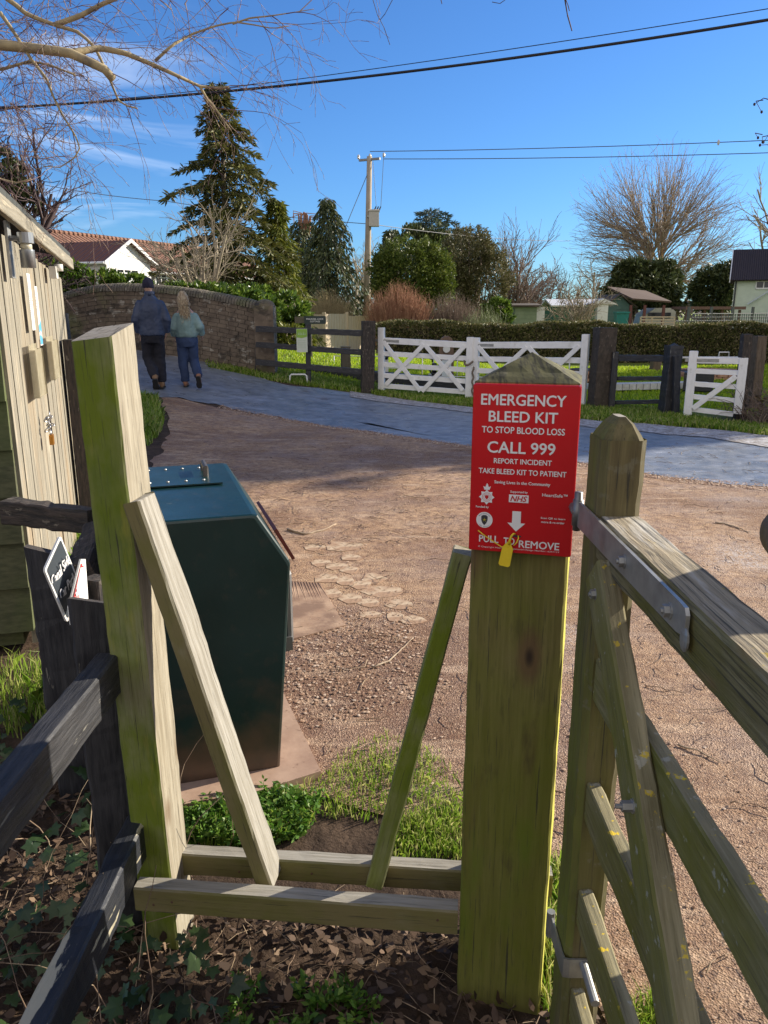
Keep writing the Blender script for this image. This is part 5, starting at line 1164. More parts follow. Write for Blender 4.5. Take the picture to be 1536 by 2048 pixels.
# ------------------------------------------------------------------ people
def loft(sections, n=20):
    """sections: (centre, rx, ry, yaw)"""
    rings = []
    for c, rx, ry, yaw in sections:
        rings.append([Vector(c) + Vector((math.cos(yaw) * rx * math.cos(a) - math.sin(yaw) * ry * math.sin(a), math.sin(yaw) * rx * math.cos(a) + math.cos(yaw) * ry * math.sin(a), 0)) for a in [2 * math.pi * k / n for k in range(n)]])
    return rings
def remesh(o, vs_, sm=4, disp=None):
    md = o.modifiers.new('r', 'REMESH'); md.mode = 'VOXEL'; md.voxel_size = vs_; md.use_smooth_shade = True
    ms = o.modifiers.new('s', 'SMOOTH'); ms.factor = .6; ms.iterations = sm
    if disp:
        tx = bpy.data.textures.new('fold', 'CLOUDS'); tx.noise_scale = disp[1]; md = o.modifiers.new('d', 'DISPLACE'); md.texture = tx; md.strength = disp[0] * .8; md.mid_level = .5; md.texture_coords = 'LOCAL'
SKIN = plain('skin', (0.50, 0.30, 0.22), .6)
def hand(mb, wr, down, side, s=1.0):
    """palm and five separate curled fingers"""
    wr = Vector(wr); d = Vector(down).normalized(); sd = Vector(side); sd = (sd - d * sd.dot(d)).normalized(); f = d.cross(sd)
    mb.rings([[wr + d * t + sd * a_ * w_ + f * b_ * th for a_, b_ in [(math.cos(k * .785), math.sin(k * .785)) for k in range(8)]] for t, w_, th in ((0, .026 * s, .02 * s), (.04 * s, .040 * s, .017 * s), (.085 * s, .040 * s, .014 * s), (.09 * s, .036 * s, .012 * s))])
    for k, (x, l) in enumerate(((-.03, .065), (-.010, .078), (.011, .075), (.031, .06))):
        b = wr + d * .085 * s + sd * x * s; mb.tube([b, b + d * l * .4 * s + f * .004, b + d * l * .75 * s + f * .018 * s, b + d * l * .95 * s + f * .034 * s], [.009 * s, .0088 * s, .008 * s, .006 * s], 7)
    b = wr + d * .03 * s - sd * .035 * s; mb.tube([b, b + d * .03 * s - sd * .022 * s + f * .006, b + d * .062 * s - sd * .026 * s + f * .02], [.011 * s, .010 * s, .007 * s], 7)
def boot(mb, ank, fwd, pitch, s, L=.28):
    """boot from ankle; pitch tips the heel up"""
    f = Vector(fwd).normalized(); rt = f.cross(UPV).normalized(); Rm = Matrix.Rotation(-pitch, 3, rt)
    fl = Rm @ f; ul = Rm @ UPV; o = Vector(ank)
    def pt_(x, y, z): return o + fl * x * s + rt * y * s + ul * z * s
    sec = [(-.075, .030, .02), (-.06, .042, .0), (-.02, .043, .0), (.05, .040, 0), (.12, .050, 0), (.17, .045, 0), (.205, .025, 0)]
    hts = [.03, .03, .04, .02, -.02, -.035, -.05]
    rings = []
    for (x, wy, _), ht in zip(sec, hts):
        ring = []
        for k in range(12):
            a = 2 * math.pi * k / 12; zc = (-.085 + ht) / 2; rz_ = (ht + .085) / 2; ring.append(pt_(x, wy * math.cos(a), zc + rz_ * math.sin(a)))
        rings.append(ring)
    mb.rings(rings); mb.tube([pt_(-.02, 0, -.02), pt_(-.02, 0, .07)], .052 * s, 10)
def person(label, foot, H, yaw, spec):
    """standing figure facing +y rotated by yaw; legs and arms as joint lists in metres at H=1.75"""
    s = H / 1.75; foot = Vector(foot); T = thing('person', label, 'person', foot)
    Rz = Matrix.Rotation(yaw, 3, 'Z')
    def W(p): return foot + Rz @ (Vector(p) * s)
    sh, hp_ = spec['shoulder'], spec['hip']
    def tors(parts, ex_=0): return [(W((x, y, z)), (rx + ex_) * s, (ry + ex_) * s, yaw) for x, y, z, rx, ry in parts]
    # body: one continuous figure
    mb = MB()
    mb.rings(loft(tors([(0, 0, .86, .13, .09), (0, 0, .95, .155, .105), (0, 0, 1.08, .13, .09), (0, .0, 1.25, .15, .10), (0, .0, 1.38, .16, .09), (0, 0, 1.45, .09, .065), (0, .01, 1.50, .055, .055), (0, .015, 1.56, .052, .055)])))
    hc = (spec.get('headx', 0), .03 + spec.get('heady', 0), 1.635)
    mb.rings(ellips(W(hc), (.075 * s, .092 * s, .115 * s), 18, 12, Matrix.Rotation(yaw, 3, 'Z')))
    mb.rings(ellips(W((hc[0], hc[1] + .095, 1.62)), (.014 * s, .02 * s, .022 * s), 8, 6)); 
    for sd in (-1, 1): mb.rings(ellips(W((hc[0] + sd * .077, hc[1] - .005, 1.63)), (.010 * s, .018 * s, .030 * s), 8, 6))
    for arm in spec['arms']: mb.tube([W(p) for p in arm], [.045 * s, .042 * s, .036 * s, .028 * s][:len(arm)], 10)
    for leg in spec['legs']: mb.tube([W(p) for p in leg[:3]], [.07 * s, .05 * s, .036 * s], 10)
    bd = mb.build('body', SKIN, T); remesh(bd, .012, 2)
    hb = MB()
    for arm, sdv in zip(spec['arms'], (-1, 1)): hand(hb, W(arm[-1]), Rz @ (Vector(arm[-1]) - Vector(arm[-2])), Rz @ Vector((0, -1, 0)), s)
    hb.build('hands', SKIN, T, True)
    fb = MB()
    for e in (-1, 1): fb.rings(ellips(W((hc[0] + e * .03, hc[1] + .083, 1.645)), (.013 * s, .008 * s, .008 * s), 8, 6))
    fb.build('eyes', plain('eye', (0.5, 0.5, 0.5), .2), T); fb = MB(); fb.rings(ellips(W((hc[0], hc[1] + .083, 1.575)), (.024 * s, .01 * s, .006 * s), 8, 5)); fb.build('mouth', plain('lips', (0.35, 0.12, 0.1), .5), T)
    # top
    mb = MB(); mb.rings(loft(tors(spec['top'])));
    for arm in spec['arms']:
        rr_ = spec['sleeve']; mb.tube([W(p) for p in arm], [r_ * s for r_ in rr_][:len(arm)], 14); mb.rings(ellips(W(arm[0]), (rr_[0] * s,) * 3, 12, 8))
    jk = mb.build(spec['topname'], spec['topmat'], T); remesh(jk, .011, 5, (.030, .085))
    # trousers
    mb = MB(); mb.rings(loft(tors(spec['seat'])))
    for leg in spec['legs']:
        pts = [W(p) for p in leg]; mb.tube(pts, [r_ * s for r_ in spec['trouser']][:len(leg)], 14)
        mb.rings(ellips(pts[1], (spec['trouser'][1] * s,) * 3, 10, 6))
    tr = mb.build('trousers', spec['legmat'], T); remesh(tr, .011, 5, (.028, .075))
    for leg, pitch in zip(spec['legs'], spec['pitch']):
        mb = MB(); boot(mb, W(leg[-1]) , Rz @ Vector((0, 1, 0)), pitch, s); b_ = mb.build('boot', spec['bootmat'], T); remesh(b_, .009, 3)
        sb = MB(); f = Rz @ Vector((0, 1, 0)); rt = f.cross(UPV).normalized(); Rm = Matrix.Rotation(-pitch, 3, rt); o = W(leg[-1]); ring = []
        for z in (-.100, -.078): ring.append([o + Rm @ (f * x * s + rt * y * s + UPV * z * s) for x, y in ((-.08, -.025), (-.08, .025), (-.03, .045), (.05, .04), (.12, .052), (.18, .045), (.21, .02), (.21, -.02), (.18, -.045), (.12, -.052), (.05, -.04), (-.03, -.045))])
        sb.rings(ring); sb.build('sole', plain('dark_rubber', (0.03, 0.028, 0.025), .8), T)
    return T, W, Rz, s, hc
yawW = R(12)
NAVY = nmat('navy_shell_jacket', (0.020, 0.032, 0.070), (0.040, 0.055, 0.105), 5, rough=.6, bump=.35, bdist=.02, layers=[((0.045, 0.06, 0.10), 3, (1, 1, 3), .55, .7, None, .5)])
BLT = nmat('black_trousers', (0.006, 0.006, 0.012), (0.012, 0.012, 0.02), 6, rough=.85, bump=.3, bdist=.02)
TAN = nmat('tan_boot', (0.16, 0.085, 0.04), (0.24, 0.14, 0.07), 14, rough=.7, bump=.2)
fm = G(313, 778); Hm = (P(290, 553, fm.y).z - fm.z) / 1.0
man, W, Rz, s, hc = person('person in navy jacket, dark knitted hat and black trousers walking away, hands in pockets', fm, Hm * .985, yawW, dict(shoulder=.2, hip=.1, headx=-.015, heady=.0,
    arms=[[(-.165, 0, 1.345), (-.245, -.05, 1.10), (-.205, .03, .92)], [(.165, 0, 1.345), (.25, -.05, 1.10), (.215, .03, .92)]],
    legs=[[(-.085, 0, .92), (-.10, .06, .50), (.005, -.16, .20)], [(.085, 0, .92), (.085, .03, .50), (.09, .02, .11)]], pitch=(R(42), R(0)),
    top=[(0, 0, .86, .195, .15), (0, 0, .90, .205, .155), (0, -.005, 1.10, .195, .145), (0, -.01, 1.28, .20, .145), (0, -.005, 1.36, .185, .125), (0, 0, 1.42, .135, .10), (0, .005, 1.47, .085, .08), (0, .01, 1.54, .072, .075)],
    sleeve=(.070, .070, .060), topname='jacket', topmat=NAVY, seat=[(0, 0, .74, .165, .125), (0, 0, .84, .18, .135), (0, 0, .93, .17, .12)], trouser=(.105, .090, .078), legmat=BLT, bootmat=TAN))
mb = MB(); Ry = Matrix.Rotation(yawW, 3, 'Z')
rg_ = ellips(W((hc[0], hc[1] - .005, 1.665)), (.088 * s, .105 * s, .105 * s), 20, 12, Ry); mb.rings([r for r in rg_ if r[0].z > W((0, 0, 1.60)).z])
mb.tube([W((hc[0], hc[1], 1.60)), W((hc[0], hc[1], 1.655))], .092 * s, 18); ht = mb.build('knitted_hat', nmat('dark_knit', (0.012, 0.012, 0.030), (0.024, 0.022, 0.05), 60, (1, 1, .3), rough=.95, bump=.8, bdist=.01), man, True); remesh(ht, .010, 3)
mb = MB(); mb.tube([W((0, .005, 1.47)), W((0, .012, 1.545))], .080 * s, 16); mb.build('collar', NAVY, man, True)
SAGE = nmat('sage_green_fleece', (0.24, 0.34, 0.335), (0.18, 0.27, 0.265), 9, rough=.98, bump=.5, bdist=.015, spec=.1)
DEN = nmat('navy_loose_jeans', (0.020, 0.036, 0.090), (0.032, 0.055, 0.125), 5, rough=.9, bump=.35, bdist=.02)
fw = G(380, 776); Hw = P(372, 583, fw.y).z - fw.z
wom, W, Rz, s, hc = person('person with long fair hair in sage fleece and navy trousers walking away', fw, Hw * 1.0, yawW - R(4), dict(shoulder=.18, hip=.1, headx=-.035, heady=.01,
    arms=[[(-.150, 0, 1.31), (-.245, -.04, 1.10), (-.225, .06, .98)], [(.150, 0, 1.31), (.25, -.05, 1.12), (.265, .07, .99)]],
    legs=[[(-.09, 0, .93), (-.10, .03, .50), (-.075, .02, .12)], [(.09, 0, .93), (.10, .05, .50), (.19, -.19, .23)]], pitch=(R(2), R(52)),
    top=[(0, 0, .93, .175, .13), (0, 0, .96, .200, .15), (0, 0, 1.02, .215, .16), (0, -.005, 1.18, .20, .15), (0, -.005, 1.32, .19, .13), (0, 0, 1.40, .13, .095), (0, .01, 1.45, .078, .075)],
    sleeve=(.072, .085, .068), topname='fleece', topmat=SAGE, seat=[(0, 0, .76, .175, .13), (0, -.01, .86, .185, .14), (0, 0, .96, .165, .12)], trouser=(.105, .092, .080), legmat=DEN, bootmat=nmat('brown_boot', (0.20, 0.09, 0.05), (0.28, 0.14, 0.08), 14, rough=.7, bump=.2)))
# hair: a skull cap and a long mass of locks
HAIR = leafmat('fair_hair', [(0.22, 0.16, 0.10), (0.36, 0.28, 0.18), (0.50, 0.42, 0.30)], 0, .6)
rgH = random.Random(6); segs = []
for i in range(620):
    a = rgH.uniform(0, 6.283); el = rgH.uniform(.15, 1.0); p = Vector((hc[0] + .085 * math.cos(a) * math.sqrt(1 - el * el * .9), hc[1] - .01 + .098 * math.sin(a) * math.sqrt(1 - el * el * .9), 1.635 + .125 * el))
    if math.sin(a) > .55 and el < .75: continue
    q = p.copy(); end = 1.36 - .20 * rgH.random() if math.sin(a) < .35 else 1.5; nst = 9; tx = hc[0] + .05 + (p.x - hc[0]) * .85 + rgH.gauss(0, .012)
    for k in range(nst):
        t = (k + 1) / nst; z = p.z + (end - p.z) * t; yy = p.y * (1 - t) + min(p.y, -.125 + rgH.gauss(0, .012)) * t - .03 * math.sin(t * 3.1); xx = p.x + (tx - p.x) * t + .012 * math.sin(t * 9 + i * .1); bulge = .018 * math.sin(min(1, t * 2.5) * 3.14)
        r_ = Vector((xx + (xx - hc[0]) * bulge * 6, yy - bulge, z)); segs.append((*W(q), *W(r_), .0065 * (1 - t * .5), .0065 * (1 - t * .6))); q = r_
segtubes('hair', segs, HAIR, wom, 5)
# person standing off to the right of the gate: only the elbow reaches the frame, the body shades the gate
GREYC = nmat('grey_coat', (0.05, 0.055, 0.065), (0.08, 0.085, 0.095), 8, rough=.9, bump=.4, bdist=.015)
gman, W, Rz, s, hc = person('person in a grey coat facing the gate at the right edge, elbow just in view', (.935, 1.10, 0), 1.74, R(90), dict(shoulder=.2, hip=.1,
    arms=[[(-.165, 0, 1.345), (-.25, -.03, 1.12), (-.21, .05, .92)], [(.165, 0, 1.345), (.275, .175, 1.165), (.06, .23, 1.13)]],
    legs=[[(-.085, 0, .92), (-.10, .02, .50), (-.10, .0, .11)], [(.085, 0, .92), (.095, .03, .50), (.10, .02, .11)]], pitch=(0, 0),
    top=[(0, 0, .80, .205, .16), (0, -.005, 1.10, .20, .15), (0, -.01, 1.28, .22, .155), (0, -.005, 1.38, .205, .13), (0, 0, 1.44, .13, .10), (0, .01, 1.52, .08, .08)],
    sleeve=(.080, .072, .055), topname='coat', topmat=GREYC, seat=[(0, 0, .74, .165, .125), (0, 0, .84, .18, .135), (0, 0, .93, .17, .12)], trouser=(.105, .088, .075), legmat=BLT, bootmat=TAN))
HR2 = leafmat('brown_hair', [(0.05, 0.03, 0.02), (0.10, 0.065, 0.04), (0.16, 0.11, 0.07)], 0, .6); rgH = random.Random(8); segs = []
for i in range(900):
    a = rgH.uniform(0, 6.283); el = rgH.uniform(-.35, 1.0)
    if math.sin(a) > .3 and el < .55: continue
    k = math.sqrt(max(.02, 1 - el * el * .95)); p = Vector((hc[0] + .078 * math.cos(a) * k, hc[1] + .094 * math.sin(a) * k, 1.635 + .116 * el)); q = p.copy(); dn = Vector((math.cos(a) * .35, math.sin(a) * .35 - .2, -.8 if el < .7 else -.1))
    for t in range(3): r_ = q + dn * .014 + Vector((rgH.gauss(0, .002), rgH.gauss(0, .002), .002)); segs.append((*W(q), *W(r_), .0045, .004)); q = r_
segtubes('hair', segs, HR2, gman, 5)
mb = MB(); mb.rings([r for r in ellips(W((hc[0], hc[1] - .004, 1.645)), (.082 * s, .098 * s, .113 * s), 20, 12, Rz) if r[0].z > W((0, 0, 1.672)).z]); hh_ = mb.build('woollen_hat', MATS['dark_knit'], gman, True)
mb = MB(); mb.tube([W((0, .005, 1.45)), W((0, .012, 1.545))], .078 * s, 16); mb.build('scarf', GREYC, gman, True)
# ------------------------------------------------------------------ buildings
def roofmat(name, c1, c2, k, ang=0):
    """ridged pantiles: wave bump along the slope"""
    m, t, b = newmat(name); N = t.nodes.new; LK = t.links.new; tcn = N('ShaderNodeTexCoord'); mp = N('ShaderNodeMapping'); mp.inputs['Rotation'].default_value = (0, 0, ang); LK(tcn.outputs['Object'], mp.inputs[0])
    wv = N('ShaderNodeTexWave'); wv.wave_type = 'BANDS'; wv.bands_direction = 'X'; wv.inputs['Scale'].default_value = k; wv.inputs['Distortion'].default_value = .3; LK(mp.outputs[0], wv.inputs['Vector'])
    nz = N('ShaderNodeTexNoise'); nz.inputs['Scale'].default_value = 2.5; nz.inputs['Detail'].default_value = 6; LK(tcn.outputs['Object'], nz.inputs['Vector'])
    mx = N('ShaderNodeMixRGB'); mx.inputs[1].default_value = rgba(c1); mx.inputs[2].default_value = rgba(c2); LK(nz.outputs[0], mx.inputs[0]); LK(mx.outputs[0], b.inputs['Base Color']); b.inputs['Roughness'].default_value = .85
    bn = N('ShaderNodeBump'); bn.inputs['Strength'].default_value = 1; bn.inputs['Distance'].default_value = .10; LK(wv.outputs[0], bn.inputs['Height']); LK(bn.outputs[0], b.inputs['Normal']); MATS[name] = m; return m
REND = nmat('white_render', (0.80, 0.79, 0.76), (0.74, 0.73, 0.70), 3, rough=.8, bump=.1)
GLS = plain('window_glass', (0.03, 0.035, 0.04), .12, spec=.6)
UPVC = plain('white_window_frame', (0.80, 0.80, 0.80), .4)
ta = Vector((.40, .916, 0)).normalized(); tn = Vector((.916, -.40, 0)).normalized()
YB = 33.0; O_ = P(213, 530, YB); O_ = Vector((O_.x, O_.y, 0)); zb_ = .3
zE = P(213, 520, YB).z; 
def Q(a, n, z): return O_ + ta * a + tn * n + UPV * z
# gable width so that it spans u 213..300
GW = 3.4
for _ in range(30):
    p = Q(GW, 0, zE); uu = 768 + FPX * p.x / (p.y * cp - (p.z - EYE) * sp); GW += (300 - uu) * .01
zA = P(247, 484, Q(GW / 2, 0, 0).y).z
bun = thing('bungalow', 'white bungalow with red pantile roof and a sunlit gable behind the bridge', 'house', O_)
WL = 3.6; RN = -WL; AR = 19.0; AL = -7.5; _a = -4.0
for _ in range(60):
    p = Q(_a, RN - 3.2, 5); _a += (60 - (768 + FPX * p.x / (p.y * cp - (p.z - EYE) * sp))) * .01
zR = P(60, 463, Q(_a, RN - 3.2, 0).y).z; zR2 = zR; AL = _a - 3
mb = MB()
mb.add([Q(0, 0, 0), Q(GW, 0, 0), Q(GW, 0, zE), Q(GW / 2, 0, zA), Q(0, 0, zE)], [(0, 1, 2, 3, 4)])
mb.add([Q(0, 0, 0), Q(0, 0, zE), Q(0, RN, zE), Q(0, RN, 0)], [(0, 1, 2, 3)]); mb.add([Q(GW, 0, 0), Q(GW, 0, zE), Q(GW, RN, zE), Q(GW, RN, 0)], [(3, 2, 1, 0)])
mb.add([Q(AL, RN, 0), Q(AR, RN, 0), Q(AR, RN, zE), Q(AL, RN, zE)], [(0, 1, 2, 3)]); mb.add([Q(AL, RN - 6.4, 0), Q(AR, RN - 6.4, 0), Q(AR, RN - 6.4, zE), Q(AL, RN - 6.4, zE)], [(3, 2, 1, 0)])
for aa in (AL, AR): mb.add([Q(aa, RN, 0), Q(aa, RN, zE), Q(aa, RN - 3.2, zR), Q(aa, RN - 6.4, zE), Q(aa, RN - 6.4, 0)], [(0, 1, 2, 3, 4)])
mb.build('walls', REND, bun)
ang_ = math.atan2(ta.y, ta.x)
PT = roofmat('red_pantiles', (0.26, 0.115, 0.065), (0.14, 0.08, 0.055), 1.05, -ang_); PT2 = roofmat('weathered_pantiles', (0.20, 0.085, 0.06), (0.14, 0.07, 0.055), 1.05, -math.atan2(tn.y, tn.x))
def slab(mb, q, th=.09):
    n_ = (q[1] - q[0]).cross(q[2] - q[0]).normalized()
    if n_.z < 0: n_ = -n_; 
    lo_ = list(q); hi_ = [p + n_ * th for p in q]; k = len(q); mb.add(lo_ + hi_, [tuple(range(k)), tuple(range(2 * k - 1, k - 1, -1))] + [(i, k + i, k + (i + 1) % k, (i + 1) % k) for i in range(k)])
mb = MB(); ov = .35; dz = ov * (zR - zE) / 3.2
slab(mb, [Q(AL - .3, RN + ov, zE - dz), Q(AR + .3, RN + ov, zE - dz), Q(AR + .3, RN - 3.2, zR), Q(AL - .3, RN - 3.2, zR)]); slab(mb, [Q(AL - .3, RN - 6.4 - ov, zE - dz), Q(AL - .3, RN - 3.2, zR + .002), Q(AR + .3, RN - 3.2, zR + .002), Q(AR + .3, RN - 6.4 - ov, zE - dz)])
mb.build('main_roof', PT, bun)
mb = MB(); gs = (zA - zE) / (GW / 2); back = RN - 3.2 * (zA - zE) / (zR - zE) - .05
slab(mb, [Q(-.3, .18, zE - .3 * gs), Q(GW / 2, .18, zA), Q(GW / 2, back, zA), Q(-.3, RN - .1, zE - .3 * gs)]); slab(mb, [Q(GW + .3, .18, zE - .3 * gs), Q(GW + .3, RN - .1, zE - .3 * gs), Q(GW / 2, back, zA + .003), Q(GW / 2, .18, zA + .003)])
mb.build('gable_roof', PT2, bun)
mb = MB()
for a0, z0, a1, z1 in ((-.3, zE - .3 * gs, GW / 2, zA), (GW + .3, zE - .3 * gs, GW / 2, zA)):
    mb.add([Q(a0, .20, z0 - .02), Q(a1, .20, z1 - .02), Q(a1, .20, z1 + .13), Q(a0, .20, z0 + .13)] + [Q(a0, .23, z0 - .02), Q(a1, .23, z1 - .02), Q(a1, .23, z1 + .13), Q(a0, .23, z0 + .13)], [(4, 5, 6, 7), (0, 3, 2, 1), (0, 1, 5, 4), (2, 3, 7, 6), (0, 4, 7, 3), (1, 2, 6, 5)])
mb.build('bargeboard', UPVC, bun)
mb = MB(); mb.tube([Q(AL, RN - 3.2, zR + .12), Q(AR, RN - 3.2, zR + .12)], .11, 8); mb.build('ridge_tiles', PT, bun)
mb = MB(); mb.tube([Q(-.32, .2, zE - .12), Q(-.32, RN, zE - .12)], .06, 6); mb.tube([Q(GW + .5, RN + .42, zE - .14), Q(AR, RN + .42, zE - .14)], .06, 6); mb.build('gutter', UPVC, bun)
def window(T, f, a0, a1, z0, z1, nv, nh=2, m=UPVC):
    """f(a, d, z): wall-local placer, d outward"""
    mb = MB()
    def bx_(x0, x1, y0, y1, d0, d1):
        vs = [f(x, d, y) for x in (x0, x1) for d in (d0, d1) for y in (y0, y1)]; mb.add(vs, [(0, 1, 3, 2), (4, 6, 7, 5), (0, 4, 5, 1), (2, 3, 7, 6), (0, 2, 6, 4), (1, 5, 7, 3)])
    b = .06
    bx_(a0, a1, z0 - b, z0 + b * .5, .0, .07); bx_(a0, a1, z1 - b, z1, .0, .06)
    for k in range(nv + 1): x = a0 + (a1 - a0) * k / nv; bx_(x - b / 2, x + b / 2, z0 + b * .5, z1 - b, .005, .055)
    for k in range(1, nh): z = z0 + (z1 - z0) * (.62 if nh == 2 else k / nh); bx_(a0 + b / 2, a1 - b / 2, z - b * .35, z + b * .35, .008, .05)
    w_ = mb.build('window', m, T); mb = MB(); mb.add([f(a0, .03, z0), f(a1, .03, z0), f(a1, .03, z1), f(a0, .03, z1)], [(0, 1, 2, 3)]); sub('pane', mb.mesh(), GLS, w_)
gf = lambda a, d, z: Q(a, d, z)
def invG(u, v):     # hit on gable plane
    d = ray(u, v); o = Vector((0, 0, EYE)); k = (O_ - o).dot(tn) / d.dot(tn); p = o + d * k; return (p - O_).dot(ta), p.z
def invM(u, v):
    d = ray(u, v); o = Vector((0, 0, EYE)); k = (O_ + tn * RN - o).dot(tn) / d.dot(tn); p = o + d * k; return (p - O_).dot(ta), p.z
a0, z1 = invG(231, 536); a1, z0 = invG(276, 562); window(bun, gf, a0, a1, z0, z1, 3)
mf = lambda a, d, z: Q(a, RN + d, z)
a0, z1 = invM(309, 546); a1, z0 = invM(333, 570); window(bun, mf, a0, a1, z0, z1, 2)
a0, z1 = invM(385, 548); a1, z0 = invM(405, 570); window(bun, mf, a0, a1, z0, z1, 2)
window(bun, lambda a, d, z: Q(-d, a, z), -2.6, -1.9, zE - 1.0, zE - .3, 1)
window(bun, lambda a, d, z: Q(-d, a, z), -1.1, -.6, zE - 1.0, zE - .35, 1)
# right cottage
PG = nmat('pale_green_render', (0.58, 0.66, 0.55), (0.52, 0.60, 0.50), 3, rough=.85, bump=.1)
cl = P(1465, 600, 50); ct = thing('cottage', 'pale green rendered cottage with dark tiled roof at the right edge', 'house', Vector((cl.x, 50, 0)))
ze = P(1465, 556, 50).z; zr = P(1505, 502, 52.5).z; x0 = cl.x; x1 = x0 + 8.0
mb = MB(); mb.box((0, 0, 0), (.01, .01, .01), M=Matrix.Translation((x0 + 1, 52, 1))); mb = MB()
mb.add([(x0, 50, 0), (x1, 50, 0), (x1, 50, ze), (x0, 50, ze)], [(0, 1, 2, 3)]); mb.add([(x0, 50, 0), (x0, 50, ze), (x0, 52.5, zr), (x0, 55, ze), (x0, 55, 0)], [(0, 1, 2, 3, 4)]); mb.add([(x1, 50, 0), (x1, 50, ze), (x1, 52.5, zr), (x1, 55, ze), (x1, 55, 0)], [(4, 3, 2, 1, 0)]); mb.add([(x0, 55, 0), (x0, 55, ze), (x1, 55, ze), (x1, 55, 0)], [(0, 1, 2, 3)])
mb.build('walls', PG, ct); SLT = roofmat('dark_tiles', (0.060, 0.042, 0.048), (0.035, 0.027, 0.032), 2.6, 0)
mb = MB(); slab(mb, [Vector((x0 - .25, 49.7, ze - .2)), Vector((x1, 49.7, ze - .2)), Vector((x1, 52.5, zr)), Vector((x0 - .25, 52.5, zr))]); slab(mb, [Vector((x0 - .25, 52.5, zr + .002)), Vector((x1, 52.5, zr + .002)), Vector((x1, 55.3, ze - .2)), Vector((x0 - .25, 55.3, ze - .2))]); mb.build('roof', SLT, ct)
mb = MB(); mb.add([(x0 - .3, 49.66, ze - .28), (x0 - .3, 52.5, zr - .08), (x0 - .3, 52.5, zr + .1), (x0 - .3, 49.66, ze - .08)] + [(x0 - .25, 49.66, ze - .28), (x0 - .25, 52.5, zr - .08), (x0 - .25, 52.5, zr + .1), (x0 - .25, 49.66, ze - .08)], [(0, 1, 2, 3), (7, 6, 5, 4), (0, 4, 5, 1), (3, 2, 6, 7), (0, 3, 7, 4)]); mb.build('bargeboard', UPVC, ct)
mb = MB(); mb.tube([(x0 + .1, 49.93, ze - .2), (x0 + .1, 49.93, 0)], .05, 6); mb.build('downpipe', plain('dark_pipe', (0.03, 0.03, 0.035), .4), ct)
cw_f = lambda a, d, z: Vector((a, 50 - d, z))
a0 = P(1510, 555, 50); a1 = P(1548, 577, 50); window(ct, cw_f, a0.x, a1.x, a1.z, a0.z, 3, 2)
a0 = P(1530, 615, 50); a1 = P(1560, 640, 50); window(ct, cw_f, a0.x, a1.x, a1.z, a0.z, 2, 2)
mb = MB(); a = P(1494, 609, 49.85); b = P(1560, 565, 49.85); mb.tube([a, b], .05, 6); mb.build('waste_pipe', plain('pale_pipe', (0.55, 0.62, 0.66), .4), ct)
ct.rotation_euler = (0, 0, -math.atan2(x0, 50.0))
# sheds
def shed(label, u0, v0, u1, v1, Y, D, mw, mr, rise=.3, front=None, group='sheds beyond the hedge', gable_x=False):
    a = P(u0, v0, Y); b = P(u1, v1, Y); T = thing('shed', label, 'shed', Vector((a.x, Y, 0)), group); mb = MB()
    W_ = b.x - a.x; z = a.z; mb.box(((a.x + b.x) / 2, Y + D / 2, z / 2), (W_, D, z)); nb = 9
    for k in range(nb): mb.box(((a.x + b.x) / 2, Y - .012, z * (k + .45) / nb), (W_, .02, z / nb * .86))
    if gable_x:
        xm = (a.x + b.x) / 2
        mb.add([(a.x, Y - .01, z), (b.x, Y - .01, z), (xm, Y - .01, z + rise)], [(0, 1, 2)])
    mb.build('walls', mw, T); mb = MB()
    if gable_x:
        xm = (a.x + b.x) / 2; slab(mb, [Vector((a.x - .25, Y - .3, z - .1)), Vector((xm, Y - .3, z + rise)), Vector((xm, Y + D + .2, z + rise)), Vector((a.x - .25, Y + D + .2, z - .1))], .07); slab(mb, [Vector((b.x + .25, Y - .3, z - .1)), Vector((b.x + .25, Y + D + .2, z - .1)), Vector((xm, Y + D + .2, z + rise + .002)), Vector((xm, Y - .3, z + rise + .002))], .07)
    else: slab(mb, [Vector((a.x - .2, Y - .25, z + .02)), Vector((b.x + .2, Y - .25, z + .02)), Vector((b.x + .2, Y + D * .5, z + rise)), Vector((a.x - .2, Y + D * .5, z + rise))], .07); slab(mb, [Vector((a.x - .2, Y + D * .5, z + rise)), Vector((b.x + .2, Y + D * .5, z + rise)), Vector((b.x + .2, Y + D + .2, z)), Vector((a.x - .2, Y + D + .2, z))], .07)
    mb.build('roof', mr, T); return T, a, b
FELT = plain('brown_felt', (0.09, 0.07, 0.055), .9); LG = nmat('pale_green_boards', (0.27, 0.33, 0.22), (0.20, 0.26, 0.17), 3, rough=.8, bump=.1); DG_ = plain('deep_green_boards', (0.03, 0.14, 0.08), .7); TG = plain('teal_boards', (0.09, 0.17, 0.15), .7); WR = plain('white_roof_sheet', (0.75, 0.75, 0.74), .4)
T, a, b = shed('pale green shed with a white door at the left of the row', 1030, 614, 1074, 614, 40, 2.0, LG, FELT, .12)
mb = MB(); q = P(1082, 614, 40); mb.box((q.x, 40.2, q.z / 2), (.42, .3, q.z)); mb.build('door', WR, T)
T, a, b = shed('bright green shed with white roof and white door', 1108, 614, 1205, 614, 42, 2.6, DG_, WR, .35, group='sheds beyond the hedge')
mb = MB(); q = P(1207, 608, 41.2); xw = .95; mb.box((q.x, 41.5, q.z / 2), (.55, .5, q.z)); mb.add([(q.x - .75, 41.2, q.z - .02), (q.x + .75, 41.2, q.z - .02), (q.x, 41.2, q.z + .28), (q.x - .75, 42.2, q.z - .02), (q.x + .75, 42.2, q.z - .02), (q.x, 42.2, q.z + .28)], [(0, 1, 2), (0, 2, 5, 3), (1, 4, 5, 2), (0, 3, 4, 1)]); mb.build('door_porch', WR, T)
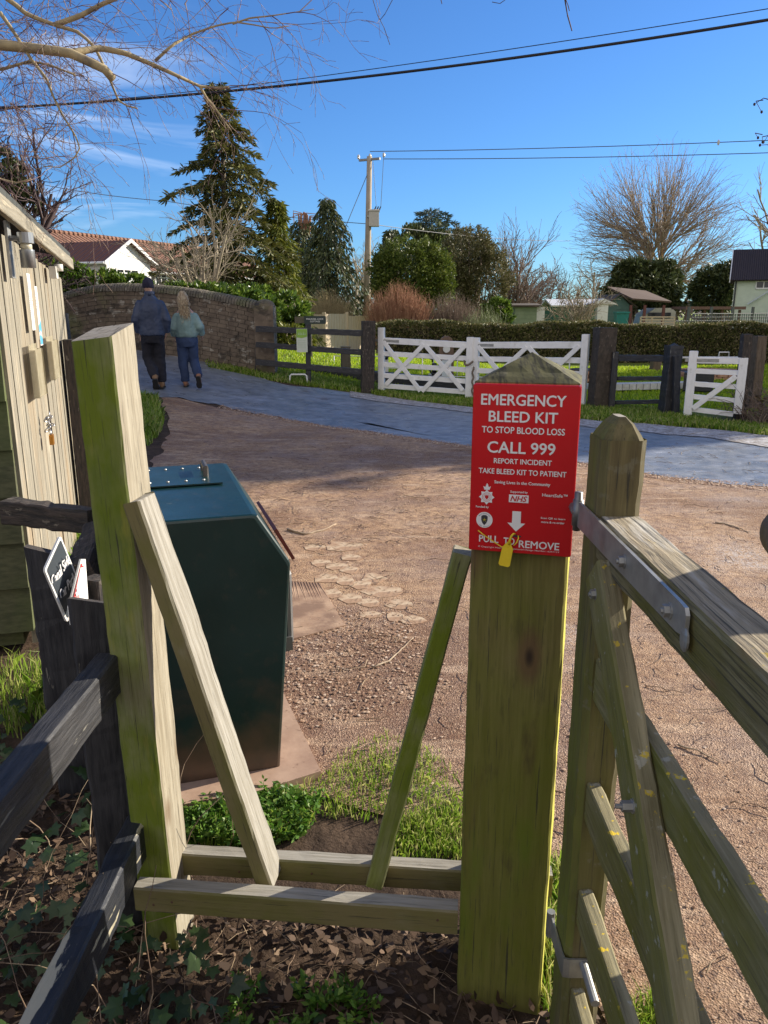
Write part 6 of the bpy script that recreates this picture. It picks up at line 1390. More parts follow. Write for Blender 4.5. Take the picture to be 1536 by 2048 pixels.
T, a, b = shed('grey-green gabled shed with a brown roof and open lean-to', 1212, 612, 1262, 612, 46, 3.5, TG, FELT, .62, gable_x=True)
mb = MB(); q0 = P(1258, 600, 45.8); q1 = P(1335, 606, 45.8); slab(mb, [Vector((q0.x, 45.2, q0.z)), Vector((q1.x, 45.2, q1.z)), Vector((q1.x - .6, 48, q1.z + .65)), Vector((q0.x - .7, 48, q0.z + .72))], .09); mb.build('lean_to_roof', plain('brown_tile_roof', (0.12, 0.08, 0.06), .9), T)
for u in (1262, 1290, 1328):
    q = P(u, 610, 45.4); mb = MB(); mb.box((q.x, 45.4, q.z / 2), (.14, .14, q.z)); mb.build('roof_post', plain('red_brown_post', (0.16, 0.06, 0.05), .8), T)
wb = P(1243, 625, 44); W_ = thing('wheelie_bin', 'teal plastic wheelie bin in front of the gabled shed', 'bin', Vector((wb.x, 44, 0))); mb = MB(); mb.rings([[Vector((wb.x + sx_ * r_, 44 + sy_ * r_ * .9, z)) for sx_, sy_ in ((-1, -1), (1, -1), (1, 1), (-1, 1))] for r_, z in ((.26, .1), (.34, 1.4))]); mb.build('body', plain('teal_plastic', (0.02, 0.20, 0.19), .4), W_); mb = MB(); mb.box((wb.x, 43.98, 1.45), (.74, .70, .08)); mb.build('lid', MATS['teal_plastic'], W_)
cv = P(1335, 620, 47); CV = thing('caravan', 'pale caravan with a dark window band behind the slatted fence', 'caravan', Vector((cv.x, 47, 0))); mb = MB(); x0_, x1_ = P(1287, 620, 47).x, P(1352, 620, 47).x
zt_ = P(1335, 616, 47).z; mb.prism([(x0_, .4), (x1_, .4), (x1_, zt_ - .2), (x1_ - .3, zt_), (x0_ + .7, zt_), (x0_ + .2, zt_ - .35)], Matrix.Translation((0, 49, 0)) @ Matrix.Rotation(R(90), 4, 'X'), 2.0); mb.build('body', plain('cream_panel', (0.55, 0.55, 0.47), .4), CV)
mb = MB(); mb.box(((x0_ + x1_) / 2, 46.98, zt_ - .42), ((x1_ - x0_) * .7, .04, .32)); mb.build('window', GLS, CV)
sf = thing('slatted_fence', 'pale horizontal slatted fence panel in front of the caravan', 'fence', P(1316, 640, 38)); mb = MB(); a = P(1282, 634, 38); b = P(1350, 634, 38)
for k in range(7): mb.box(((a.x + b.x) / 2, 38, a.z - k * .13), (b.x - a.x, .03, .06))
mb.build('slats', FENW, sf); mb = MB()
for k in range(4): mb.box((a.x + (b.x - a.x) * k / 3, 38.03, a.z / 2), (.06, .05, a.z)); 
mb.build('uprights', FENW, sf)
tf = thing('trellis_fence', 'long dark grey trellis fence in front of the pale green cottage', 'fence', P(1450, 640, 40)); mb = MB(); a = P(1352, 640, 36); b = P(1620, 625, 43)
TRL = plain('grey_trellis', (0.12, 0.13, 0.13), .8); nT = 60
for k in range(nT + 1):
    p = a.lerp(b, k / nT); zt = P(1450, 627, 40).z - (max(0, .12 - k / nT) * 3); mb.box((p.x, p.y, zt / 2), (.035, .03, zt))
for k in range(8):
    z = P(1450, 627, 40).z - k * .16; aa, b_ = a.lerp(b, .1 if k < 2 else 0), b; mb.tube([Vector((aa.x, aa.y, z)), Vector((b_.x, b_.y, z))], .020, 4)
mb.build('lattice', TRL, tf)
for k in range(7): mb = MB(); p = a.lerp(b, k / 6 * .9 + .08); mb.box((p.x, p.y + .06, .85), (.11, .11, 1.75)); mb.build('post', TRL, tf)
lt = P(1425, 622, 44); LT = thing('open_shelter', 'low brown flat-roofed shelter behind the trellis', 'shelter', Vector((lt.x, 44, 0))); mb = MB(); xa_, xb_ = P(1370, 620, 44).x, P(1490, 620, 44).x; zt = P(1425, 616, 44).z; mb.box(((xa_ + xb_) / 2, 45, zt), (xb_ - xa_, 2.2, .16)); mb.build('roof', plain('brown_roof', (0.17, 0.10, 0.08), .9), LT)
for k in range(4): mb = MB(); mb.box((xa_ + .2 + (xb_ - xa_ - .4) * k / 3, 44.2, zt / 2 - .05), (.12, .12, zt - .1)); mb.build('post', MATS['brown_roof'], LT)
# pale panel fence
pf = thing('panel_fence', 'sunlit pale close-board timber fence beyond the lane', 'fence', G(648, 694)); Yp = 30.0; c0 = P(648, 628, Yp); gz0 = P(648, 694, Yp).z; zt = c0.z
fd = Vector((.42, .907, 0)); fl = Vector((-.907, .42, 0)); mb = MB(); rgp = random.Random(2)
def run(mb, o, d, L_, zb, zt, w_=.11):
    n = int(L_ / w_); nr = Vector((d.y, -d.x, 0))
    for k in range(n):
        p = o + d * (k + .5) * w_; off = .012 * (k % 2); mb.box((0, 0, 0), (w_ * .96, .022, zt - zb), M=Matrix.Translation(Vector((p.x, p.y, (zt + zb) / 2 + rgp.uniform(-.01, .01))) + nr * off) @ Matrix.Rotation(math.atan2(d.y, d.x), 4, 'Z'))
o0 = Vector((c0.x, c0.y, 0))
def ulen(d, u):
    l = 1.0
    for _ in range(60):
        p = o0 + d * l; uu = 768 + FPX * p.x / (p.y * cp - (1 - EYE) * sp); l += (u - uu) * (.02 if d.x > 0 else -.02)
    return l
l1 = ulen(fd, 694); l2 = ulen(fd, 742); l3 = ulen(fl, 600)
run(mb, o0, fd, l1, gz0 - .2, zt); mb.build('panel', FENW, pf); mb = MB(); run(mb, o0 + fd * l1, fd, l2 - l1, gz0 - .2, zt - .08); mb.build('panel', FENW, pf); mb = MB(); run(mb, o0, fl, l3, gz0 - .2, zt - .02); mb.build('panel', FENW, pf)
for l in (0, l1, l2): beam('post', o0 + fd * l + UPV * (gz0 - .2), o0 + fd * l + UPV * (zt + .07), .12, .12, (0, -1, 0), FENW, pf)
# ------------------------------------------------------------------ poles and wires
PW_ = nmat('pale_pole_timber', (0.42, 0.36, 0.28), (0.30, 0.25, 0.19), 3, (6, 6, .6), rough=.85, bump=.2)
YP = 36.0; pt_ = P(739, 313, YP); pb_ = Vector((P(732, 640, YP).x, YP, -.2))
pole = thing('utility_pole', 'tall pale wooden electricity pole with a transformer box on its side', 'pole', pb_)
mb = MB(); mb.tube([pb_, pb_.lerp(pt_, .5), pt_], [.17, .14, .115], 14); mb.build('pole', PW_, pole, True)
mb = MB(); mb.box((0, 0, 0), (1.0, .1, .09), M=Matrix.Translation(pt_ - UPV * .12) @ Matrix.Rotation(R(-25), 4, 'Z')); mb.build('crossarm', STEEL, pole)
PORC = plain('porcelain', (0.62, 0.60, 0.56), .2); mb = MB(); ins = []
for dx in (-.48, .02, .62):
    c = pt_ + Vector((dx, -dx * .4, .0)); ins.append(c + UPV * .08); mb.tube([c - UPV * .08, c - UPV * .02, c, c + UPV * .04, c + UPV * .06, c + UPV * .1], [.03, .07, .04, .07, .04, .05], 10)
mb.build('insulators', PORC, pole, True)
tb = P(748, 437, YP - .15); mb = MB(); mb.rings([[tb + Vector((sx_ * .22, sy_ * .22, z)) for sx_, sy_ in ((-1, -1), (1, -1), (1, 1), (-1, 1))] for z in (-.33, .28)]); mb.rings([[tb + Vector((sx_ * r_, sy_ * r_, z)) for sx_, sy_ in ((-1, -1), (1, -1), (1, 1), (-1, 1))] for z, r_ in ((.28, .25), (.33, .25), (.36, .2))])
mb.box(tb + Vector((-.25, .05, .1)), (.12, .2, .1)); tfm = mb.build('transformer', plain('pale_grey_metal', (0.52, 0.50, 0.44), .5), pole)
mb = MB()
for k in range(3): b_ = tb + Vector((.02 + k * .10, -.15 + k * .05, .32)); mb.tube([b_, b_ + Vector((.08, -.04, .16))], [.035, .022], 6)
sub('bushing', mb.mesh(), plain('dark_bushing', (0.06, 0.05, 0.05), .4), tfm)
def wire(label, pts, r, sag=0, m=None, cat='cable', name='overhead_cable', n=40, group=None):
    out = []
    for a, b, s_ in pts:
        for i in range(n + 1): t = i / n; p = a.lerp(b, t); out.append(Vector((p.x, p.y, p.z - 4 * s_ * t * (1 - t))))
    mb = MB(); mb.tube(out, r, 6); o = mb.build(name, m or plain('black_cable', (0.012, 0.012, 0.016), .6), None, True); tag(o, label, cat, group); return o
wire('thick black overhead cable crossing the whole sky', [(P(-150, 222, 11), P(1750, 4, 8), .16)], .014)
wire('thin overhead cable just above the thick black one', [(P(-150, 230, 13), P(560, 163, 12), .03), (P(560, 163, 12), P(1750, -18, 9), .03)], .005)
WT = plain('grey_wire', (0.10, 0.10, 0.11), .5)
wire('upper power wire running right from the tall pole', [(ins[1] + UPV * .12, P(1800, 268, 30), .10)], .016, m=WT, group='power wires from the tall pole')
wire('lower power wire running right from the tall pole', [(ins[2] - UPV * .22, P(1800, 296, 30), .10)], .016, m=WT, group='power wires from the tall pole')
wire('stay wire slanting left from the tall pole', [(pt_ - UPV * .5, P(672, 500, YP - 1), 0)], .014, m=WT)
wire('thin drop wire from the insulator to the transformer', [(ins[2], tb + Vector((.3, -.15, .45)), .0)], .012, m=WT)
wire('drop wire from the crossarm to the transformer', [(pt_ + Vector((.15, 0, -.2)), tb + Vector((.1, -.15, .5)), .0)], .010, m=WT)
wire('faint low cable crossing behind the conifers', [(P(70, 366, 40), P(330, 402, 38), .1), (P(330, 402, 38), P(740, 448, 37), .1), (P(740, 448, 37), P(1140, 482, 60), .2)], .016, m=WT)
mb = MB(); c = P(1437, 285, 30.2); mb.rings(ellips(c, (.05, .05, .10), 8, 6)); tag(mb.build('line_marker', PORC), 'small pale marker hanging on the upper power wire', 'marker')
Y2 = 75; p2t = P(893, 470, Y2); p2b = Vector((P(891, 600, Y2).x, Y2, -.2)); pl2 = thing('utility_pole', 'distant short pole above the rounded evergreens', 'pole', p2b); mb = MB(); mb.tube([p2b, p2t], [.22, .17], 8); mb.build('pole', PW_, pl2, True)
for k in range(3): wire('drooping low wire between the evergreens and the distant pole', [(P(800, 478 + k * 6, 60), P(891, 477 + k * 10, Y2), .4)], .035, m=plain('pale_wire', (0.4, 0.4, 0.36), .5), group='low wires at the distant pole')
# ------------------------------------------------------------------ vegetation materials
BARK = nmat('grey_bark', (0.20, 0.165, 0.125), (0.12, 0.095, 0.07), 6, (3, 3, 1), rough=.9, bump=.4)
SPR = leafmat('spruce_needles', [(0.045, 0.055, 0.014), (0.095, 0.105, 0.020), (0.19, 0.17, 0.04)], .15)
YEL_ = leafmat('yellow_conifer', [(0.060, 0.085, 0.012), (0.14, 0.165, 0.018), (0.24, 0.24, 0.035)], .2)
DKC = leafmat('dark_cypress', [(0.032, 0.048, 0.018), (0.065, 0.088, 0.028), (0.13, 0.145, 0.045)], .15)
CED = leafmat('blue_cedar', [(0.045, 0.075, 0.060), (0.08, 0.11, 0.085)], .15)
LAU = leafmat('laurel_leaf', [(0.035, 0.075, 0.012), (0.085, 0.155, 0.018), (0.22, 0.30, 0.045)], .3, .35, .45)
HOL = leafmat('glossy_evergreen', [(0.045, 0.075, 0.013), (0.10, 0.14, 0.02), (0.20, 0.23, 0.05)], .2, .45, .3)
OLV = leafmat('olive_shrub', [(0.07, 0.08, 0.025), (0.13, 0.125, 0.05), (0.22, 0.18, 0.10)], .2)
PRV = leafmat('hedge_leaf', [(0.04, 0.055, 0.014), (0.085, 0.10, 0.028), (0.17, 0.16, 0.06), (0.30, 0.25, 0.14)], .2, .5, .3)
def tw(name, a, b): return leafmat(name, [a, b], 0, .9)
T_pale = tw('pale_twigs', (0.22, 0.18, 0.13), (0.34, 0.29, 0.21)); T_or = tw('orange_limbs', (0.34, 0.22, 0.10), (0.50, 0.34, 0.16)); T_br = tw('brown_twigs', (0.14, 0.10, 0.08), (0.24, 0.18, 0.14)); T_red = tw('red_stems', (0.26, 0.12, 0.075), (0.44, 0.25, 0.16)); T_tan = tw('tan_stems', (0.30, 0.24, 0.13), (0.44, 0.36, 0.20)); T_dk = tw('dark_twigs', (0.045, 0.030, 0.035), (0.11, 0.075, 0.07)); T_wil = tw('willow_twigs', (0.15, 0.09, 0.10), (0.36, 0.27, 0.20))
T_wil2 = tw('brown_willow_twigs', (0.24, 0.18, 0.15), (0.40, 0.32, 0.23))
def base_at(u, Y): p = P(u, 650, Y); return Vector((p.x, Y, h(p.x, Y)))
def Ht(v, Y, u=768): return P(u, v, Y).z
# big spruce, bare tree in front, yellow conifer
b = base_at(462, 26); conifer('spruce_tree', 'tall ragged dark spruce, the tallest tree, behind the bridge wall', b, Ht(168, 26) - b.z, 3.3, BARK, SPR, 3, nb=125, droop=.30, z0=.08, L=.22, W=.055, dens=1.8, pw=.90, rag=.30)
b = base_at(560, 27); conifer('conifer_tree', 'yellow-green drooping conifer just right of the tall spruce', b, Ht(398, 27) - b.z, 1.7, BARK, YEL_, 8, nb=110, droop=.6, z0=.04, L=.22, W=.055, dens=1.3, pw=.85, rag=.25)
b = base_at(395, 22); bare_tree('bare_tree', 'pale leafless bushy tree in front of the tall spruce', b, Ht(372, 22) - b.z, T_pale, T_pale, 21, .09, stems=5, spread=.26, kids=[6, 5, 4], levels=3, rmin=.0055, up=.03, wander=.13, lenf=.50, rt=.03, l0=.75)
# dark cypress group
b = base_at(660, 36); conifer('cypress_tree', 'dense dark cypress with a narrow leaning tip, left of the tall pole', b, Ht(396, 36) - b.z, 2.2, BARK, DKC, 5, nb=120, droop=.9, z0=.02, L=.22, W=.06, dens=1.3, pw=.62, rag=.2)
b = base_at(612, 38); conifer('cypress_tree', 'shorter dark cypress with cut reddish top, beside the yellow conifer', b, Ht(440, 38) - b.z, 1.9, BARK, DKC, 6, nb=90, droop=.9, z0=.02, L=.26, W=.07, dens=1.0, pw=.35)
ct_ = thing('cut_stump_top', 'bare reddish lopped branches sticking out of the shorter dark cypress', 'branches', base_at(608, 38) + UPV * 4); sg = []; rg = random.Random(3)
for k in range(9):
    a = P(600 + k * 2.2, 470, 37.8); b_ = P(598 + k * 3 + rg.uniform(-2, 2), 424 + abs(k - 3) * 2, 37.8); sg.append((*a, *b_, .06, .035))
    e = b_ + Vector((rg.uniform(-.7, .7), 0, rg.uniform(-.2, .1))); sg.append((*b_, *e, .02, .015)); sg.append((*e, *(e + Vector((rg.uniform(-.2, .2), 0, -.4))), .015, .01))
segtubes('branches', sg, T_red, ct_, 5)
b = base_at(782, 34); conifer('conifer_tree', 'small dark pointed conifer just right of the tall pole', b, Ht(455, 34) - b.z, 1.25, BARK, DKC, 9, nb=50, droop=.7, z0=.02, L=.24, W=.06, dens=.9, pw=.75)
b = base_at(860, 58); conifer('cedar_tree', 'blue-green flat-tiered cedar rising behind the rounded evergreens', b, Ht(424, 58) - b.z, 3.4, BARK, CED, 12, nb=46, droop=.02, z0=.45, L=.35, W=.07, dens=1.0, pw=.30)
def bush(name, label, px, Y, n, L_, W_, ml, seed, mt=BARK, cat='shrub', group=None, **kw):
    bl = []
    for u, v, ru, rv in px:
        c = P(u, v, Y + (seed % 3) * .2); k = Y / FPX; bl.append((tuple(c), (ru * k, ru * k * .8, rv * k)))
    u0, v0 = px[0][:2]; g_ = base_at(u0, Y); T = thing(name, label, cat, g_, group); crown('foliage', bl, n, L_, W_, ml, seed, T, **kw)
    rg = random.Random(seed); sg = []
    for c, r_ in bl:
        for k in range(8): e = Vector(c) + Vector((rg.uniform(-.7, .7) * r_[0], rg.uniform(-.6, .6) * r_[1], rg.uniform(-.3, .7) * r_[2])); st = g_ + Vector(((Vector(c) - g_).x * .7 + rg.uniform(-.2, .2), rg.uniform(-.2, .2), 0)); m_ = st.lerp(e, .5) + Vector((rg.uniform(-.1, .1), 0, 0)); sg.append((*st, *m_, .05, .035)); sg.append((*m_, *e, .035, .012))
    segtubes('stems', sg, mt, T, 4); return T
bush('evergreen_shrub', 'large rounded glossy evergreen shrub right of the tall pole', [(820, 545, 72, 62), (865, 560, 40, 60), (775, 560, 30, 60), (810, 600, 60, 40)], 33, 44000, .11, .055, HOL, 31, shell=.4)
bush('evergreen_shrub', 'dark evergreen mass behind the rounded shrub, left of the distant pole', [(830, 500, 50, 40), (870, 520, 40, 60), (800, 490, 30, 28)], 48, 9000, .22, .10, DKC, 32)
bush('olive_tree', 'bushy olive-brown tree right of the distant pole', [(935, 520, 48, 60), (975, 560, 45, 65), (910, 570, 34, 50)], 40, 26000, .14, .05, OLV, 33, mt=T_br)
bush('ivy_tree', 'olive ivy-clad tree leaning against the distant pole', [(915, 500, 30, 32), (945, 510, 35, 30)], 52, 8000, .22, .09, OLV, 34, mt=T_br)
bush('holly_bush', 'bright green leafy bush at the left end of the pale green shed', [(1000, 622, 24, 22), (975, 630, 22, 18), (1012, 632, 14, 14)], 30, 7000, .12, .05, LAU, 35)
bush('laurel_bush', 'bright green laurel bush in front of the yellow conifer', [(585, 622, 36, 36), (545, 620, 40, 32), (500, 600, 50, 24), (560, 655, 50, 34), (600, 660, 20, 30)], 19.5, 12000, .11, .05, LAU, 36)
bush('laurel_hedge', 'bright laurel hedge rising behind the middle of the bridge wall', [(430, 592, 55, 20), (375, 585, 40, 16), (480, 602, 50, 22), (520, 622, 40, 30)], 17.6, 9000, .10, .045, LAU, 37, cat='hedge')
bush('laurel_hedge', 'bright laurel hedge behind the left end of the bridge wall, beside the shed', [(140, 562, 42, 32), (200, 564, 42, 22), (105, 568, 30, 38), (255, 566, 40, 15)], 18.0, 14000, .10, .045, LAU, 38, cat='hedge')
bush('fern_bush', 'drooping green fern-like shrub beside the bridge wall end', [(575, 675, 32, 26), (548, 690, 22, 24), (610, 690, 14, 20)], 18.6, 6000, .13, .03, YEL_, 39, droop=.8)
bush('conifer_tree', 'broad dark conifer in front of the big golden willow', [(1285, 575, 58, 34), (1245, 585, 36, 28), (1335, 570, 26, 40), (1262, 548, 30, 22), (1345, 600, 20, 20), (1300, 545, 24, 20)], 52, 24000, .34, .10, DKC, 40, cat='tree', droop=.7)
bush('conifer_tree', 'dark conifer at the left corner of the pale green cottage', [(1430, 580, 42, 38), (1455, 560, 24, 30), (1405, 585, 24, 24)], 56, 12000, .34, .10, DKC, 41, cat='tree', droop=.7)
# stemmy shrubs
def stems(name, label, u0, u1, vt, Y, n, m, seed, lean=.35, r_=.012, group=None, foliage=None, cat='shrub'):
    rg = random.Random(seed); a = base_at(u0, Y); b = base_at(u1, Y); T = thing(name, label, cat, (a + b) / 2, group); H0 = Ht(vt, Y) - a.z; sg = []
    for i in range(n):
        t = rg.random(); p = a.lerp(b, .15 + .7 * t) + Vector((0, rg.uniform(-.5, .5), 0)); hh = H0 * rg.uniform(.6, 1.05) * (1 - .5 * abs(t - .5)); q = Vector(((t - .5) * lean * (b.x - a.x) + rg.gauss(0, .12), rg.gauss(0, .12), hh)); pp = p; rr0 = r_
        for k in range(5):
            f = (k + 1) / 5; e = p + Vector((q.x * f ** 1.5, q.y * f, q.z * f)) + Vector((rg.gauss(0, .015), 0, 0)); sg.append((*pp, *e, rr0, rr0 * .8)); rr0 *= .85
            if k > 1 and rg.random() < .7: s2 = e + Vector((rg.gauss(0, .14), rg.gauss(0, .1), rg.uniform(.1, .3))); sg.append((*e, *s2, rr0 * .6, rr0 * .4))
            pp = e
    segtubes('stems', sg, m, T, 3); return T
stems('dogwood_shrub', 'red-stemmed leafless dogwood behind the left end of the long hedge', 738, 856, 572, 28, 1100, T_red, 51)
stems('stem_shrub', 'leafless brown shrubs right of the red dogwood', 840, 960, 592, 28.5, 700, T_br, 52)
stems('stem_shrub', 'tan grass-like clump above the pale timber fence', 605, 700, 583, 33, 800, T_tan, 53)
stems('willow_shrub', 'pale green stemmy shrub at the right of the brown shrubs', 930, 1010, 615, 27.5, 300, leafmat('green_stem', [(0.10, 0.13, 0.05), (0.2, 0.24, 0.10)], 0), 54)
# bare trees
b = base_at(1300, 68); dome_tree('willow_tree', 'very large leafless willow with golden lower limbs, right of centre', b, Ht(291, 68), 7.3, T_or, T_wil2, 77, .44, n3=1300, cz=.54, rz=.46, fork=.10, low=.12, twr=.012, k1=13, k2=12)
for i, (lab, u, vt, Y, sd, m_) in enumerate((('slim leafless poplar behind the pale green shed', 1025, 452, 46, 1, T_br), ('pale crooked leafless tree among the sheds', 1158, 545, 38, 2, T_pale), ('leafless tree left of the white-roofed shed', 1110, 520, 60, 3, T_br), ('leafless tree between the poplar and the ivy tree', 1065, 545, 56, 4, T_br), ('tall leafless birch at the right edge behind the cottage', 1512, 352, 62, 5, T_pale), ('faint leafless tree in the gap beside the tall pole', 708, 455, 80, 6, T_pale), ('faint leafless tree behind the tall pole', 752, 470, 85, 7, T_pale), ('leafless tree low behind the golden willow, left side', 1190, 500, 85, 8, T_pale), ('leafless tree in front of the cottage gable', 1462, 520, 66, 9, T_br), ('leafless bushy tree behind the pale green shed', 1048, 555, 52, 10, T_br))):
    b = base_at(u, Y); H_ = Ht(vt, Y) - b.z; bare_tree('bare_tree', lab, b, H_, m_, m_, 100 + sd, H_ * .022, stems=5 if i in (0, 1, 3, 9) else 1, spread=.18 if i in (0, 9, 3) else .3, kids=[8, 6, 4], levels=3, rmin=max(.008, Y * .00020), up=.05, l0=.72, f0=.15, rt=.05, ang=.5 if i in (0, 9) else .7, lenf=.5)
# far belt of leafless wood on the skyline
FW = [[], []]; rg = random.Random(44)
for i in range(70):
    x = rg.uniform(-70, 110); y = rg.uniform(100, 135); p = Vector((x, y, 0)); grow(FW, p, Vector((0, 0, 1)), rg.uniform(3.5, 7), .16, 0, rg, dict(steps=4, wander=.1, up=.05, kids=[7, 5], ang=.7, lenf=.55, rmin=.035, levels=2, rt=9))
tag(segtubes('far_wood', FW[1], T_br, None, 3), 'distant belt of leafless wood along the skyline', 'wood', kind='stuff')
rngf = np.random.default_rng(5); xs = rngf.uniform(-80, 130, 9000); ys = rngf.uniform(95, 110, 9000); zz_ = rngf.uniform(0, 2.6, 9000) ** 1.0
v, f = leaves(np.stack([xs, ys, zz_], 1), rngf.normal(size=(9000, 3)), .9, .5, rngf); o = npmesh('far_hedge', v, f, leafmat('far_scrub', [(0.10, 0.075, 0.06), (0.16, 0.13, 0.09)], 0)); tag(o, 'far brown hedgerow under the skyline trees', 'hedgerow', kind='stuff')
# tree behind the shed with ivy
b = base_at(-10, 13); T = bare_tree('ivy_clad_tree', 'ivy-darkened leafless tree rising behind the shed at the left edge', b, Ht(290, 13), T_dk, T_dk, 61, .12, stems=5, spread=.32, kids=[8, 6, 4], levels=3, rmin=.006, up=.06, wander=.12, lenf=.48, l0=.7)
bl = [(tuple(P(u, v, 13)), (r_ * 13 / FPX, r_ * 13 / FPX, r2 * 13 / FPX)) for u, v, r_, r2 in ((5, 350, 45, 40), (25, 400, 50, 35), (-20, 380, 60, 60), (50, 440, 30, 18))]; crown('ivy', bl, 4200, .075, .05, DKC, 62, T)
b = base_at(52, 15); bare_tree('bare_tree', 'small leafless tree between the shed roof and the bungalow', b, Ht(395, 15) - b.z, T_dk, T_dk, 63, .05, stems=4, spread=.24, kids=[7, 5, 4], levels=3, rmin=.005, up=.05, wander=.12, lenf=.5, l0=.72)
# ------------------------------------------------------------------ hedge
def hedge(name, label, x0, x1, y0, y1, H0, n, ml, seed, H1=None):
    T = thing(name, label, 'hedge', ((x0 + x1) / 2, (y0 + y1) / 2, 0)); rng = np.random.default_rng(seed); H1 = H1 or H0
    x = rng.uniform(x0, x1, n); top = H0 + (H1 - H0) * (x - x0) / (x1 - x0) + .06 * np.sin(x * 1.3) + .03 * np.sin(x * 4.1); face = rng.random(n); y = np.where(face < .45, y0 + rng.exponential(.06, n), rng.uniform(y0, y1, n)); z = np.where(face < .45, rng.uniform(0, 1, n) * top, np.where(face < .85, top - rng.exponential(.05, n), rng.uniform(0, 1, n) * top))
    y += .05 * np.sin(x * 3.3 + z * 4); d = rng.normal(size=(n, 3)) + np.array([0, -.6, .6]); sz = rng.uniform(.6, 1.3, n); v, f = leaves(np.stack([x, y, z], 1), d, .075 * sz, .045 * sz, rng); npmesh('foliage', v, f, ml, T)
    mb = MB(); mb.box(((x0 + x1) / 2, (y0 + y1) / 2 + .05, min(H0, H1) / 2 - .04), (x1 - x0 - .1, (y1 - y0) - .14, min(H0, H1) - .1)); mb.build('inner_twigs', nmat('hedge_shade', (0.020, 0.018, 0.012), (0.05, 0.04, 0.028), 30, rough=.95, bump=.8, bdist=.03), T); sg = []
    for i in range(int((x1 - x0) * 60)): a = Vector((rng.uniform(x0, x1), y0 + rng.uniform(0, .15), rng.uniform(.1, H0 * .9))); sg.append((*a, *(a + Vector((rng.normal() * .12, -.08, rng.uniform(.05, .3)))), .005, .003))
    segtubes('twigs', sg, T_br, T, 3)
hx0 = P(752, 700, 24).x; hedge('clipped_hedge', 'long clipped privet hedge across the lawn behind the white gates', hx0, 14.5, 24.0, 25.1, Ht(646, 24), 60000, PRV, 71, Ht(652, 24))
mb = MB(); sgt = []
# five-bar side gate glimpsed behind the post
# dead scrub at right edge
rgd = random.Random(9); c = G(1560, 850); T = thing('dead_shrub', 'tangled dead brown shrub at the right edge beside the leaning post', 'shrub', c); sg = []
for i in range(420):
    p = c + Vector((rgd.uniform(-.45, 1.6), rgd.uniform(-.3, .8), 0)); d = Vector((rgd.gauss(-.1, .6), rgd.gauss(0, .5), 1)).normalized(); r_ = .008
    for k in range(6): q = p + d * .12; d = (d + Vector((rgd.gauss(0, .4), rgd.gauss(0, .4), -.16))).normalized(); sg.append((*p, *q, r_, r_ * .8)); p = q; r_ *= .82
segtubes('stems', sg, T_br, T, 3)
bl = [((c.x + .4, c.y + .2, .2), (.75, .45, .35)), ((c.x + 1.0, c.y + .3, .3), (.7, .5, .45))]; crown('dead_leaves', bl, 2600, .05, .03, leafmat('dead_leaf', [(0.10, 0.06, 0.03), (0.2, 0.13, 0.08), (0.05, 0.06, 0.02)], 0), 72, T)
# ------------------------------------------------------------------ off-frame evergreens to the right that throw the broad shade over the lane
for k, (s_, kk, H_, r_) in enumerate(((9.0, 25, 12.5, 1.9), (11.0, 27, 13.0, 2.0), (13.4, 26, 12.5, 1.9))):
    c = Vector((-.42 * s_ + .907 * kk, .907 * s_ + .42 * kk, 0)); T = thing('evergreen_tree', ('nearest', 'middle', 'farthest')[k] + ' of three tall evergreens beyond the right edge of the view', 'tree', c, 'tall evergreens beyond the right edge'); mb = MB(); mb.tube([c, c + UPV * H_ * .9], [.25, .06], 8); mb.build('trunk', BARK, T)
    crown('foliage', [((c.x, c.y, H_ * .25), (r_, r_, H_ * .25)), ((c.x, c.y, H_ * .55), (r_ * .95, r_, H_ * .3)), ((c.x, c.y, H_ * .8), (r_ * .7, r_ * .8, H_ * .2))], 9000, .5, .32, DKC, 80 + k, T, shell=.7, clump=1.2)
